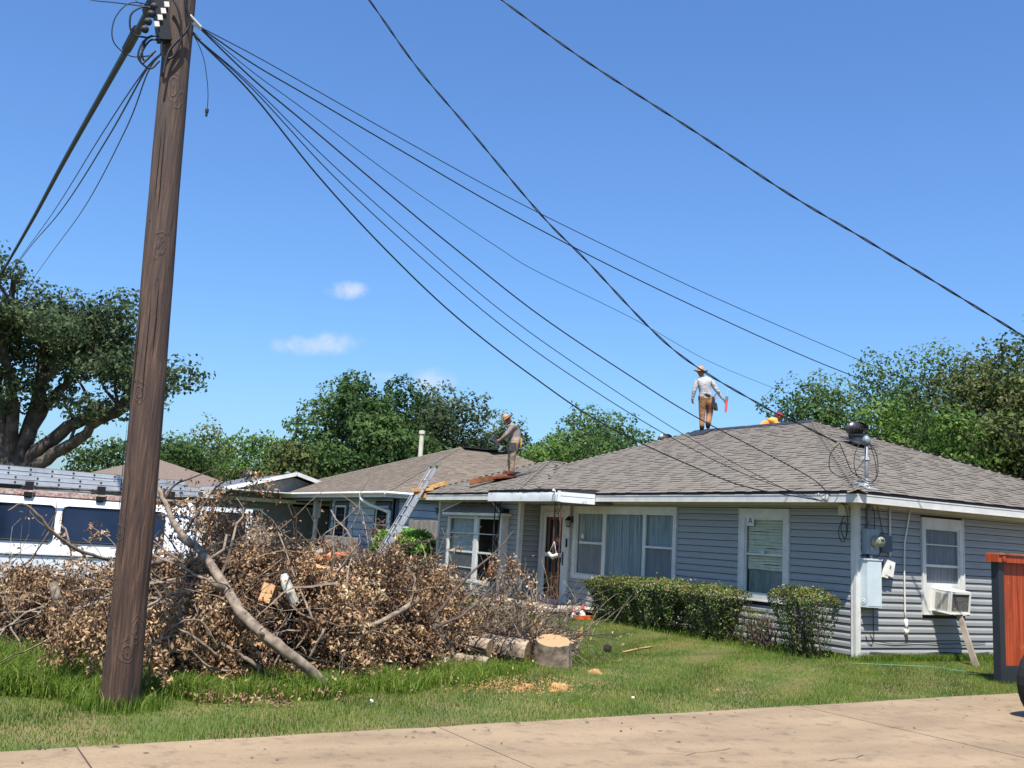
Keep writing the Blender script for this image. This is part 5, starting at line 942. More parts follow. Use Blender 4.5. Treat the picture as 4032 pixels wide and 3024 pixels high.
# ================================================================ GARDEN GNOMES, TOY, LITTER
def gnome(x, y, s_, hat, label, coat=(200, 60, 50)):
    g_ = empty('garden_gnome', (x, y, 0), label, 'garden gnome')
    b = MB(); b.lathe((x, y, .0), [(.085*s_, 0), (.10*s_, .06*s_), (.09*s_, .16*s_), (.05*s_, .22*s_)], 12); b.tube([(x+.06*s_, y-.05*s_, .16*s_), (x+.10*s_, y-.08*s_, .10*s_), (x+.05*s_, y-.11*s_, .08*s_)], .022*s_, 6); b.build('body', M('gnome_coat%d' % coat[0], lin(*coat), .6), g_, smooth=True)
    b = MB(); b.lathe((x, y, .21*s_), [(.02*s_, 0), (.055*s_, .03*s_), (.055*s_, .07*s_), (.02*s_, .11*s_)], 10); b.build('head', M('gnome_face', lin(214, 160, 130), .6), g_, smooth=True)
    b = MB(); b.lathe((x+.03*s_, y-.045*s_, .10*s_), [(.01*s_, 0), (.05*s_, .07*s_), (.055*s_, .12*s_), (.02*s_, .16*s_)], 8); b.build('beard', M('gnome_white', lin(228, 226, 220), .7), g_, smooth=True)
    b = MB(); b.lathe((x, y, .29*s_), [(.065*s_, 0), (.05*s_, .05*s_), (.02*s_, .15*s_), (0, .2*s_)], 10); b.build('hat', M('gnome_hat_'+str(hat[0]), lin(*hat), .6), g_, smooth=True)
gnome(-6.62, -1.02, .74, (210, 70, 70), 'tallest garden gnome with red pointed hat beside the front step', (220, 218, 214)); gnome(-6.66, -1.22, .58, (220, 120, 120), 'left garden gnome with pink hat on the red sleigh', (215, 200, 196)); gnome(-6.60, -.62, .62, (120, 170, 150), 'garden gnome with green hat right of the red sleigh', (206, 196, 120)); gnome(-6.56, -.15, .38, (170, 176, 180), 'smallest pale garden gnome nearest the hedge', (176, 176, 172))
b = MB(); b.box(-6.60, -6.50, -1.28, -.82, .03, .10); b.tube([(-6.48, -1.36, .06), (-6.48, -1.30, .02), (-6.48, -.80, .02), (-6.48, -.72, .08)], .010, 5); b.build('toy_sleigh', M('toy_red', lin(176, 44, 34), .5, lin(190, 104, 56), 7), label='small red and orange ornament sleigh in front of the gnomes', cat='ornament')
b = MB(); b.box(-9.3, -8.6, -3.3, -2.9, .22, .34); b.tube([(-9.3, -3.3, .28), (-9.5, -3.45, .12), (-9.55, -3.5, .1)], .05, 6); b.lathe((-8.7, -3.35, .16), [(.12, -.03), (.14, 0), (.12, .05), (0, .05)], 12, (.5, -.8, 0)); b.lathe((-9.2, -3.35, .14), [(.12, -.03), (.14, 0), (.12, .05), (0, .05)], 12, (.5, -.8, 0)); b.build('red_wagon', M('toy_red2', lin(196, 44, 34), .45), label='red toy wagon half hidden by twigs before the porch', cat='toy')
b = MB(); b.lathe((2.98, -9.86, .05), [(.014, 0), (.018, .01), (.01, .03), (0, .03)], 7, (.3, -.5, .6)); b.build('litter', pvc, label='small white litter scrap in the long grass near the road', cat='litter')
b = MB(); b.lathe((3.05, -6.83, .03), [(.017, 0), (.017, .01), (0, .01)], 7, (.3, -.3, .8)); b.build('litter', pvc, label='white bottle cap in the short grass at the lawn edge', cat='litter')
b = MB(); b.tube(smooth_path([(.45, -.75, .02), (.8, -.3, .04), (1.25, .25, .06), (1.6, .35, .06), (1.9, .9, .02)], 5), .006, 5); b.build('garden_hose', M('green_hose', lin(84, 138, 110), .5), smooth=True, label='pale green hose lying in the grass by the street wall', cat='hose')
b = MB(); b.tube([(-.95, -4.06, .02), (-.75, -3.88, .10), (-.62, -3.75, .14)], .018, 5); b.tube([(-.72, -3.92, .09), (-.66, -4.05, .2)], .010, 4); b.lathe((-1.1, -4.25, .06), [(.0, -.07), (.07, -.02), (.06, .04), (0, .07)], 7, mi=1); b.build('broken_stick', [M('cut_wood', lin(176, 146, 96), .9, lin(120, 92, 62), 4), M('dark_clod', lin(44, 34, 26), .95)], label='small broken stick with dark clod on the middle of the lawn', cat='stick')
# ================================================================ BRUSH PILE, LOGS
BR = {"b1":[[[0.293,-11.965,1.167],[0.495,-12.334,1.273],[0.697,-12.612,1.434],[0.798,-12.806,1.619],[0.848,-12.966,1.707],[0.849,-13.072,1.64]],[0.018,0.02,0.018,0.016,0.012,0.008]],"b2":[[[0.996,-12.591,0.951],[1.045,-12.521,0.776],[0.993,-12.393,0.637],[0.656,-12.241,0.449],[0.382,-12.147,0.144]],[0.045,0.05,0.055,0.05,0.04]],"b3":[[[0.645,-11.705,1.111],[0.644,-11.446,1.195],[0.643,-11.201,1.184],[0.642,-11.014,1.157]],[0.03,0.03,0.028,0.02]],"b4":[[[-0.01,-11.414,1.801],[-0.011,-11.283,2.04],[-0.113,-11.011,2.172],[-0.115,-10.822,2.265]],[0.016,0.013,0.009,0.005]],"b5":[[[0.288,-11.196,1.451],[0.186,-10.997,1.797],[0.085,-10.846,2.029],[0.083,-10.711,2.154],[0.082,-10.61,2.343]],[0.016,0.013,0.01,0.008,0.005]],"b6":[[[1.284,-11.163,0.933],[1.387,-11.517,0.885],[1.489,-11.779,0.737]],[0.012,0.014,0.016]],"b7":[[[1.785,-11.525,0.617],[1.867,-11.256,0.472],[1.832,-11.062,0.321]],[0.012,0.016,0.018]],"b8":[[[1.645,-11.013,0.448],[1.821,-10.785,0.31],[1.814,-10.627,0.186],[1.75,-10.68,-0.04]],[0.016,0.022,0.026,0.024]],"b9":[[[1.767,-9.957,0.598],[1.735,-10.009,0.447],[1.689,-10.078,0.276]],[0.018,0.016,0.014]],"b10":[[[0.614,-8.629,0.311],[0.894,-8.578,0.407],[1.19,-8.556,0.524]],[0.06,0.075,0.085]],"b11":[[[0.648,-8.159,0.686],[0.665,-8.107,0.494],[0.516,-7.964,0.256]],[0.08,0.09,0.09]],"b12":[[[0.794,-8.402,0.289],[0.948,-8.297,0.619],[0.845,-7.977,0.945],[0.741,-7.664,1.224],[0.637,-7.315,1.458],[0.532,-6.964,1.776]],[0.028,0.024,0.02,0.016,0.012,0.006]],"b13":[[[1.088,-8.547,0.402],[1.146,-8.275,0.595],[1.042,-7.925,0.709],[0.937,-7.553,0.969],[0.835,-7.301,1.231]],[0.024,0.02,0.016,0.012,0.006]],"b14":[[[1.447,-9.407,0.579],[1.357,-9.097,0.66],[1.254,-8.804,0.794],[1.151,-8.586,0.879]],[0.02,0.03,0.034,0.03]],"b15":[[[1.722,-11.353,0.42],[1.746,-11.13,0.222],[1.813,-10.911,0.184]],[0.01,0.012,0.01]],"b16":[[[0.677,-10.219,1.565],[1.371,-10.083,0.893],[1.569,-10.043,0.716],[1.466,-9.826,0.367]],[0.008,0.012,0.014,0.012]],"b17":[[[1.811,-11.652,0.517],[1.785,-11.419,0.671],[1.783,-11.232,0.641],[1.809,-11.074,0.408]],[0.008,0.01,0.01,0.008]],"whitebark":[[[1.375,-10.32,1.113],[1.474,-10.298,0.993],[1.472,-10.211,0.849]],[0.05,0.055,0.05]],"whitebark2":[[[0.535,-9.553,1.324],[0.534,-9.445,1.231],[0.533,-9.318,1.138]],[0.04,0.045,0.04]],"pl1":[[[0.932,-10.07,1.233],[0.926,-9.482,1.161]],0.1],"pl2":[[[0.631,-9.868,1.263],[0.627,-9.424,1.318]],0.12],"pl3":[[[1.13,-9.998,1.14],[1.128,-9.724,1.026]],0.14],"pl4":[[[1.234,-10.472,0.825],[1.233,-10.419,1.013]],0.16],"pl5":[[[0.619,-8.6,0.879],[0.615,-8.206,0.832]],0.12],"pl6":[[[0.533,-10.13,1.142],[0.529,-9.586,1.377]],0.1],"pl7":[[[0.048,-12.355,1.295],[0.047,-12.047,1.35]],0.08],"loga":[[[-0.021,-7.264,0.24],[0.147,-6.944,0.165],[0.163,-6.519,0.082]],0.12]}
deadc = [lin(66, 50, 38), lin(112, 85, 62), lin(150, 119, 88), lin(180, 149, 112), lin(210, 184, 144)]
dead = ramp3('dead_oak_leaf', deadc, .75, .18); deadtan = ramp3('dead_tan_leaf', [lin(150, 108, 66), lin(196, 152, 96), lin(216, 178, 118)], .8, .2)
barkg = M('grey_branch_bark', lin(138, 124, 106), .9, lin(92, 80, 70), 14, (1, 1, 1), bump=.006, bscale=40); barkd = M('dark_branch_bark', lin(92, 76, 66), .9, lin(66, 54, 48), 14, bump=.004)
barkl = M('log_bark', lin(158, 140, 120), .95, lin(98, 84, 72), 7, (1, 1, 1), bump=.03, bscale=14, dirt=(lin(80, 66, 56), 11, .55, .7)); cutw = M('cut_wood', (0, 0, 0))
def ringmat():
    m = bpy.data.materials.new('cut_end_rings'); m.use_nodes = True; n = m.node_tree; b = n.nodes['Principled BSDF']; t = n.nodes.new('ShaderNodeTexCoord'); v = n.nodes.new('ShaderNodeTexNoise'); v.inputs['Scale'].default_value = 9; v.inputs['Detail'].default_value = 6
    n.links.new(t.outputs['Object'], v.inputs['Vector']); l = n.nodes.new('ShaderNodeVectorMath'); l.operation = 'LENGTH'; n.links.new(t.outputs['Object'], l.inputs[0]); a = n.nodes.new('ShaderNodeMath'); a.operation = 'MULTIPLY_ADD'; a.inputs[1].default_value = .08; n.links.new(v.outputs['Fac'], a.inputs[0]); n.links.new(l.outputs['Value'], a.inputs[2])
    s = n.nodes.new('ShaderNodeMath'); s.operation = 'MULTIPLY'; s.inputs[1].default_value = 260; n.links.new(a.outputs[0], s.inputs[0]); q = n.nodes.new('ShaderNodeMath'); q.operation = 'SINE'; n.links.new(s.outputs[0], q.inputs[0])
    r = n.nodes.new('ShaderNodeMapRange'); r.inputs['From Min'].default_value = -1; n.links.new(q.outputs[0], r.inputs['Value']); x = n.nodes.new('ShaderNodeMix'); x.data_type = 'RGBA'; n.links.new(r.outputs[0], x.inputs['Factor']); x.inputs['A'].default_value = (*lin(178, 146, 106), 1); x.inputs['B'].default_value = (*lin(146, 110, 76), 1); n.links.new(x.outputs['Result'], b.inputs['Base Color']); b.inputs['Roughness'].default_value = .85; return m
ringm = ringmat()
pile = empty('brush_pile', (.3, -10, 0), 'long heap of cut branches with curled brown dead leaves beside the pole', 'brush pile')
HY = [(-14.6, .5), (-13.6, .60), (-13, .70), (-12, .78), (-11.4, .98), (-10.6, 1.16), (-9.8, 1.18), (-9.0, 1.16), (-8.6, 1.26), (-8.1, .98), (-7.6, .96), (-7.0, .80), (-6.5, .5), (-6.0, .2), (-5.6, .08)]
XF = [(-14.6, -1.0), (-13.4, -.7), (-12.6, .3), (-12, .95), (-11.4, 1.35), (-10.6, 1.62), (-9.6, 1.5), (-8.6, 1.15), (-7.8, .50), (-7, -.25), (-6.3, -.7), (-5.6, -1.0)]
hy = lambda y: np.interp(y, *zip(*HY)); xf = lambda y: np.interp(y, *zip(*XF))
def pilesurf(y, a, k):   # a: 0 front foot .. 1 back foot ; k: shrink
    w_ = 1.35; xc = xf(y)-w_; th = a*np.pi; r = .12*np.sin(y*5.1+a*7)+.08*np.sin(y*11+a*13)
    return np.stack([xc+w_*k*np.cos(th)*(1+.3*r), y, np.maximum(hy(y)*k*np.sin(th)**.62*(1+r), 0)], -1)
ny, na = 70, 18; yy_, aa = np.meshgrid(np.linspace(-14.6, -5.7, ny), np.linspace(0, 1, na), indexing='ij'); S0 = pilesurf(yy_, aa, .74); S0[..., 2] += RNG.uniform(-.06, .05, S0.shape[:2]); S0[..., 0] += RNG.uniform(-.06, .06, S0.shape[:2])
b = MB(); b.add(S0.reshape(-1, 3), [(i*na+j, i*na+j+1, (i+1)*na+j+1, (i+1)*na+j) for i in range(ny-1) for j in range(na-1)]); b.build('gap_shade_core', M('painted_gap_shade', lin(48, 37, 30), .98, lin(24, 19, 17), 12, bump=.05, bscale=9), pile, kind='stuff')  # core coloured dark to paint in the shadow of the pile's gaps
TW = MB(); LP = []; LS = []; LR = []
BT = [0]; TB = MB()
def twig(o, d, L, nleaf, rad=.006, droop=.5, tone=None, spread=.05, seg=4, lsize=.056):
    pts = [Vector(o)]; d = Vector(d).normalized()
    for i in range(seg):
        d = (d+Vector((random.gauss(0, .28), random.gauss(0, .28), random.gauss(0, .22)-droop*(i+1)/seg*.55))).normalized(); pts.append(pts[-1]+d*L/seg)
    (TB if BT[0] else TW).tube(pts, [rad*(1-.7*i/seg) for i in range(seg+1)], 3, cap=False)
    if nleaf:
        P = np.array([tuple(p) for p in pts]); t = RNG.uniform(.25, 1.02, nleaf)*seg; i = np.minimum(t.astype(int), seg-1); f = (t-i)[:, None]
        Q = P[i]*(1-f)+P[i+1]*f+RNG.normal(0, spread, (nleaf, 3)); LP.append(Q); LS.append(RNG.uniform(.6, 1.35, nleaf)*lsize); base = random.gauss(.5, .2) if tone is None else tone
        LR.append(np.clip(RNG.normal(base, .13, nleaf), 0, 1))
    return pts
for i in range(3300):
    y = random.uniform(-14.4, -6.0); a = random.random()**1.25*.95; k = random.uniform(.70, 1.0); p = pilesurf(np.float64(y), np.float64(a), k); p = Vector(p)
    nrm = Vector((math.cos(a*math.pi), random.gauss(0, .5), math.sin(a*math.pi)*.6+.1)); gap = .5+.5*math.sin(y*3.3+a*5+1.3*math.sin(y*7)); gap2 = .5+.30*math.sin(y*4.1+a*9+2*math.sin(y*1.7))+.28*math.sin(y*2.3-a*13+1.5*math.sin(y*5))
    if p.z < .05: p.z = random.uniform(.05, .25)
    thin = 1 if y < -7.6 else .3
    twig(p, nrm, random.uniform(.22, .48), int(random.uniform(22, 64)*max(0, min(1.35, 2.4*gap2-.25))*thin), droop=.9, tone=.25+.4*gap+random.gauss(0, .15))
# hanging swags and upright leafy sprays seen against sky, van and wall
for (o, d, L, n, sp_, cnt) in (((1.35, -12.35, .95), (.3, -.1, -1), .75, 70, .07, 8), ((1.1, -12.1, .75), (.2, .4, -1), .5, 80, .07, 9), ((1.5, -11.6, .8), (.5, .2, -.6), .5, 60, .07, 6), ((1.75, -12.45, .75), (.3, -.2, -1), .6, 90, .08, 9), ((1.9, -12.25, .8), (.2, .2, -1), .6, 90, .08, 9), ((2.3, -11.85, .55), (.1, .2, -1), .45, 70, .06, 6), ((1.6, -11.2, .75), (.3, .2, -1), .5, 80, .08, 8), ((1.5, -10.9, .5), (.5, .1, -.8), .4, 60, .06, 6),
      ((-.4, -11.30, 1.75), (0, .2, .4), .5, 55, .09, 6), ((-.4, -10.75, 1.6), (.1, .2, .5), .7, 80, .12, 14), ((-.5, -10.45, 2.05), (.1, .1, .4), .5, 40, .06, 7), ((-.3, -10.45, 1.5), (.1, .3, .1), .7, 90, .14, 14), ((-.2, -10.9, 1.35), (.1, .1, .3), .6, 80, .14, 12),
      ((-.3, -8.55, 1.25), (.1, .1, .6), .45, 80, .10, 8), ((.1, -6.95, 1.35), (.1, .3, -.3), .55, 60, .08, 9), ((.0, -6.75, 1.15), (.1, .1, -.8), .6, 55, .09, 8), ((-.2, -7.60, 1.15), (0, .1, -.4), .5, 45, .06, 6), ((-.3, -7.65, 1.3), (.1, .1, .5), .3, 30, .05, 4), ((.1, -7.45, .85), (.2, .1, -.8), .5, 60, .08, 8), ((-.4, -12.0, 1.25), (0, .1, .6), .35, 40, .06, 5)):
    for q in range(cnt): twig(Vector(o)+Vector((random.gauss(0, .1), random.gauss(0, .13), random.gauss(0, .1))), Vector(d)+Vector((random.gauss(0, .3), random.gauss(0, .3), random.gauss(0, .3))), L*random.uniform(.6, 1.1), n//2, tone=random.uniform(.3, .75), spread=sp_*.5, droop=.6)
BT[0] = 1
for i in range(520):
    y = random.uniform(-14, -6.4); a = random.random()*.75; p = Vector(pilesurf(np.float64(y), np.float64(a), random.uniform(.9, 1.06)))+Vector((.12, 0, .05)); twig(p, (random.gauss(0, .35), random.choice((-1, 1))*random.uniform(.4, 1), random.gauss(0, .55)), random.uniform(.5, 1.5), 0 if random.random() < .6 else 8, rad=random.choice((.005, .007, .009, .013, .018)), droop=.1, seg=6)
BT[0] = 0
for i in range(500):    # bare grey twigs poking out
    y = random.uniform(-14, -6.2); a = random.random()*.8; p = Vector(pilesurf(np.float64(y), np.float64(a), .9)); twig(p, (math.cos(a*3.1)+random.gauss(0, .5), random.gauss(0, 1), math.sin(a*3.1)+random.gauss(0, .4)), random.uniform(.3, .9), 3, rad=random.uniform(.004, .009), droop=.15)
for i in range(420):    # bare tangle to the right, above the logs
    o = Vector((random.uniform(-1.8, .2), random.uniform(-6.9, -5.6), random.uniform(.05, .4))); BT[0] = 1; twig(o, (random.gauss(0, .6), random.uniform(-.3, 1.3), random.uniform(-.1, .9)), random.uniform(.4, 1.3), 0 if random.random() < .8 else 6, rad=random.uniform(.005, .011), droop=.12, seg=5)
for i in range(70):
    o = Vector((random.uniform(-4.6, -1.6), random.uniform(-5.2, -3.6), random.uniform(.05, .3))); twig(o, (random.uniform(-.8, .3), random.uniform(-.2, 1), random.uniform(.1, 1.1)), random.uniform(.6, 1.5), 0, rad=random.uniform(.006, .012), droop=.08, seg=5)
BT[0] = 0; TB.build('bare_twigs', barkg, pile, kind='stuff')
# loose leaves shed on the grass in front
n = 1500; yy = RNG.uniform(-13, -6.4, n); Q = np.stack([xf(yy)+RNG.exponential(.28, n)-.2, yy, RNG.uniform(.02, .22, n)], 1); LP.append(Q); LS.append(np.full(n, .05)); LR.append(RNG.uniform(.1, .9, n))
for (x, y) in ((2.55, -11.3), (2.75, -11.0), (2.3, -10.6), (2.5, -10.2), (2.85, -10.75)):
    n = 60; Q = np.stack([RNG.normal(x, .07, n), RNG.normal(y, .10, n), RNG.uniform(.03, .12, n)], 1); LP.append(Q); LS.append(np.full(n, .05)); LR.append(RNG.uniform(.2, .8, n))
P = np.concatenate(LP); S_l = np.concatenate(LS); Rr_ = np.concatenate(LR); V_, tri = leafgeo(P, S_l, S_l*.48, droop=.8, fold=.5)
lv = fastmesh('dead_leaves', V_, tri, dead, np.repeat(Rr_, 2), pile, tuple(pile.location)); lv['kind'] = 'stuff'
TW.build('twigs', barkd, pile, kind='stuff')
LABB = {'b1': 'pale arching bare branch rising left of the pole over the brush', 'b2': 'short thick broken stub sticking up from the brush left of the pole', 'b3': 'pale horizontal branch just right of the pole', 'b4': 'thin dark fork bending right from the top of the big leaning limb', 'b5': 'leafy upright branch reaching highest above the brush pile', 'b6': 'thin branch slanting from the pole into the dark gap of the pile', 'b7': 'pale stick ending near the grass right of the pole', 'b8': 'crooked grey branch bending down into the grass', 'b9': 'short pale forked stick at the foot of the big leaning limb',
        'b10': 'thick short log with splintered orange end near the right of the pile', 'b11': 'upright thick log at the right end of the pile', 'b12': 'long dark branch slanting up to the right across the bay window', 'b13': 'dark branch slanting below the longest one towards the porch', 'b14': 'grey limb slanting up to the right in front of the green bush', 'b15': 'thin curved stick low in the pile right of the pole', 'b16': 'thin straight stem standing in the middle of the pile', 'b17': 'thin arching twig low beside the pole',
        'whitebark': 'short log with flaky white bark in the middle of the pile', 'whitebark2': 'white barked log piece among the orange boards', 'loga': 'large grey barked log lying on the grass at the right end of the pile'}
def jitter(pts, k, amp): 
    P = smooth_path(pts, k); return [p+Vector((random.uniform(-amp, amp), random.uniform(-amp, amp), random.uniform(-amp, amp))) for p in P]
for k, lab in LABB.items():
    pts, r = BR[k]
    if k in ('loga', 'pl7'): continue
    big = k in ('b10', 'b11', 'whitebark', 'whitebark2', 'b2'); q = jitter(pts, 4, .004 if big else .006); rr = [r]*len(q) if not isinstance(r, list) else list(np.interp(np.linspace(0, len(r)-1, len(q)), range(len(r)), r))
    b = MB(); b.tube(q, rr, 9 if big else 7, jit=.08, mi=0); nf = len(b.f); b.mi[-1] = 1; b.mi[-2] = 1
    if k in ('b10',):  # splintered end
        c = q[-1]; d = (q[-1]-q[-2]).normalized(); b.lathe(c, [(rr[-1]*.97, 0), (rr[-1]*.7, .035), (.0, .09)], 7, d, mi=1)
    b.build('fallen_branch' if not big else 'log', [M('birch_bark', lin(206, 200, 186), .9, lin(120, 110, 98), 10, bump=.006) if 'white' in k else (barkd if k in ('b4', 'b5', 'b12', 'b13') else barkg), cutw], smooth=not big, label=lab, cat='branch' if not big else 'log')
# big leaning limb in front
q = [(-.061, -11.486, 2.035), (.14, -11.38, 1.774), (.40, -11.29, 1.53), (.86, -11.12, 1.32), (1.26, -11.0, 1.075), (1.75, -10.86, .76), (2.03, -10.67, .555), (2.2, -10.38, .35), (2.19, -9.96, .03)]
P = jitter(q, 5, .007); rr = list(np.interp(np.linspace(0, 1, len(P)), [0, .25, .5, .75, 1], [.022, .036, .052, .058, .05])); b = MB(); b.tube(P, rr, 10, jit=.10); b.tube([P[14], P[14]+Vector((.05, -.12, .03)), P[14]+Vector((.06, -.22, .10))], [.03, .026, .022], 7); b.tube([P[22], P[22]+Vector((.04, -.15, .06)), P[22]+Vector((0, -.2, .12))], [.035, .03, .03], 7); b.tube([P[30], P[30]+Vector((.1, -.08, .04))], [.028, .022], 7); b.tube([P[17], P[17]+Vector((-.0, .16, .12)), P[17]+Vector((-.1, .2, .28))], [.02, .018, .014], 6)
lg = b.build('fallen_branch', barkg, smooth=True, label='long thick grey limb leaning down across the front of the pile into the grass', cat='branch')
# orange-brown boards thrown on the pile
bo = M('orange_plank', lin(178, 112, 70), .8, lin(120, 68, 42), 4, bump=.003); bt_ = M('tan_plank', lin(206, 166, 120), .8, lin(176, 128, 84), 4)
for (k, lab, mt, wd) in (('pl1', 'tan plank with dark edge lying across the top of the pile', bt_, .12), ('pl2', 'rust-brown plank behind the white barked log piece', bo, .14), ('pl3', 'short reddish board tipping down in the pile middle', bo, .16), ('pl4', 'upright tan board end in the pile right of the big limb', bt_, .14), ('pl5', 'pale plank end under the leaves near the green bush', bt_, .13), ('pl6', 'long grey-brown plank slanting up on the pile', M('weathered_board', (0, 0, 0)), .1)):
    a, c = BR[k][0]; b = MB(); b.bar(a, c, wd, .035, (.3, 0, 1)); b.build('plank', mt, label=lab, cat='plank')
for i, (a, c, lab) in enumerate((((.3, -9.9, 1.18), (.0, -9.2, 1.32), 'thin orange-brown board below the tan plank'), ((.4, -9.75, 1.05), (.25, -9.0, 1.02), 'rusty board low among the stacked planks'), ((.2, -9.6, 1.28), (-.2, -8.95, 1.34), 'rust coloured board topmost in the plank stack'))): b = MB(); b.bar(a, c, .13, .025, (.3, 0, 1)); b.build('plank', bo, label=lab, cat='plank')
# logs and stumps on the grass
def log(a, c, r, label, n=18, seg=7, cuts=True, name='log', furrow=.09):
    a = Vector(a); c = Vector(c); b = MB(); k = 7; d = (c-a).normalized(); u = d.orthogonal().normalized(); v = d.cross(u); ph = [1+furrow*(random.uniform(-1, 1)) for _ in range(n)]; vs = []
    for i in range(k+1):
        p = a.lerp(c, i/k); fl = 1+.05*math.sin(i*1.3)
        for j in range(n): t = 2*math.pi*j/n; vs.append(p+(u*math.cos(t)+v*math.sin(t))*r*fl*(ph[j]+random.uniform(-.03, .03)))
    b.add(vs, [(i*n+j, i*n+(j+1) % n, (i+1)*n+(j+1) % n, (i+1)*n+j) for i in range(k) for j in range(n)], 0); b.add([*vs[:n]], [tuple(range(n))], 1); b.add([*vs[-n:]], [tuple(range(n))], 1)
    return b.build(name, [barkl, ringm], base=a, label=label, cat='log')
log((-.55, -7.02, .22), (.16, -6.44, .15), .165, LABB['loga']); log((.40, -7.75, .09), (.76, -7.38, .07), .105, 'small pale log end below the large log at the pile edge')
def stump(x, y, r, h, label, tilt=(0, 0), irr=.1):
    n = 30; b = MB(); vs = []; ax = Vector((tilt[0], tilt[1], 1)).normalized(); u = Vector((0, 1, 0)).cross(ax).normalized(); v = ax.cross(u); ph = [1+irr*math.sin(2*j*6.283/n+1)*.6+irr*random.uniform(-.5, .5) for j in range(n)]
    for i, (k_, z) in enumerate(((1.18, -.05), (1.06, .3*h), (1.0, .7*h), (.99, h-.005), (.95, h))):
        for j in range(n): t = 2*math.pi*j/n; vs.append(Vector((x, y, 0))+ax*z+(u*math.cos(t)+v*math.sin(t))*r*k_*(ph[j]+(random.uniform(-.02, .02) if i < 3 else 0)))
    b.add(vs, [(i*n+j, i*n+(j+1) % n, (i+1)*n+(j+1) % n, (i+1)*n+j) for i in range(4) for j in range(n)], 0); b.add(vs[-n:], [tuple(range(n))], 1)
    top = Vector((x, y, 0))+ax*h; o = b.build('tree_stump', [barkl, ringm], base=top, label=label, cat='stump'); return o
log((-.2, -7.55, .30), (.38, -7.16, .24), .10, 'grey log propped on the large log at the pile edge'); log((.62, -8.35, .10), (1.02, -8.05, .12), .085, 'short grey log half under the leaves left of the small pale log')
stump(.33, -6.16, .235, .36, 'round flat-cut tree stump nearest the road with bare twigs on top', (.24, -.15)); stump(-1.1, -5.35, .40, .26, 'wide low tree slice behind the round stump', (.20, -.10), .2)
b = MB(); b.add([(-.95, -4.95, .22), (-.85, -4.88, .22), (-.9, -4.86, .42), (-1.0, -4.98, .24)], [(0, 1, 2), (0, 2, 3)]); b.build('wood_splinter', cutw, label='upright pale splinter on the wide tree slice', cat='splinter')
sawm = M('sawdust', lin(166, 132, 84), .95, lin(138, 106, 64), 14, bump=.02, bscale=40)
for (x, y, r, lab) in ((2.28, -7.30, .105, 'largest yellow sawdust heap on the grass'), (2.15, -7.62, .08, 'sawdust heap left of the largest one'), (2.25, -7.82, .065, 'small leftmost sawdust clump on the grass'), (1.05, -5.95, .075, 'sawdust clump right of the round stump'), (2.55, -5.2, .03, 'tiny tan wood chip clump on the right part of the lawn')):
    b = MB(); n = 12; vs = [(x, y, r*.75)]
    for i, k_ in enumerate((.5, .85, 1.1)):
        for j in range(n): t = 6.283*j/n; q = r*k_*random.uniform(.55, 1.4); vs.append((x+q*math.cos(t)*.8, y+q*math.sin(t)*1.3, max(r*(.72, .45, -.1)[i]*random.uniform(.7, 1.2), -.01)))
    b.add(vs, [(0, 1+j, 1+(j+1) % n) for j in range(n)]+[(1+i*n+j, 1+(i+1)*n+j, 1+(i+1)*n+(j+1) % n, 1+i*n+(j+1) % n) for i in range(2) for j in range(n)]); b.build('sawdust_heap', sawm, smooth=True, label=lab, cat='sawdust')
n = 900; Q = np.concatenate([np.stack([RNG.normal(x, .3, n), RNG.normal(y, .42, n), RNG.uniform(.02, .07, n)], 1) for x, y in ((2.1, -7.7),)]); V_, tri = leafgeo(Q, .025, .016); o = fastmesh('wood_chips', V_, tri, sawm, None, None, (2.1, -7.7, 0)); tag(o, 'scattered yellow wood chips in the grass', 'wood chips', kind='stuff')
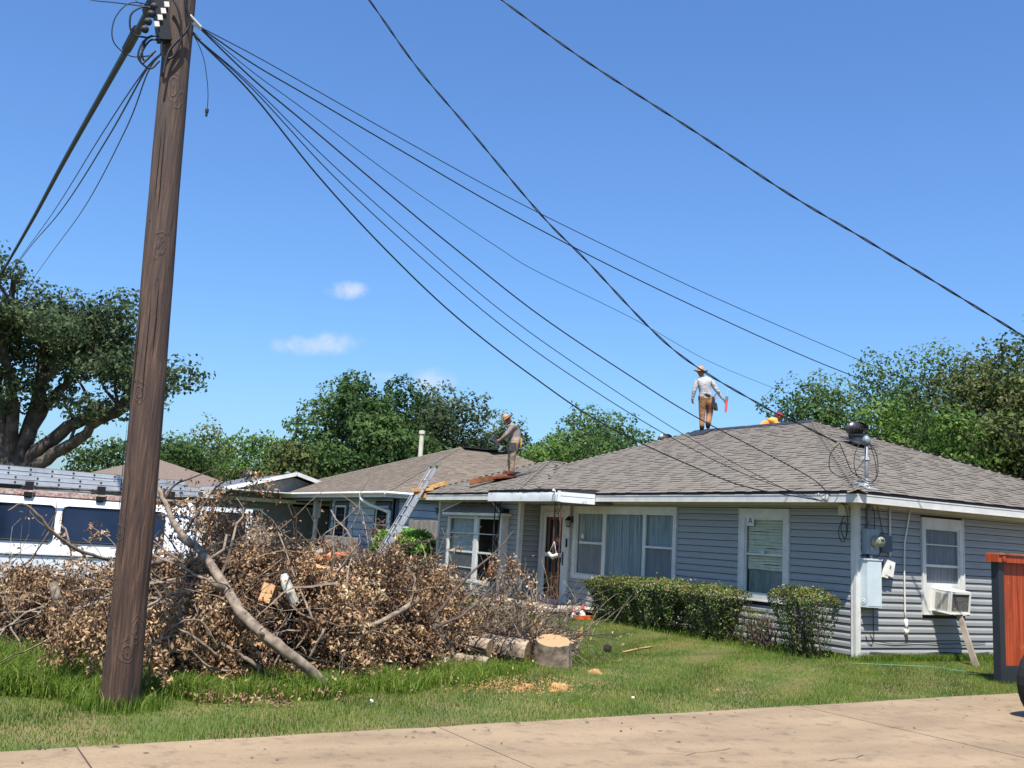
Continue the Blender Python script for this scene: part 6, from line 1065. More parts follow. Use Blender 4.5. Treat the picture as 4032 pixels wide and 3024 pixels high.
# ================================================================ HEDGES AND BUSH
hgreen = ramp3('hedge_leaf', [lin(40, 54, 30), lin(60, 78, 38), lin(84, 102, 46), lin(116, 128, 58), lin(148, 104, 76)], .38, .3, spec=.5); hbright = ramp3('bush_leaf', [lin(54, 92, 34), lin(80, 126, 42), lin(110, 158, 54), lin(144, 184, 74)], .4, .4, spec=.5)
def hedge(x0, x1, y0, y1, h0, h1, label, n, mat=hgreen, stems=14, taper=.25, size=.05, density=1, name='hedge', cat='hedge', group=None, hole=None, core=True, round_=.15):
    h = empty(name, ((x0+x1)/2, (y0+y1)/2, 0), label, cat, group); w_ = x1-x0; P = []; R_ = []
    cx, cy_ = (x0+x1)/2, (y0+y1)/2; m = 0
    while m < n:
        q = RNG.random((n, 3)); f = RNG.random(n); side = RNG.integers(0, 6, n); u = q.copy()
        sh = 1-RNG.exponential(.07, n); sh = np.clip(sh, .25, 1)
        X = (q[:, 0]-.5)*2; Y = (q[:, 1]-.5)*2; Z = q[:, 2]
        for i in range(n):
            s_ = side[i]
            if s_ == 0: X[i] = sh[i]
            elif s_ == 1: X[i] = -sh[i]
            elif s_ in (2, 3): Y[i] = -sh[i]
            else: Z[i] = 1-(1-sh[i])*.7
        tp = 1-taper*(1-Z)**1.2; lump = 1+.11*np.sin(X*w_*4+2*Z*3)+.08*np.sin(X*w_*9+5+Z*4)
        hx = h0+(h1-h0)*(X+1)/2; rnd = 1-round_*np.maximum(np.abs(X), np.abs(Y))**6*Z
        pos = np.stack([cx+X*w_/2*tp*(1+.04*np.sin(Z*9)), cy_+Y*(y1-y0)/2*tp*lump, .05+Z*hx*rnd*(1+.035*np.sin(X*w_*7)+.02*np.sin(X*w_*19))+(RNG.random(n) < .02)*RNG.uniform(0, .12, n)*(Z > .9)], 1)
        keep = RNG.random(n) < (.35+.65*np.minimum(1, Z*1.6)) * density
        if hole: keep &= ~((np.abs(X-hole[0]) < hole[2]) & (np.abs(Z-hole[1]) < hole[3]) & (RNG.random(n) < .75))
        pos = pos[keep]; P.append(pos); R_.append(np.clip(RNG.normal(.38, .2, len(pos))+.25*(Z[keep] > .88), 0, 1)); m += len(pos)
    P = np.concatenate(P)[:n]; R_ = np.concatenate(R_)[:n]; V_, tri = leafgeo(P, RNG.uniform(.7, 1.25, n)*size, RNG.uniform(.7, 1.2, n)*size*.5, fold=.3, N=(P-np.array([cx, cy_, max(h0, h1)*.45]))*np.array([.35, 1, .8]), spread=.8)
    o = fastmesh('leaves', V_, tri, mat, np.repeat(R_, 2), h, tuple(h.location)); o['kind'] = 'stuff'
    b = MB()
    for i in range(stems):
        x = random.uniform(x0+.15*w_, x1-.15*w_); p = Vector((x, cy_+random.uniform(-.1, .1), 0)); pts = [p]; 
        for j in range(5): pts.append(pts[-1]+Vector((random.uniform(-.12, .12), random.uniform(-.1, .1), max(h0, h1)*.17)))
        b.tube(pts, [.014*(1-.12*k) for k in range(6)], 5, cap=False)
        for j in range(4): s_ = pts[random.randint(1, 4)]; b.tube([s_, s_+Vector((random.uniform(-.2, .2), random.uniform(-.2, .1), random.uniform(.05, .25)))], [.007, .003], 4, cap=False)
    b.build('stems', barkd, h)
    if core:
        b = MB(); k = .80; tb_ = .62; b.add([(cx+sx*w_/2*tb_*k, cy_+sy_*(y1-y0)/2*tb_*k, .15) for sx, sy_ in ((-1, -1), (1, -1), (1, 1), (-1, 1))]+[(cx+sx*w_/2*k, cy_+sy_*(y1-y0)/2*k, (h0 if sx < 0 else h1)*.84) for sx, sy_ in ((-1, -1), (1, -1), (1, 1), (-1, 1))], BF); b.build('inner_shade_core', M('hedge_inner_shade', lin(50, 60, 34), .95, lin(62, 54, 40), 14), h)  # solid core, interior shade of the hedge put into its dark green
    return h
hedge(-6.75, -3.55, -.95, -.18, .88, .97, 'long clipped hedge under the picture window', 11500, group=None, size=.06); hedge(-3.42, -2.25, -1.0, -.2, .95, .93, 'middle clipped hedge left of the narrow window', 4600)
hedge(-2.2, -1.25, -.85, -.3, .62, .55, 'thin half-dead shrub with bare twigs below the narrow window', 520, density=.8, core=False, stems=30, size=.045, name='shrub', cat='shrub')
hedge(-1.0, -.02, -1.0, -.3, 1.06, 1.04, 'square yellow-green clipped hedge next to the house corner', 5200, core=False, stems=26, hole=(.55, .55, .35, .25), taper=.35)
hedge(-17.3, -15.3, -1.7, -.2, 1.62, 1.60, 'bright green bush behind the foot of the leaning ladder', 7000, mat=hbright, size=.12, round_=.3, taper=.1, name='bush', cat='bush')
# ================================================================ GRASS
def dry(x, y): return np.clip(1.25-np.abs((y+1.9)+(x+2.0)*.42-.25*np.sin(x*1.3))/1.0, 0, 1)*np.clip((x+7)/2, 0, 1)*np.clip((3.4-x)/1.5, 0, 1)*(.65+.35*np.sin(x*5.3+y*3.1))
grass_m = ramp3('grass_blade', [lin(56, 76, 26), lin(84, 110, 36), lin(112, 137, 48), lin(136, 141, 68), lin(156, 138, 90)], .55, .42); 
def blades(n, xr, yr, hfun, keep, wd, name, label, lean=.35, tri3=False, tone=None, clumps=0):
    x = RNG.uniform(*xr, n); y = RNG.uniform(*yr, n)
    if clumps:
        cx = RNG.uniform(*xr, clumps); cy_ = RNG.uniform(*yr, clumps); i = RNG.integers(0, clumps, n); x = cx[i]+RNG.normal(0, .05, n); y = cy_[i]+RNG.normal(0, .05, n)
    k = keep(x, y); x, y = x[k], y[k]; n = len(x); h = hfun(x, y)*RNG.uniform(.55, 1.25, n); a = RNG.uniform(0, 2*np.pi, n); l = RNG.normal(0, lean, n)*h; b_ = RNG.uniform(0, 2*np.pi, n)
    wx, wy = np.cos(a)*wd/2, np.sin(a)*wd/2; lx, ly = np.cos(b_)*l, np.sin(b_)*l; z0 = np.zeros(n)
    if tri3:
        V_ = np.stack([np.stack([x-wx, y-wy, z0], 1), np.stack([x+wx, y+wy, z0], 1), np.stack([x-wx*.8+lx*.35, y-wy*.8+ly*.35, h*.6], 1), np.stack([x+wx*.8+lx*.35, y+wy*.8+ly*.35, h*.6], 1), np.stack([x+lx*1.3, y+ly*1.3, h*(1-.25*np.abs(l)/np.maximum(h, .01))], 1)], 1).reshape(-1, 3)
        i = np.arange(n)*5; tri = np.stack([np.stack([i, i+1, i+3], 1), np.stack([i, i+3, i+2], 1), np.stack([i+2, i+3, i+4], 1)], 1).reshape(-1, 3); rp_ = 3
    else:
        V_ = np.stack([np.stack([x-wx, y-wy, z0], 1), np.stack([x+wx, y+wy, z0], 1), np.stack([x+lx, y+ly, h], 1)], 1).reshape(-1, 3); tri = np.arange(n*3).reshape(-1, 3); rp_ = 1
    t = np.clip(RNG.normal(.36, .16, n)+(dry(x, y)*.5)+.10*np.sin(x*2.1+np.cos(y*1.7)*2)+.08*np.sin(x*6+y*5), 0, 1) if tone is None else np.clip(RNG.normal(tone, .15, n), 0, 1)
    o = fastmesh(name, V_, tri, grass_m, np.repeat(t, rp_)); o['kind'] = 'stuff'; o['label'] = label; o['category'] = 'grass'; return o
edge = lambda x, y: x < road_edge(y)-.01+.03*np.sin(y*9)+.02*np.sin(y*23)
inyard = lambda x, y: edge(x, y) & ~((x > -14.9) & (x < 0) & (y > -.0)) & ~((x > -10.3) & (x < -7.0) & (y > -1.6))
blades(330000, (-7, 4.4), (-14.5, 3.5), lambda x, y: .042+.012*np.sin(x*3+y*2)-.012*dry(x, y), inyard, .007, 'lawn_grass', 'mown lawn grass between the road and the grey house')
blades(60000, (-16, -7), (-9, 0), lambda x, y: .06+0*x, inyard, .012, 'far_lawn_grass', 'lawn grass further back by the wing')
def tallkeep(x, y):
    d = x-xf(y); lim = np.interp(y, [-14.6, -12.5, -11.8, -9.5, -8, -6.5, -5.6], [3.2, 1.9, 1.15, .80, 1.0, 1.15, .9]); return edge(x, y) & (d > -1.1) & (d < lim+.12*np.sin(y*6)) & (x < 3.35+.15*np.sin(y*4))
blades(110000, (-2.2, 3.8), (-14.6, -5.5), lambda x, y: .17*np.clip((-6.0-y)/1.0, .45, 1)*np.clip((-7.3-y)/.6+.62, .62, 1.15)+.05*np.sin(x*4+y*2.3)*np.sin(y*7)+.14*np.clip((-11.6-y)/1.2, 0, 1)*np.clip((2.8-x)/1.2, .2, 1), tallkeep, .010, 'tall_grass', 'long unmown grass in front of the brush pile', lean=.62, tri3=True, tone=.45)
blades(1500, (2.2, 3.1), (-12.7, -11.5), lambda x, y: .15+0*x, lambda x, y: ((x-2.615)**2+(y+12.1)**2 > .17**2) & ((x-2.615)**2+(y+12.1)**2 < .40**2*(.5+RNG.random(len(x)))), .009, 'pole_grass', 'tuft of long grass round the foot of the pole', lean=.4, tri3=True, tone=.4)
blades(9000, (-7.2, .3), (-1.1, .0), lambda x, y: .11+0*x, lambda x, y: (y > -.25) | ((RNG.random(len(x)) < .25) & (x > -6.3)), .009, 'edge_grass', 'longer grass along the foot of the hedges', lean=.4, tri3=True, tone=.35)
blades(4000, (.02, .25), (0, 3.6), lambda x, y: .12+0*x, lambda x, y: x > -1, .009, 'wall_foot_grass', 'longer grass along the foot of the street wall', lean=.35, tri3=True, tone=.35)
# ================================================================ TREES
oakleaf = ramp3('oak_leaf', [lin(48, 62, 42), lin(72, 88, 60), lin(96, 110, 79), lin(127, 136, 104)], .75, .38, spec=.12); midleaf = ramp3('mid_green_leaf', [lin(50, 70, 40), lin(74, 99, 54), lin(100, 124, 72), lin(130, 147, 97)], .75, .42, spec=.12); brightleaf = ramp3('bright_leaf', [lin(56, 80, 39), lin(83, 112, 51), lin(112, 138, 69), lin(142, 159, 93)], .75, .42, spec=.12); oliveleaf = ramp3('olive_leaf', [lin(57, 71, 40), lin(84, 96, 53), lin(112, 120, 73), lin(144, 133, 95)], .75, .4, spec=.12)
tbark = M('tree_bark', lin(108, 96, 86), .95, lin(64, 56, 52), 5, bump=.02)
def tree(name, x, y, top, wid, label, mat, nleaf, seed, blobs=34, zlow=.28, size=.2, trunk=.22, dep=None, blobr=.17, oak=None, cz=None, cat='tree', limbs=7):
    rs = np.random.default_rng(seed); rr = random.Random(seed); t = empty(name, (x, y, 0), label, cat); dep = dep or wid; zc = top*(1+zlow)/2; hz = top*(1-zlow)/2; bl = []
    while len(bl) < blobs:
        q = rs.normal(size=3); q /= np.linalg.norm(q); q *= rs.uniform(.35, .88)
        if q[2] < -.75: continue
        r = blobr*(wid+2*hz)/2*rs.uniform(.65, 1.35); c = np.array([x+q[0]*(wid/2-r*.4), y+q[1]*(dep/2-r*.4), zc+q[2]*(hz-r*.7)]); bl.append((c, r))
    if oak: bl += oak
    P = []; R_ = []; NN = []; tot = sum(r**2 for _, r in bl); nleaf = int(nleaf*1.7)
    for c, r in bl:
        n = max(40, int(nleaf*r*r/tot)); v = rs.normal(size=(n, 3)); v /= np.linalg.norm(v, axis=1)[:, None]; rad = r*np.clip(1-rs.exponential(.10, n), .15, 1.0)*(1+.26*np.sin(v[:, 0]*5+c[0])*np.sin(v[:, 1]*6+c[1]*2)+.2*np.sin(v[:, 2]*8+c[2])); k = (v[:, 2] > -.55) | (rs.random(n) < .45); pos = c+v*rad[:, None]*np.array([1, 1, .8])
        P.append(pos[k]); R_.append(np.clip(rs.normal(.42+.16*rs.normal(), .12, k.sum()), 0, 1)); NN.append((v*np.array([1, 1, 1.2]))[k])
    P = np.concatenate(P); R_ = np.concatenate(R_); za, zb_ = np.percentile(P[:, 2], [.3, 99.9]); P[:, 2] = top*zlow+(P[:, 2]-za)*(top*(1-zlow)/(zb_-za)); xa, xb_ = np.percentile((P-[x, y, 0])@np.array([.49, .87, 0]), [1, 99]); k_ = wid/(xb_-xa); P[:, 0] = x+(P[:, 0]-x)*k_; P[:, 1] = y+(P[:, 1]-y)*k_
    V_, tri = leafgeo(P, rs.uniform(.7, 1.3, len(P))*size, rs.uniform(.7, 1.2, len(P))*size*.62, fold=.2, N=np.concatenate(NN), spread=.55); o = fastmesh('crown', V_, tri, mat, np.repeat(R_, 2), t, (x, y, 0)); o['kind'] = 'stuff'
    b = MB(); fork = Vector((x, y, top*zlow*.8)); b.tube([(x, y, -.1), (x+rr.uniform(-.1, .1), y, top*zlow*.4), fork], [trunk*1.25, trunk, trunk*.85], 9, cap=False)
    for c, r in sorted(bl, key=lambda q: -q[1])[:limbs*3]:
        e = Vector(c); m_ = fork.lerp(e, .5)+Vector((rr.uniform(-.4, .4), rr.uniform(-.4, .4), rr.uniform(-.2, .5)))*.4*r; b.tube(smooth_path([fork-Vector((0, 0, rr.uniform(0, .1*top))), m_, e], 3), list(np.linspace(trunk*.5, trunk*.10, 7)), 5, cap=False)
    b.build('trunk', tbark, t, smooth=True); return t
# the old oak at the left: stout limbs sweeping out, crown high
def oak_tree():
    x, y = -29.3, -11.0; t = empty('oak_tree', (x, y, 0), 'large spreading oak with thick dark limbs at the left behind the van', 'tree'); F, U = Vector((.87, -.49, 0)), Vector((.4902, .8716, 0))   # towards viewer, across
    def L3(a, z, d=0): return Vector((x, y, 0))+U*a+F*d+Vector((0, 0, z))
    b = MB(); rr = random.Random(5); ends = []
    b.tube([L3(0, -.1), L3(0, 1.5), L3(0, 3.0)], [.75, .62, .58], 14, cap=False)
    main = [([(0, 2.2), (-.9, 3.6), (-1.7, 4.8), (-2.9, 5.6), (-4.2, 6.2)], .34, -.4), ([(0, 2.6), (-.3, 4.4), (-.9, 6.2), (-1.2, 8.0), (-1.5, 9.4)], .40, .3), ([(.1, 2.8), (.5, 4.4), (.65, 6.2), (.5, 7.6), (.9, 9.2)], .36, -.3), ([(.2, 2.6), (1.3, 3.9), (2.6, 4.9), (3.6, 5.3), (4.1, 5.4), (4.7, 6.2)], .30, .6), ([(.3, 2.3), (1.5, 3.4), (2.7, 4.2), (3.3, 4.7), (4.3, 5.2), (5.5, 6.0)], .27, .9), ([(-.1, 2.4), (-1.5, 3.2), (-2.9, 3.6), (-4.4, 4.9)], .30, .8), ([(.5, 6.0), (1.6, 6.9), (2.8, 7.4), (3.9, 8.2)], .18, .2), ([(-.9, 6.2), (-1.9, 7.4), (-3.0, 8.2)], .18, 0), ([(.2, 3.4), (.9, 5.4), (1.6, 6.8), (2.2, 8.6)], .24, -.9), ([(0, 3.2), (.2, 5.2), (-.2, 7.4), (.1, 9.8)], .26, 1.2)]
    for pts, r, d in main:
        P = smooth_path([L3(a, z, d*i/len(pts)*2) for i, (a, z) in enumerate(pts)], 5); n = len(P); P = [p+Vector((rr.uniform(-.04, .04), rr.uniform(-.04, .04), rr.uniform(-.05, .05))) for p in P]; b.tube(P, [r*(1-.72*i/n) for i in range(n)], 9, cap=False); ends.append((P[-1], r))
        for k in range(7):
            s_ = P[rr.randint(n//3, n-2)]; e = s_+Vector((rr.uniform(-1.2, 1.2), rr.uniform(-1.2, 1.2), rr.uniform(.2, 1.6))); m_ = s_.lerp(e, .5)+Vector((rr.uniform(-.3, .3), rr.uniform(-.3, .3), rr.uniform(-.1, .3))); b.tube(smooth_path([s_, m_, e], 4), list(np.linspace(r*.28, .02, 9)), 5, cap=False); ends.append((e, .1))
    b.build('trunk', M('oak_bark', lin(94, 84, 76), .95, lin(52, 46, 44), 3, bump=.03, bscale=9), t, smooth=True)
    P = []; R_ = []; NN = []; rs = np.random.default_rng(3); bl = [(np.array(e), rs.uniform(.55, 1.1)) for e, _ in ends if e.z > 4.9]
    prof = lambda a: np.interp(a, [-6.5, -4.5, -2.3, -1.2, 0, 1.5, 2.8, 4.0, 5, 6.2, 7.6], [8.2, 9.0, 9.3, 9.1, 9.2, 9.1, 8.7, 8.2, 6.6, 6.0, 5.4])
    for i in range(76):
        a = rs.uniform(-6.5, 4.1); d = rs.uniform(-3.2, 3.2); r = rs.uniform(.5, 1.05); zt_ = prof(a)-.10*abs(d)**1.4; lo = 6.5+.25*abs(a) if a < 3 else 6.0; z = zt_-r*.8 if rs.random() < .6 else rs.uniform(min(lo, zt_-r), zt_-r*.7); bl.append((np.array(L3(a, z, d)), r))
    for i in range(9): a = rs.uniform(4.0, 5.6); bl.append((np.array(L3(a, prof(a)-.55+rs.uniform(-.3, .2), rs.uniform(-.4, 1.2))), rs.uniform(.35, .55)))
    for i in range(16): bl.append((np.array(L3(rs.uniform(-5, 3.6), rs.uniform(5.0, 6.6), rs.uniform(-2.5, 2.5))), rs.uniform(.3, .55)))
    tot = sum(r*r for _, r in bl)
    for c, r in bl:
        n = int(40000*r*r/tot); v = rs.normal(size=(n, 3)); v /= np.linalg.norm(v, axis=1)[:, None]; rad = r*np.clip(1-rs.exponential(.2, n), .1, 1)*(1+.3*np.sin(v[:, 0]*6+c[0]*3)*np.sin(v[:, 1]*5+c[1])+.15*np.sin(v[:, 2]*9)); P.append(c+v*rad[:, None]*np.array([1, 1, .62])); R_.append(np.clip(rs.normal(.42+.14*rs.normal(), .13, n), 0, 1)); NN.append(v)
    P = np.concatenate(P); R_ = np.concatenate(R_); V_, tri = leafgeo(P, rs.uniform(.7, 1.3, len(P))*.17, rs.uniform(.7, 1.2, len(P))*.12, fold=.2, N=np.concatenate(NN), spread=.6); o = fastmesh('crown', V_, tri, oakleaf, np.repeat(R_, 2), t, (x, y, 0)); o['kind'] = 'stuff'
oak_tree()
TR = [('left', -47.3, -10.6, 5.9, 5, 'low green tree behind the oak trunk at the far left', midleaf, 5000), ('t2', -51.7, -4.6, 5.9, 4.2, 'small rounded green tree just left of the pole', midleaf, 5000), ('t3a', -50.0, -1.0, 6.4, 5.2, 'green tree directly right of the pole above the far brown roof', midleaf, 7000), ('t3b', -53.4, 2.2, 7.9, 4.0, 'taller thin-topped tree behind the far brown roof', oliveleaf, 5000), ('t3c', -44.5, 2.8, 6.6, 4.0, 'bright green tree above the dark grey roof', brightleaf, 7000),
      ('t4', -36.2, 5.2, 9.3, 6.6, 'big broad tree behind the pale blue house roof', midleaf, 22000), ('t4b', -37.5, 10.3, 9.5, 5.2, 'tall open-crowned tree behind the left roofer', oakleaf, 13000), ('t4c', -35.5, 1.6, 5.6, 3.0, 'small tree at the left edge of the big tree group', oliveleaf, 4000), ('t4d', -35.5, 8.0, 6.8, 5, 'lower tree filling behind the pale blue house ridge', midleaf, 8000),
      ('t5', -36.2, 19.0, 9.4, 8.0, 'broad dense dark tree left of the main ridge', midleaf, 18000), ('t5b', -42.0, 16.2, 9.0, 4.2, 'narrow dark tree just right of the left roofer', oakleaf, 7000), ('t5c', -31.5, 12.8, 6.7, 4.0, 'low bright yellow-green tree above the roof valley', brightleaf, 7000), ('t5d', -30.5, 16.5, 7.2, 5.5, 'low green tree in front of the broad dense tree', midleaf, 9000),
      ('t6', -18.2, 18.0, 9.0, 3.8, 'light green tree with bare pale limbs right of the ridge', midleaf, 9000), ('t6b', -17.2, 21.6, 10.6, 6.2, 'tall green tree with uneven top behind the turbine vent', midleaf, 15000), ('t6c', -14.5, 19.2, 8.0, 5.0, 'mid height green tree behind the right roof slope', brightleaf, 11000),
      ('t7', -10.0, 17.4, 8.9, 4.6, 'olive green tree with feathery top near the right edge', oliveleaf, 13000), ('t7b', -6.6, 15.9, 8.7, 4.6, 'dense dark green tree cut by the right picture edge', oliveleaf, 13000), ('t7c', -8.8, 14.2, 6.6, 3.6, 'lower bright green shrubby tree above the roof at the right', brightleaf, 8000), ('t6d', -17.6, 16.6, 6.6, 2.8, 'low olive tree directly behind the main ridge end', oliveleaf, 5000)]
for i, (k, x, y, top, wid, lab, mt, nl) in enumerate(TR): tree('tree', x, y, top, wid, lab, mt, nl, 20+i, blobs=44 if nl > 9000 else 26, zlow=.2 if top > 8 else .12, size=.22 if x < -25 else .165, blobr=.13 if nl > 9000 else .17, limbs=9)
# near tree mostly outside the frame on the right: only sprays of its leaves reach in
tree('tree', -4.6, 15.8, 11.4, 4.0, 'near tree outside the right edge with leaf sprays reaching into the sky', brightleaf, 9000, 77, blobs=26, zlow=.35, size=.13, blobr=.11)
# far tree line closing the horizon
n = 26000; a = RNG.uniform(0, 1, n); X = -75+8*np.sin(a*30); P = np.stack([-78+70*np.clip(a-.45, 0, 1)+RNG.normal(0, 1.5, n), -32+a*110, RNG.uniform(0, 1, n)**.7*(5.3+1.2*np.sin(a*40)+.8*np.sin(a*97))], 1); V_, tri = leafgeo(P, .55, .36); o = fastmesh('far_woods', V_, tri, midleaf, np.repeat(RNG.uniform(.1, .8, n), 2)); tag(o, 'distant tree line closing the horizon behind the houses', 'woods', kind='stuff')
# ================================================================ ROOFERS
EX = Vector((.4902, .8716, 0)); EY = Vector((-.8716, .4902, 0)); EZ = Vector((0, 0, 1))
def PW(base, r, d, z): return Vector(base)+EX*r+EY*d+EZ*z
def body(name, base, joints, bones, mats, label, cat='person'):
    """one continuous skinned body; bones: (a, b, material index)"""
    names = list(joints); idx = {n: i for i, n in enumerate(names)}; pts = [PW(base, *joints[n][:3]) for n in names]
    me = bpy.data.meshes.new(name); me.from_pydata([p-Vector(base) for p in pts], [(idx[a], idx[b]) for a, b, _ in bones], [])
    ob = bpy.data.objects.new(name, me); COL.objects.link(ob); ob.location = base
    ob.modifiers.new('skin', 'SKIN'); sv = ob.data.skin_vertices[0].data if ob.data.skin_vertices else None
    if sv is None:
        bm = bmesh.new(); bm.from_mesh(me); bm.verts.layers.skin.verify(); bm.to_mesh(me); bm.free(); sv = ob.data.skin_vertices[0].data
    for n, i in idx.items():
        r = joints[n][3]; r = r*1.2 if r > .042 and n not in ('head', 'crown', 'jaw', 'neck') else r*1.05; sv[i].radius = (r if not isinstance(r, tuple) else r[0], r if not isinstance(r, tuple) else r[1]); sv[i].use_root = (i == 0)
    s = ob.modifiers.new('sub', 'SUBSURF'); s.levels = 2; s.render_levels = 2
    dg = bpy.context.evaluated_depsgraph_get(); m2 = bpy.data.meshes.new_from_object(ob.evaluated_get(dg)); ob.modifiers.clear(); ob.data = m2; m2.name = name
    m2.materials.clear(); [m2.materials.append(m) for m in mats]
    seg = [(pts[idx[a]]-Vector(base), pts[idx[b]]-Vector(base), k) for a, b, k in bones]
    for p in m2.polygons:
        c = p.center; best = None
        for a, b_, k in seg:
            ab = b_-a; t = max(0, min(1, (c-a).dot(ab)/max(ab.length_squared, 1e-9))); d = (c-(a+ab*t)).length
            if best is None or d < best[0]: best = (d, k)
        p.material_index = best[1]; p.use_smooth = True
    return tag(ob, label, cat)
skin = M('skin', lin(150, 96, 72), .55, lin(128, 80, 60), 20)
def fingers(J, Bn, tag_, wr, hd, dirn, curl, k):
    """five finger chains from the palm; coordinates (r, d, z)"""
    hx = Vector(hd); f = Vector(dirn).normalized(); side = f.cross(Vector(curl)).normalized(); cv = Vector(curl).normalized()
    for i, (o, L) in enumerate(((-.030, .062), (-.010, .072), (.010, .068), (.030, .052))):
        a = hx+side*o+f*.015; b1 = a+f*L*.5+cv*.008; c = b1+f*L*.25+cv*.028
        J[f'{tag_}f{i}a'] = (*a, .011); J[f'{tag_}f{i}b'] = (*b1, .009); J[f'{tag_}f{i}c'] = (*c, .008); Bn += [(tag_, f'{tag_}f{i}a', k), (f'{tag_}f{i}a', f'{tag_}f{i}b', k), (f'{tag_}f{i}b', f'{tag_}f{i}c', k)]
    a = hx-f*.02-side*.035; b1 = a+f*.035-side*.015+cv*.02; J[f'{tag_}ta'] = (*a, .012); J[f'{tag_}tb'] = (*b1, .009); Bn += [(tag_, f'{tag_}ta', k), (f'{tag_}ta', f'{tag_}tb', k)]
def hat(parent, c, upv, brim, crown, h, mat, band=None, curl=.02):
    b = MB(); up_ = Vector(upv).normalized(); u = up_.orthogonal().normalized(); v = up_.cross(u); n = 24; vs = []
    prof = [(brim, .0), (brim*.98, .004), (crown*1.08, -.004), (crown, .02), (crown*.92, h*.75), (crown*.75, h), (0.001, h*.92)]
    for q, z in prof:
        for j in range(n): t = 6.283*j/n; zz = z+(curl*math.cos(2*t) if q > crown*1.2 else 0); vs.append(Vector(c)+up_*zz+(u*math.cos(t)+v*math.sin(t))*q)
    b.add(vs, [(i*n+j, i*n+(j+1) % n, (i+1)*n+(j+1) % n, (i+1)*n+j) for i in range(len(prof)-1) for j in range(n)]); o = b.build('hat', mat, parent, smooth=True)
    if band: b = MB(); b.lathe(Vector(c)+up_*.012, [(crown*1.02, 0), (crown*1.01, .03)], 20, up_); b.build('hat_band', band, o)
straw = M('straw', lin(190, 152, 116), .85, lin(156, 118, 86), 30, (1, 1, 1), bump=.002)
def face(parent, hc, fwd, sidev, r=.1):
    """nose, eyes, brows, mouth and ears on the head"""
    f = Vector(fwd).normalized(); s = Vector(sidev).normalized(); u = s.cross(f).normalized(); u = u if u.z > 0 else -u; hc = Vector(hc)
    b = MB(); b.lathe(hc+f*r*.92-u*.012, [(.017, 0), (.014, .012), (.004, .022)], 8, f-u*.3); b.build('nose', skin, parent, smooth=True)
    for q in (-1, 1):
        b = MB(); b.lathe(hc+f*r*.86+s*q*.034+u*.018, [(.012, 0), (.009, .006), (0, .009)], 8, f); b.build('eye', M('eye_dark', lin(40, 28, 24), .3), parent, smooth=True)
        b = MB(); b.lathe(hc+s*q*r*.88-f*.01, [(.012, 0), (.024, .006), (.02, .014), (0, .012)], 8, s*q+u*.1); b.build('ear', skin, parent, smooth=True)
    b = MB(); b.tube([hc+f*r*.86+s*.025-u*.048, hc+f*r*.92-u*.05, hc+f*r*.86-s*.025-u*.048], .006, 5); b.build('mouth', M('lips', lin(120, 62, 54), .5), parent)
def rolled(base, J, a, b_, r, mat, parent, name): pass
# ---- roofer A: on the wing roof, profile to the left, head bowed over a tool
bA = Vector((-12.10, .14, 3.275))
shA = M('taupe_shirt', lin(146, 132, 124), .9, lin(118, 106, 100), 9, (1, 1, 1), bump=.04, bscale=13); ptA = M('khaki_trousers', lin(160, 138, 112), .9, lin(96, 86, 76), 5, bump=.05, bscale=12); bootA = M('brown_boot', lin(92, 54, 42), .8)
J = {'pelvis': (.05, 0, .90, .135), 'spine': (.075, 0, 1.06, .125), 'chest': (.03, 0, 1.24, .145), 'upper': (-.03, 0, 1.36, .11), 'neck': (-.10, 0, 1.44, .055), 'jaw': (-.16, 0, 1.47, .072), 'head': (-.185, 0, 1.53, .092), 'crown': (-.19, 0, 1.585, .07),
     'shl': (-.03, -.17, 1.35, .07), 'ell': (-.19, -.21, 1.12, .052), 'wrl': (-.35, -.14, .965, .034), 'hal': (-.41, -.12, .93, .034), 'shr': (-.03, .17, 1.35, .07), 'elr': (-.17, .22, 1.13, .05), 'wrr': (-.34, .12, 1.0, .033), 'har': (-.40, .09, .965, .033),
     'hil': (.03, -.10, .84, .105), 'knl': (.0, -.115, .46, .075), 'anl': (.03, -.12, .10, .052), 'tol': (-.12, -.13, .045, .045), 'hel': (.08, -.12, .05, .04), 'hir': (.03, .10, .84, .105), 'knr': (-.05, .11, .47, .072), 'anr': (-.09, .12, .12, .05), 'tor': (-.24, .12, .06, .045), 'her': (-.04, .12, .07, .04)}
Bn = [('pelvis', 'spine', 0), ('spine', 'chest', 0), ('chest', 'upper', 0), ('upper', 'neck', 0), ('neck', 'jaw', 2), ('jaw', 'head', 2), ('head', 'crown', 2), ('upper', 'shl', 0), ('shl', 'ell', 0), ('ell', 'wrl', 0), ('wrl', 'hal', 2), ('upper', 'shr', 0), ('shr', 'elr', 0), ('elr', 'wrr', 0), ('wrr', 'har', 2),
      ('pelvis', 'hil', 1), ('hil', 'knl', 1), ('knl', 'anl', 1), ('anl', 'tol', 3), ('anl', 'hel', 3), ('pelvis', 'hir', 1), ('hir', 'knr', 1), ('knr', 'anr', 1), ('anr', 'tor', 3), ('anr', 'her', 3)]
fingers(J, Bn, 'hal', None, J['hal'][:3], (-.8, .25, -.35), (.1, .9, -.2), 2); fingers(J, Bn, 'har', None, J['har'][:3], (-.8, -.2, -.35), (.1, -.9, -.2), 2)
pA = body('person', bA, J, Bn, [shA, ptA, skin, bootA], 'roofer in straw hat and taupe shirt bowed over a tool on the wing roof')
hat(pA, PW(bA, -.215, 0, 1.57), EX*-.55+EZ*.83, .215, .095, .12, straw, M('band_brown', lin(120, 70, 50), .8))
face(pA, PW(bA, -.185, 0, 1.52), EX*-.8-EZ*.6, EY, .095)
leath = M('dark_tool_pouch', lin(66, 62, 66), .8, lin(48, 46, 50), 8, bump=.006); belt = M('belt_red_brown', lin(128, 54, 44), .7)
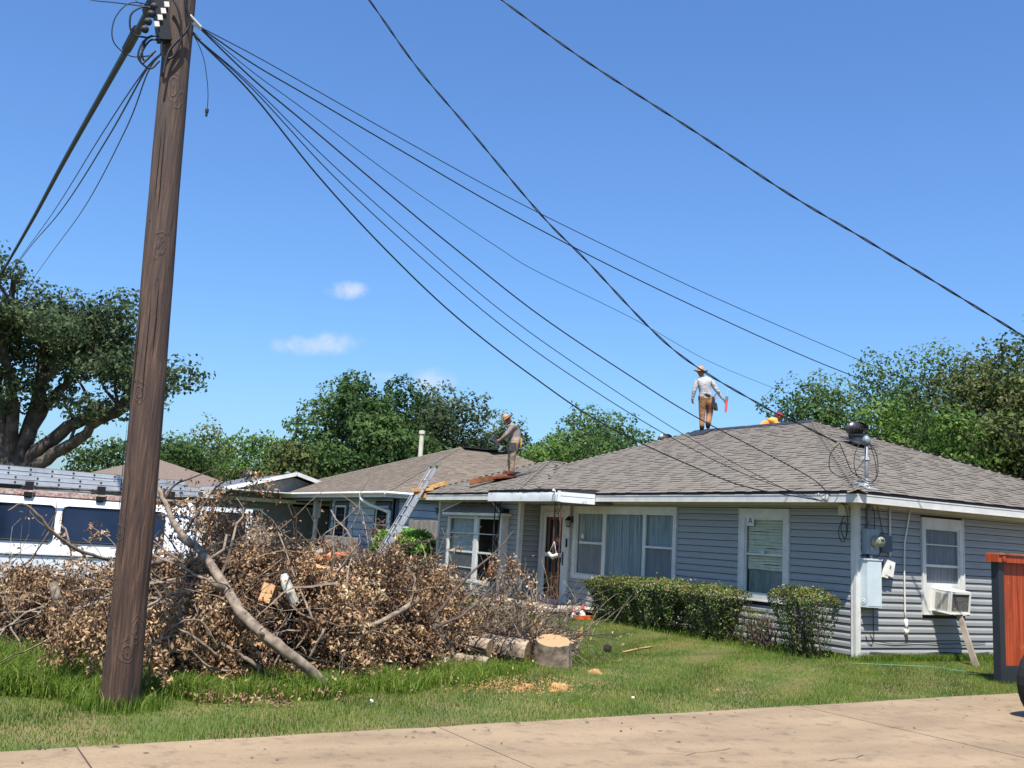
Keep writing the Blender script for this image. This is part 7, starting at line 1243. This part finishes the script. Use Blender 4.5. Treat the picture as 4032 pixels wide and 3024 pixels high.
b = MB(); c = PW(bA, .06, 0, .95); b.lathe(c-EZ*.035, [(.150, 0), (.155, .03), (.150, .065)], 20, EZ+EX*.15); b.build('belt', belt, pA, smooth=True)
b = MB(); b.obox(PW(bA, -.01, -.17, .80), EX+EZ*.1, EY, EZ-EX*.1, .21, .07, .20); b.obox(PW(bA, -.03, -.20, .74), EX+EZ*.1, EY, EZ-EX*.1, .15, .05, .13); b.obox(PW(bA, -.09, -.11, .76), EX, EY, EZ, .05, .05, .2); b.build('tool_pouch', leath, pA)
b = MB(); b.bar(PW(bA, .21, -.03, .80), PW(bA, .215, -.03, 1.06), .035, .04, mi=0); b.bar(PW(bA, .21, -.03, .74), PW(bA, .21, -.03, .86), .045, .05, mi=1); b.build('yellow_handle', [M('tool_yellow', lin(222, 170, 34), .5), M('tool_brown', lin(140, 84, 48), .7)], pA)
b = MB(); b.bar(PW(bA, -.60, -.10, 1.0), PW(bA, -.40, -.10, .86), .055, .075, mi=0); b.bar(PW(bA, -.44, -.10, .92), PW(bA, -.36, -.10, .84), .05, .14, mi=0); b.bar(PW(bA, -.40, -.10, .85), PW(bA, -.29, -.10, .74), .022, .03, mi=1); b.bar(PW(bA, -.29, -.10, .80), PW(bA, -.38, -.10, .68), .03, .05, mi=1); b.tube(smooth_path([PW(bA, -.58, -.1, 1.0), PW(bA, -.64, -.1, .98), PW(bA, -.66, -.1, .9), PW(bA, -.5, -.1, .83), PW(bA, -.36, -.1, .84)], 4), .006, 5, mi=1)
b.build('nail_gun', [M('tool_dark', lin(52, 54, 62), .5), M('tool_blue_grey', lin(118, 140, 150), .4)], label='dark nail gun held out by the roofer on the wing roof', cat='tool')
# ---- roofer B: on the ridge, seen from behind, walking away
bB = Vector((-8.97, 4.28, 4.80))
shB = M('white_shirt', lin(178, 176, 176), .85, lin(150, 148, 150), 7, (1, 1, 2), bump=.05, bscale=10); ptB = M('tan_trousers', lin(168, 120, 80), .85, lin(112, 76, 52), 6, bump=.05, bscale=12); bootB = M('dark_boot', lin(64, 48, 44), .8)
J = {'pelvis': (-.02, 0, .82, .145), 'spine': (-.05, 0, .98, .135), 'chest': (-.085, 0, 1.18, .155), 'upper': (-.09, 0, 1.32, .12), 'neck': (-.14, .01, 1.42, .056), 'jaw': (-.165, .03, 1.46, .07), 'head': (-.18, .03, 1.53, .092), 'crown': (-.18, .03, 1.58, .075),
     'shl': (-.27, 0, 1.31, .075), 'ell': (-.355, -.03, 1.03, .055), 'wrl': (-.385, .02, .80, .037), 'hal': (-.385, .03, .74, .036), 'shr': (.10, 0, 1.31, .078), 'elr': (.26, -.02, 1.06, .055), 'wrr': (.41, .02, .87, .037), 'har': (.455, .03, .83, .036),
     'hil': (-.11, 0, .74, .115), 'knl': (-.12, .02, .40, .078), 'anl': (-.115, .0, .06, .052), 'tol': (-.10, .15, -.01, .045), 'hel': (-.115, -.05, .0, .042), 'hir': (.08, 0, .74, .115), 'knr': (.10, .10, .42, .076), 'anr': (.04, -.02, .14, .055), 'tor': (.07, .13, .04, .046), 'her': (.04, -.08, .09, .044)}
Bn = [('pelvis', 'spine', 0), ('spine', 'chest', 0), ('chest', 'upper', 0), ('upper', 'neck', 0), ('neck', 'jaw', 2), ('jaw', 'head', 2), ('head', 'crown', 2), ('upper', 'shl', 0), ('shl', 'ell', 0), ('ell', 'wrl', 0), ('wrl', 'hal', 2), ('upper', 'shr', 0), ('shr', 'elr', 0), ('elr', 'wrr', 0), ('wrr', 'har', 2),
      ('pelvis', 'hil', 1), ('hil', 'knl', 1), ('knl', 'anl', 1), ('anl', 'tol', 3), ('anl', 'hel', 3), ('pelvis', 'hir', 1), ('hir', 'knr', 1), ('knr', 'anr', 1), ('anr', 'tor', 3), ('anr', 'her', 3)]
fingers(J, Bn, 'hal', None, J['hal'][:3], (.05, .1, -1), (.9, .3, 0), 2); fingers(J, Bn, 'har', None, J['har'][:3], (.8, .1, -.3), (.1, .2, -.9), 2)
pB = body('person', bB, J, Bn, [shB, ptB, skin, bootB], 'roofer in white shirt and straw hat walking on the ridge seen from behind')
hat(pB, PW(bB, -.185, .03, 1.575), EZ+EX*.03, .20, .092, .125, straw, M('straw_band', lin(168, 120, 88), .8), curl=.025)
face(pB, PW(bB, -.18, .03, 1.52), EY-EX*.3, EX, .092)
bb = M('black_belt', lin(34, 32, 36), .7)
b = MB(); b.lathe(PW(bB, -.035, 0, .87), [(.155, 0), (.165, .03), (.158, .075)], 22, EZ+EX*.28); b.build('belt', bb, pB, smooth=True)
b = MB(); b.obox(PW(bB, .155, -.05, .72), EX, EY, EZ-EX*.15, .10, .12, .30); b.build('tool_pouch', bb, pB); b = MB(); b.obox(PW(bB, .23, -.02, .62), EX, EY, EZ-EX*.2, .08, .14, .20); b.build('tool_pouch', M('green_pouch', lin(44, 58, 50), .8), pB); b = MB(); b.obox(PW(bB, -.20, -.02, .83), EX, EY, EZ, .06, .12, .12); b.build('tool_pouch', bb, pB)
b = MB(); b.bar(PW(bB, .17, -.06, .86), PW(bB, .27, -.06, 1.03), .02, .03, mi=0); b.bar(PW(bB, .25, -.06, 1.03), PW(bB, .33, -.06, 1.01), .025, .03, mi=0); b.bar(PW(bB, .19, -.08, .78), PW(bB, .27, -.08, .89), .018, .02, mi=1); b.build('belt_tools', [M('hammer_steel', lin(96, 104, 104), .45), M('tool_pink', lin(214, 90, 100), .5)], pB)
b = MB(); b.lathe(PW(bB, .52, .03, .52), [(.034, 0), (.034, .30)], 14, EZ+EX*.06, mi=0); b.lathe(PW(bB, .54, .03, .82), [(.012, -.0), (.038, .0), (.038, .10), (.012, .12)], 10, EZ, mi=1); b.tube([PW(bB, .518, .03, .52), PW(bB, .51, .03, .40)], .009, 6, mi=2); b.tube([PW(bB, .55, .03, .92), PW(bB, .56, .03, 1.12), PW(bB, .62, .03, 1.13), PW(bB, .63, .03, 1.10)], .006, 5, mi=2); b.bar(PW(bB, .54, .03, .86), PW(bB, .45, .03, .80), .02, .03, mi=1); b.bar(PW(bB, .535, .03, .84), PW(bB, .47, .03, .74), .012, .02, mi=1)
b.build('caulking_gun', [M('pink_cartridge', lin(226, 84, 86), .5), M('gun_grey_green', lin(104, 124, 118), .5), M('steel_seal', (0, 0, 0))], label='caulking gun with pink-red cartridge in the ridge roofer right hand', cat='tool')
# ---- roofer C: kneeling behind the ridge, head and shoulder showing
bC = Vector((-7.20, 5.15, 4.43)); shC = M('orange_shirt', lin(236, 158, 72), .8, lin(218, 138, 60), 8, bump=.01); cap = M('maroon_cap', lin(128, 44, 54), .85)
J = {'pelvis': (-.42, .05, .26, .14), 'spine': (-.34, .04, .38, .135), 'chest': (-.22, .02, .49, .145), 'upper': (-.12, .01, .56, .115), 'neck': (-.04, 0, .61, .058), 'jaw': (.02, 0, .62, .072), 'head': (.03, 0, .69, .092), 'crown': (.02, 0, .74, .075),
     'shl': (-.12, .18, .52, .072), 'ell': (.02, .22, .32, .05), 'wrl': (.17, .16, .20, .035), 'hal': (.22, .14, .15, .035), 'shr': (-.12, -.17, .52, .072), 'elr': (.0, -.20, .30, .05), 'wrr': (.16, -.14, .18, .035), 'har': (.21, -.12, .13, .035),
     'hil': (-.40, .14, .22, .105), 'knl': (-.05, .17, .06, .07), 'anl': (-.42, .18, -.06, .05), 'tol': (-.56, .18, -.10, .045), 'hir': (-.40, -.05, .22, .105), 'knr': (-.05, -.07, .06, .07), 'anr': (-.42, -.06, .0, .05), 'tor': (-.56, -.06, -.04, .045)}
Bn = [('pelvis', 'spine', 0), ('spine', 'chest', 0), ('chest', 'upper', 0), ('upper', 'neck', 0), ('neck', 'jaw', 2), ('jaw', 'head', 2), ('head', 'crown', 4), ('upper', 'shl', 0), ('shl', 'ell', 0), ('ell', 'wrl', 2), ('wrl', 'hal', 2), ('upper', 'shr', 0), ('shr', 'elr', 0), ('elr', 'wrr', 2), ('wrr', 'har', 2), ('pelvis', 'hil', 1), ('hil', 'knl', 1), ('knl', 'anl', 1), ('anl', 'tol', 3), ('pelvis', 'hir', 1), ('hir', 'knr', 1), ('knr', 'anr', 1), ('anr', 'tor', 3)]
fingers(J, Bn, 'hal', None, J['hal'][:3], (.7, 0, -.6), (-.3, 0, -.9), 2); fingers(J, Bn, 'har', None, J['har'][:3], (.7, 0, -.6), (-.3, 0, -.9), 2)
pC = body('person', bC, J, Bn, [shC, M('blue_jeans', lin(60, 74, 104), .85), skin, bootB, cap], 'roofer in orange shirt and maroon backwards cap crouching behind the ridge')
b = MB(); up_ = (EZ+EX*.15).normalized(); b.lathe(PW(bC, .028, 0, .70), [(.104, -.01), (.104, .03), (.085, .075), (.04, .10), (0, .105)], 18, up_); b.obox(PW(bC, -.10, 0, .705), EX, EY, EZ, .09, .13, .012); b.build('cap', cap, pC, smooth=False)
face(pC, PW(bC, .03, 0, .67), EX*.95-EZ*.2, EY, .094)
# ---------------------------------------------------------------- every ground-level thing keeps its rest; nothing else
print('objects', len(bpy.data.objects), 'tris', sum(len(o.data.polygons) for o in bpy.data.objects if o.type == 'MESH'))
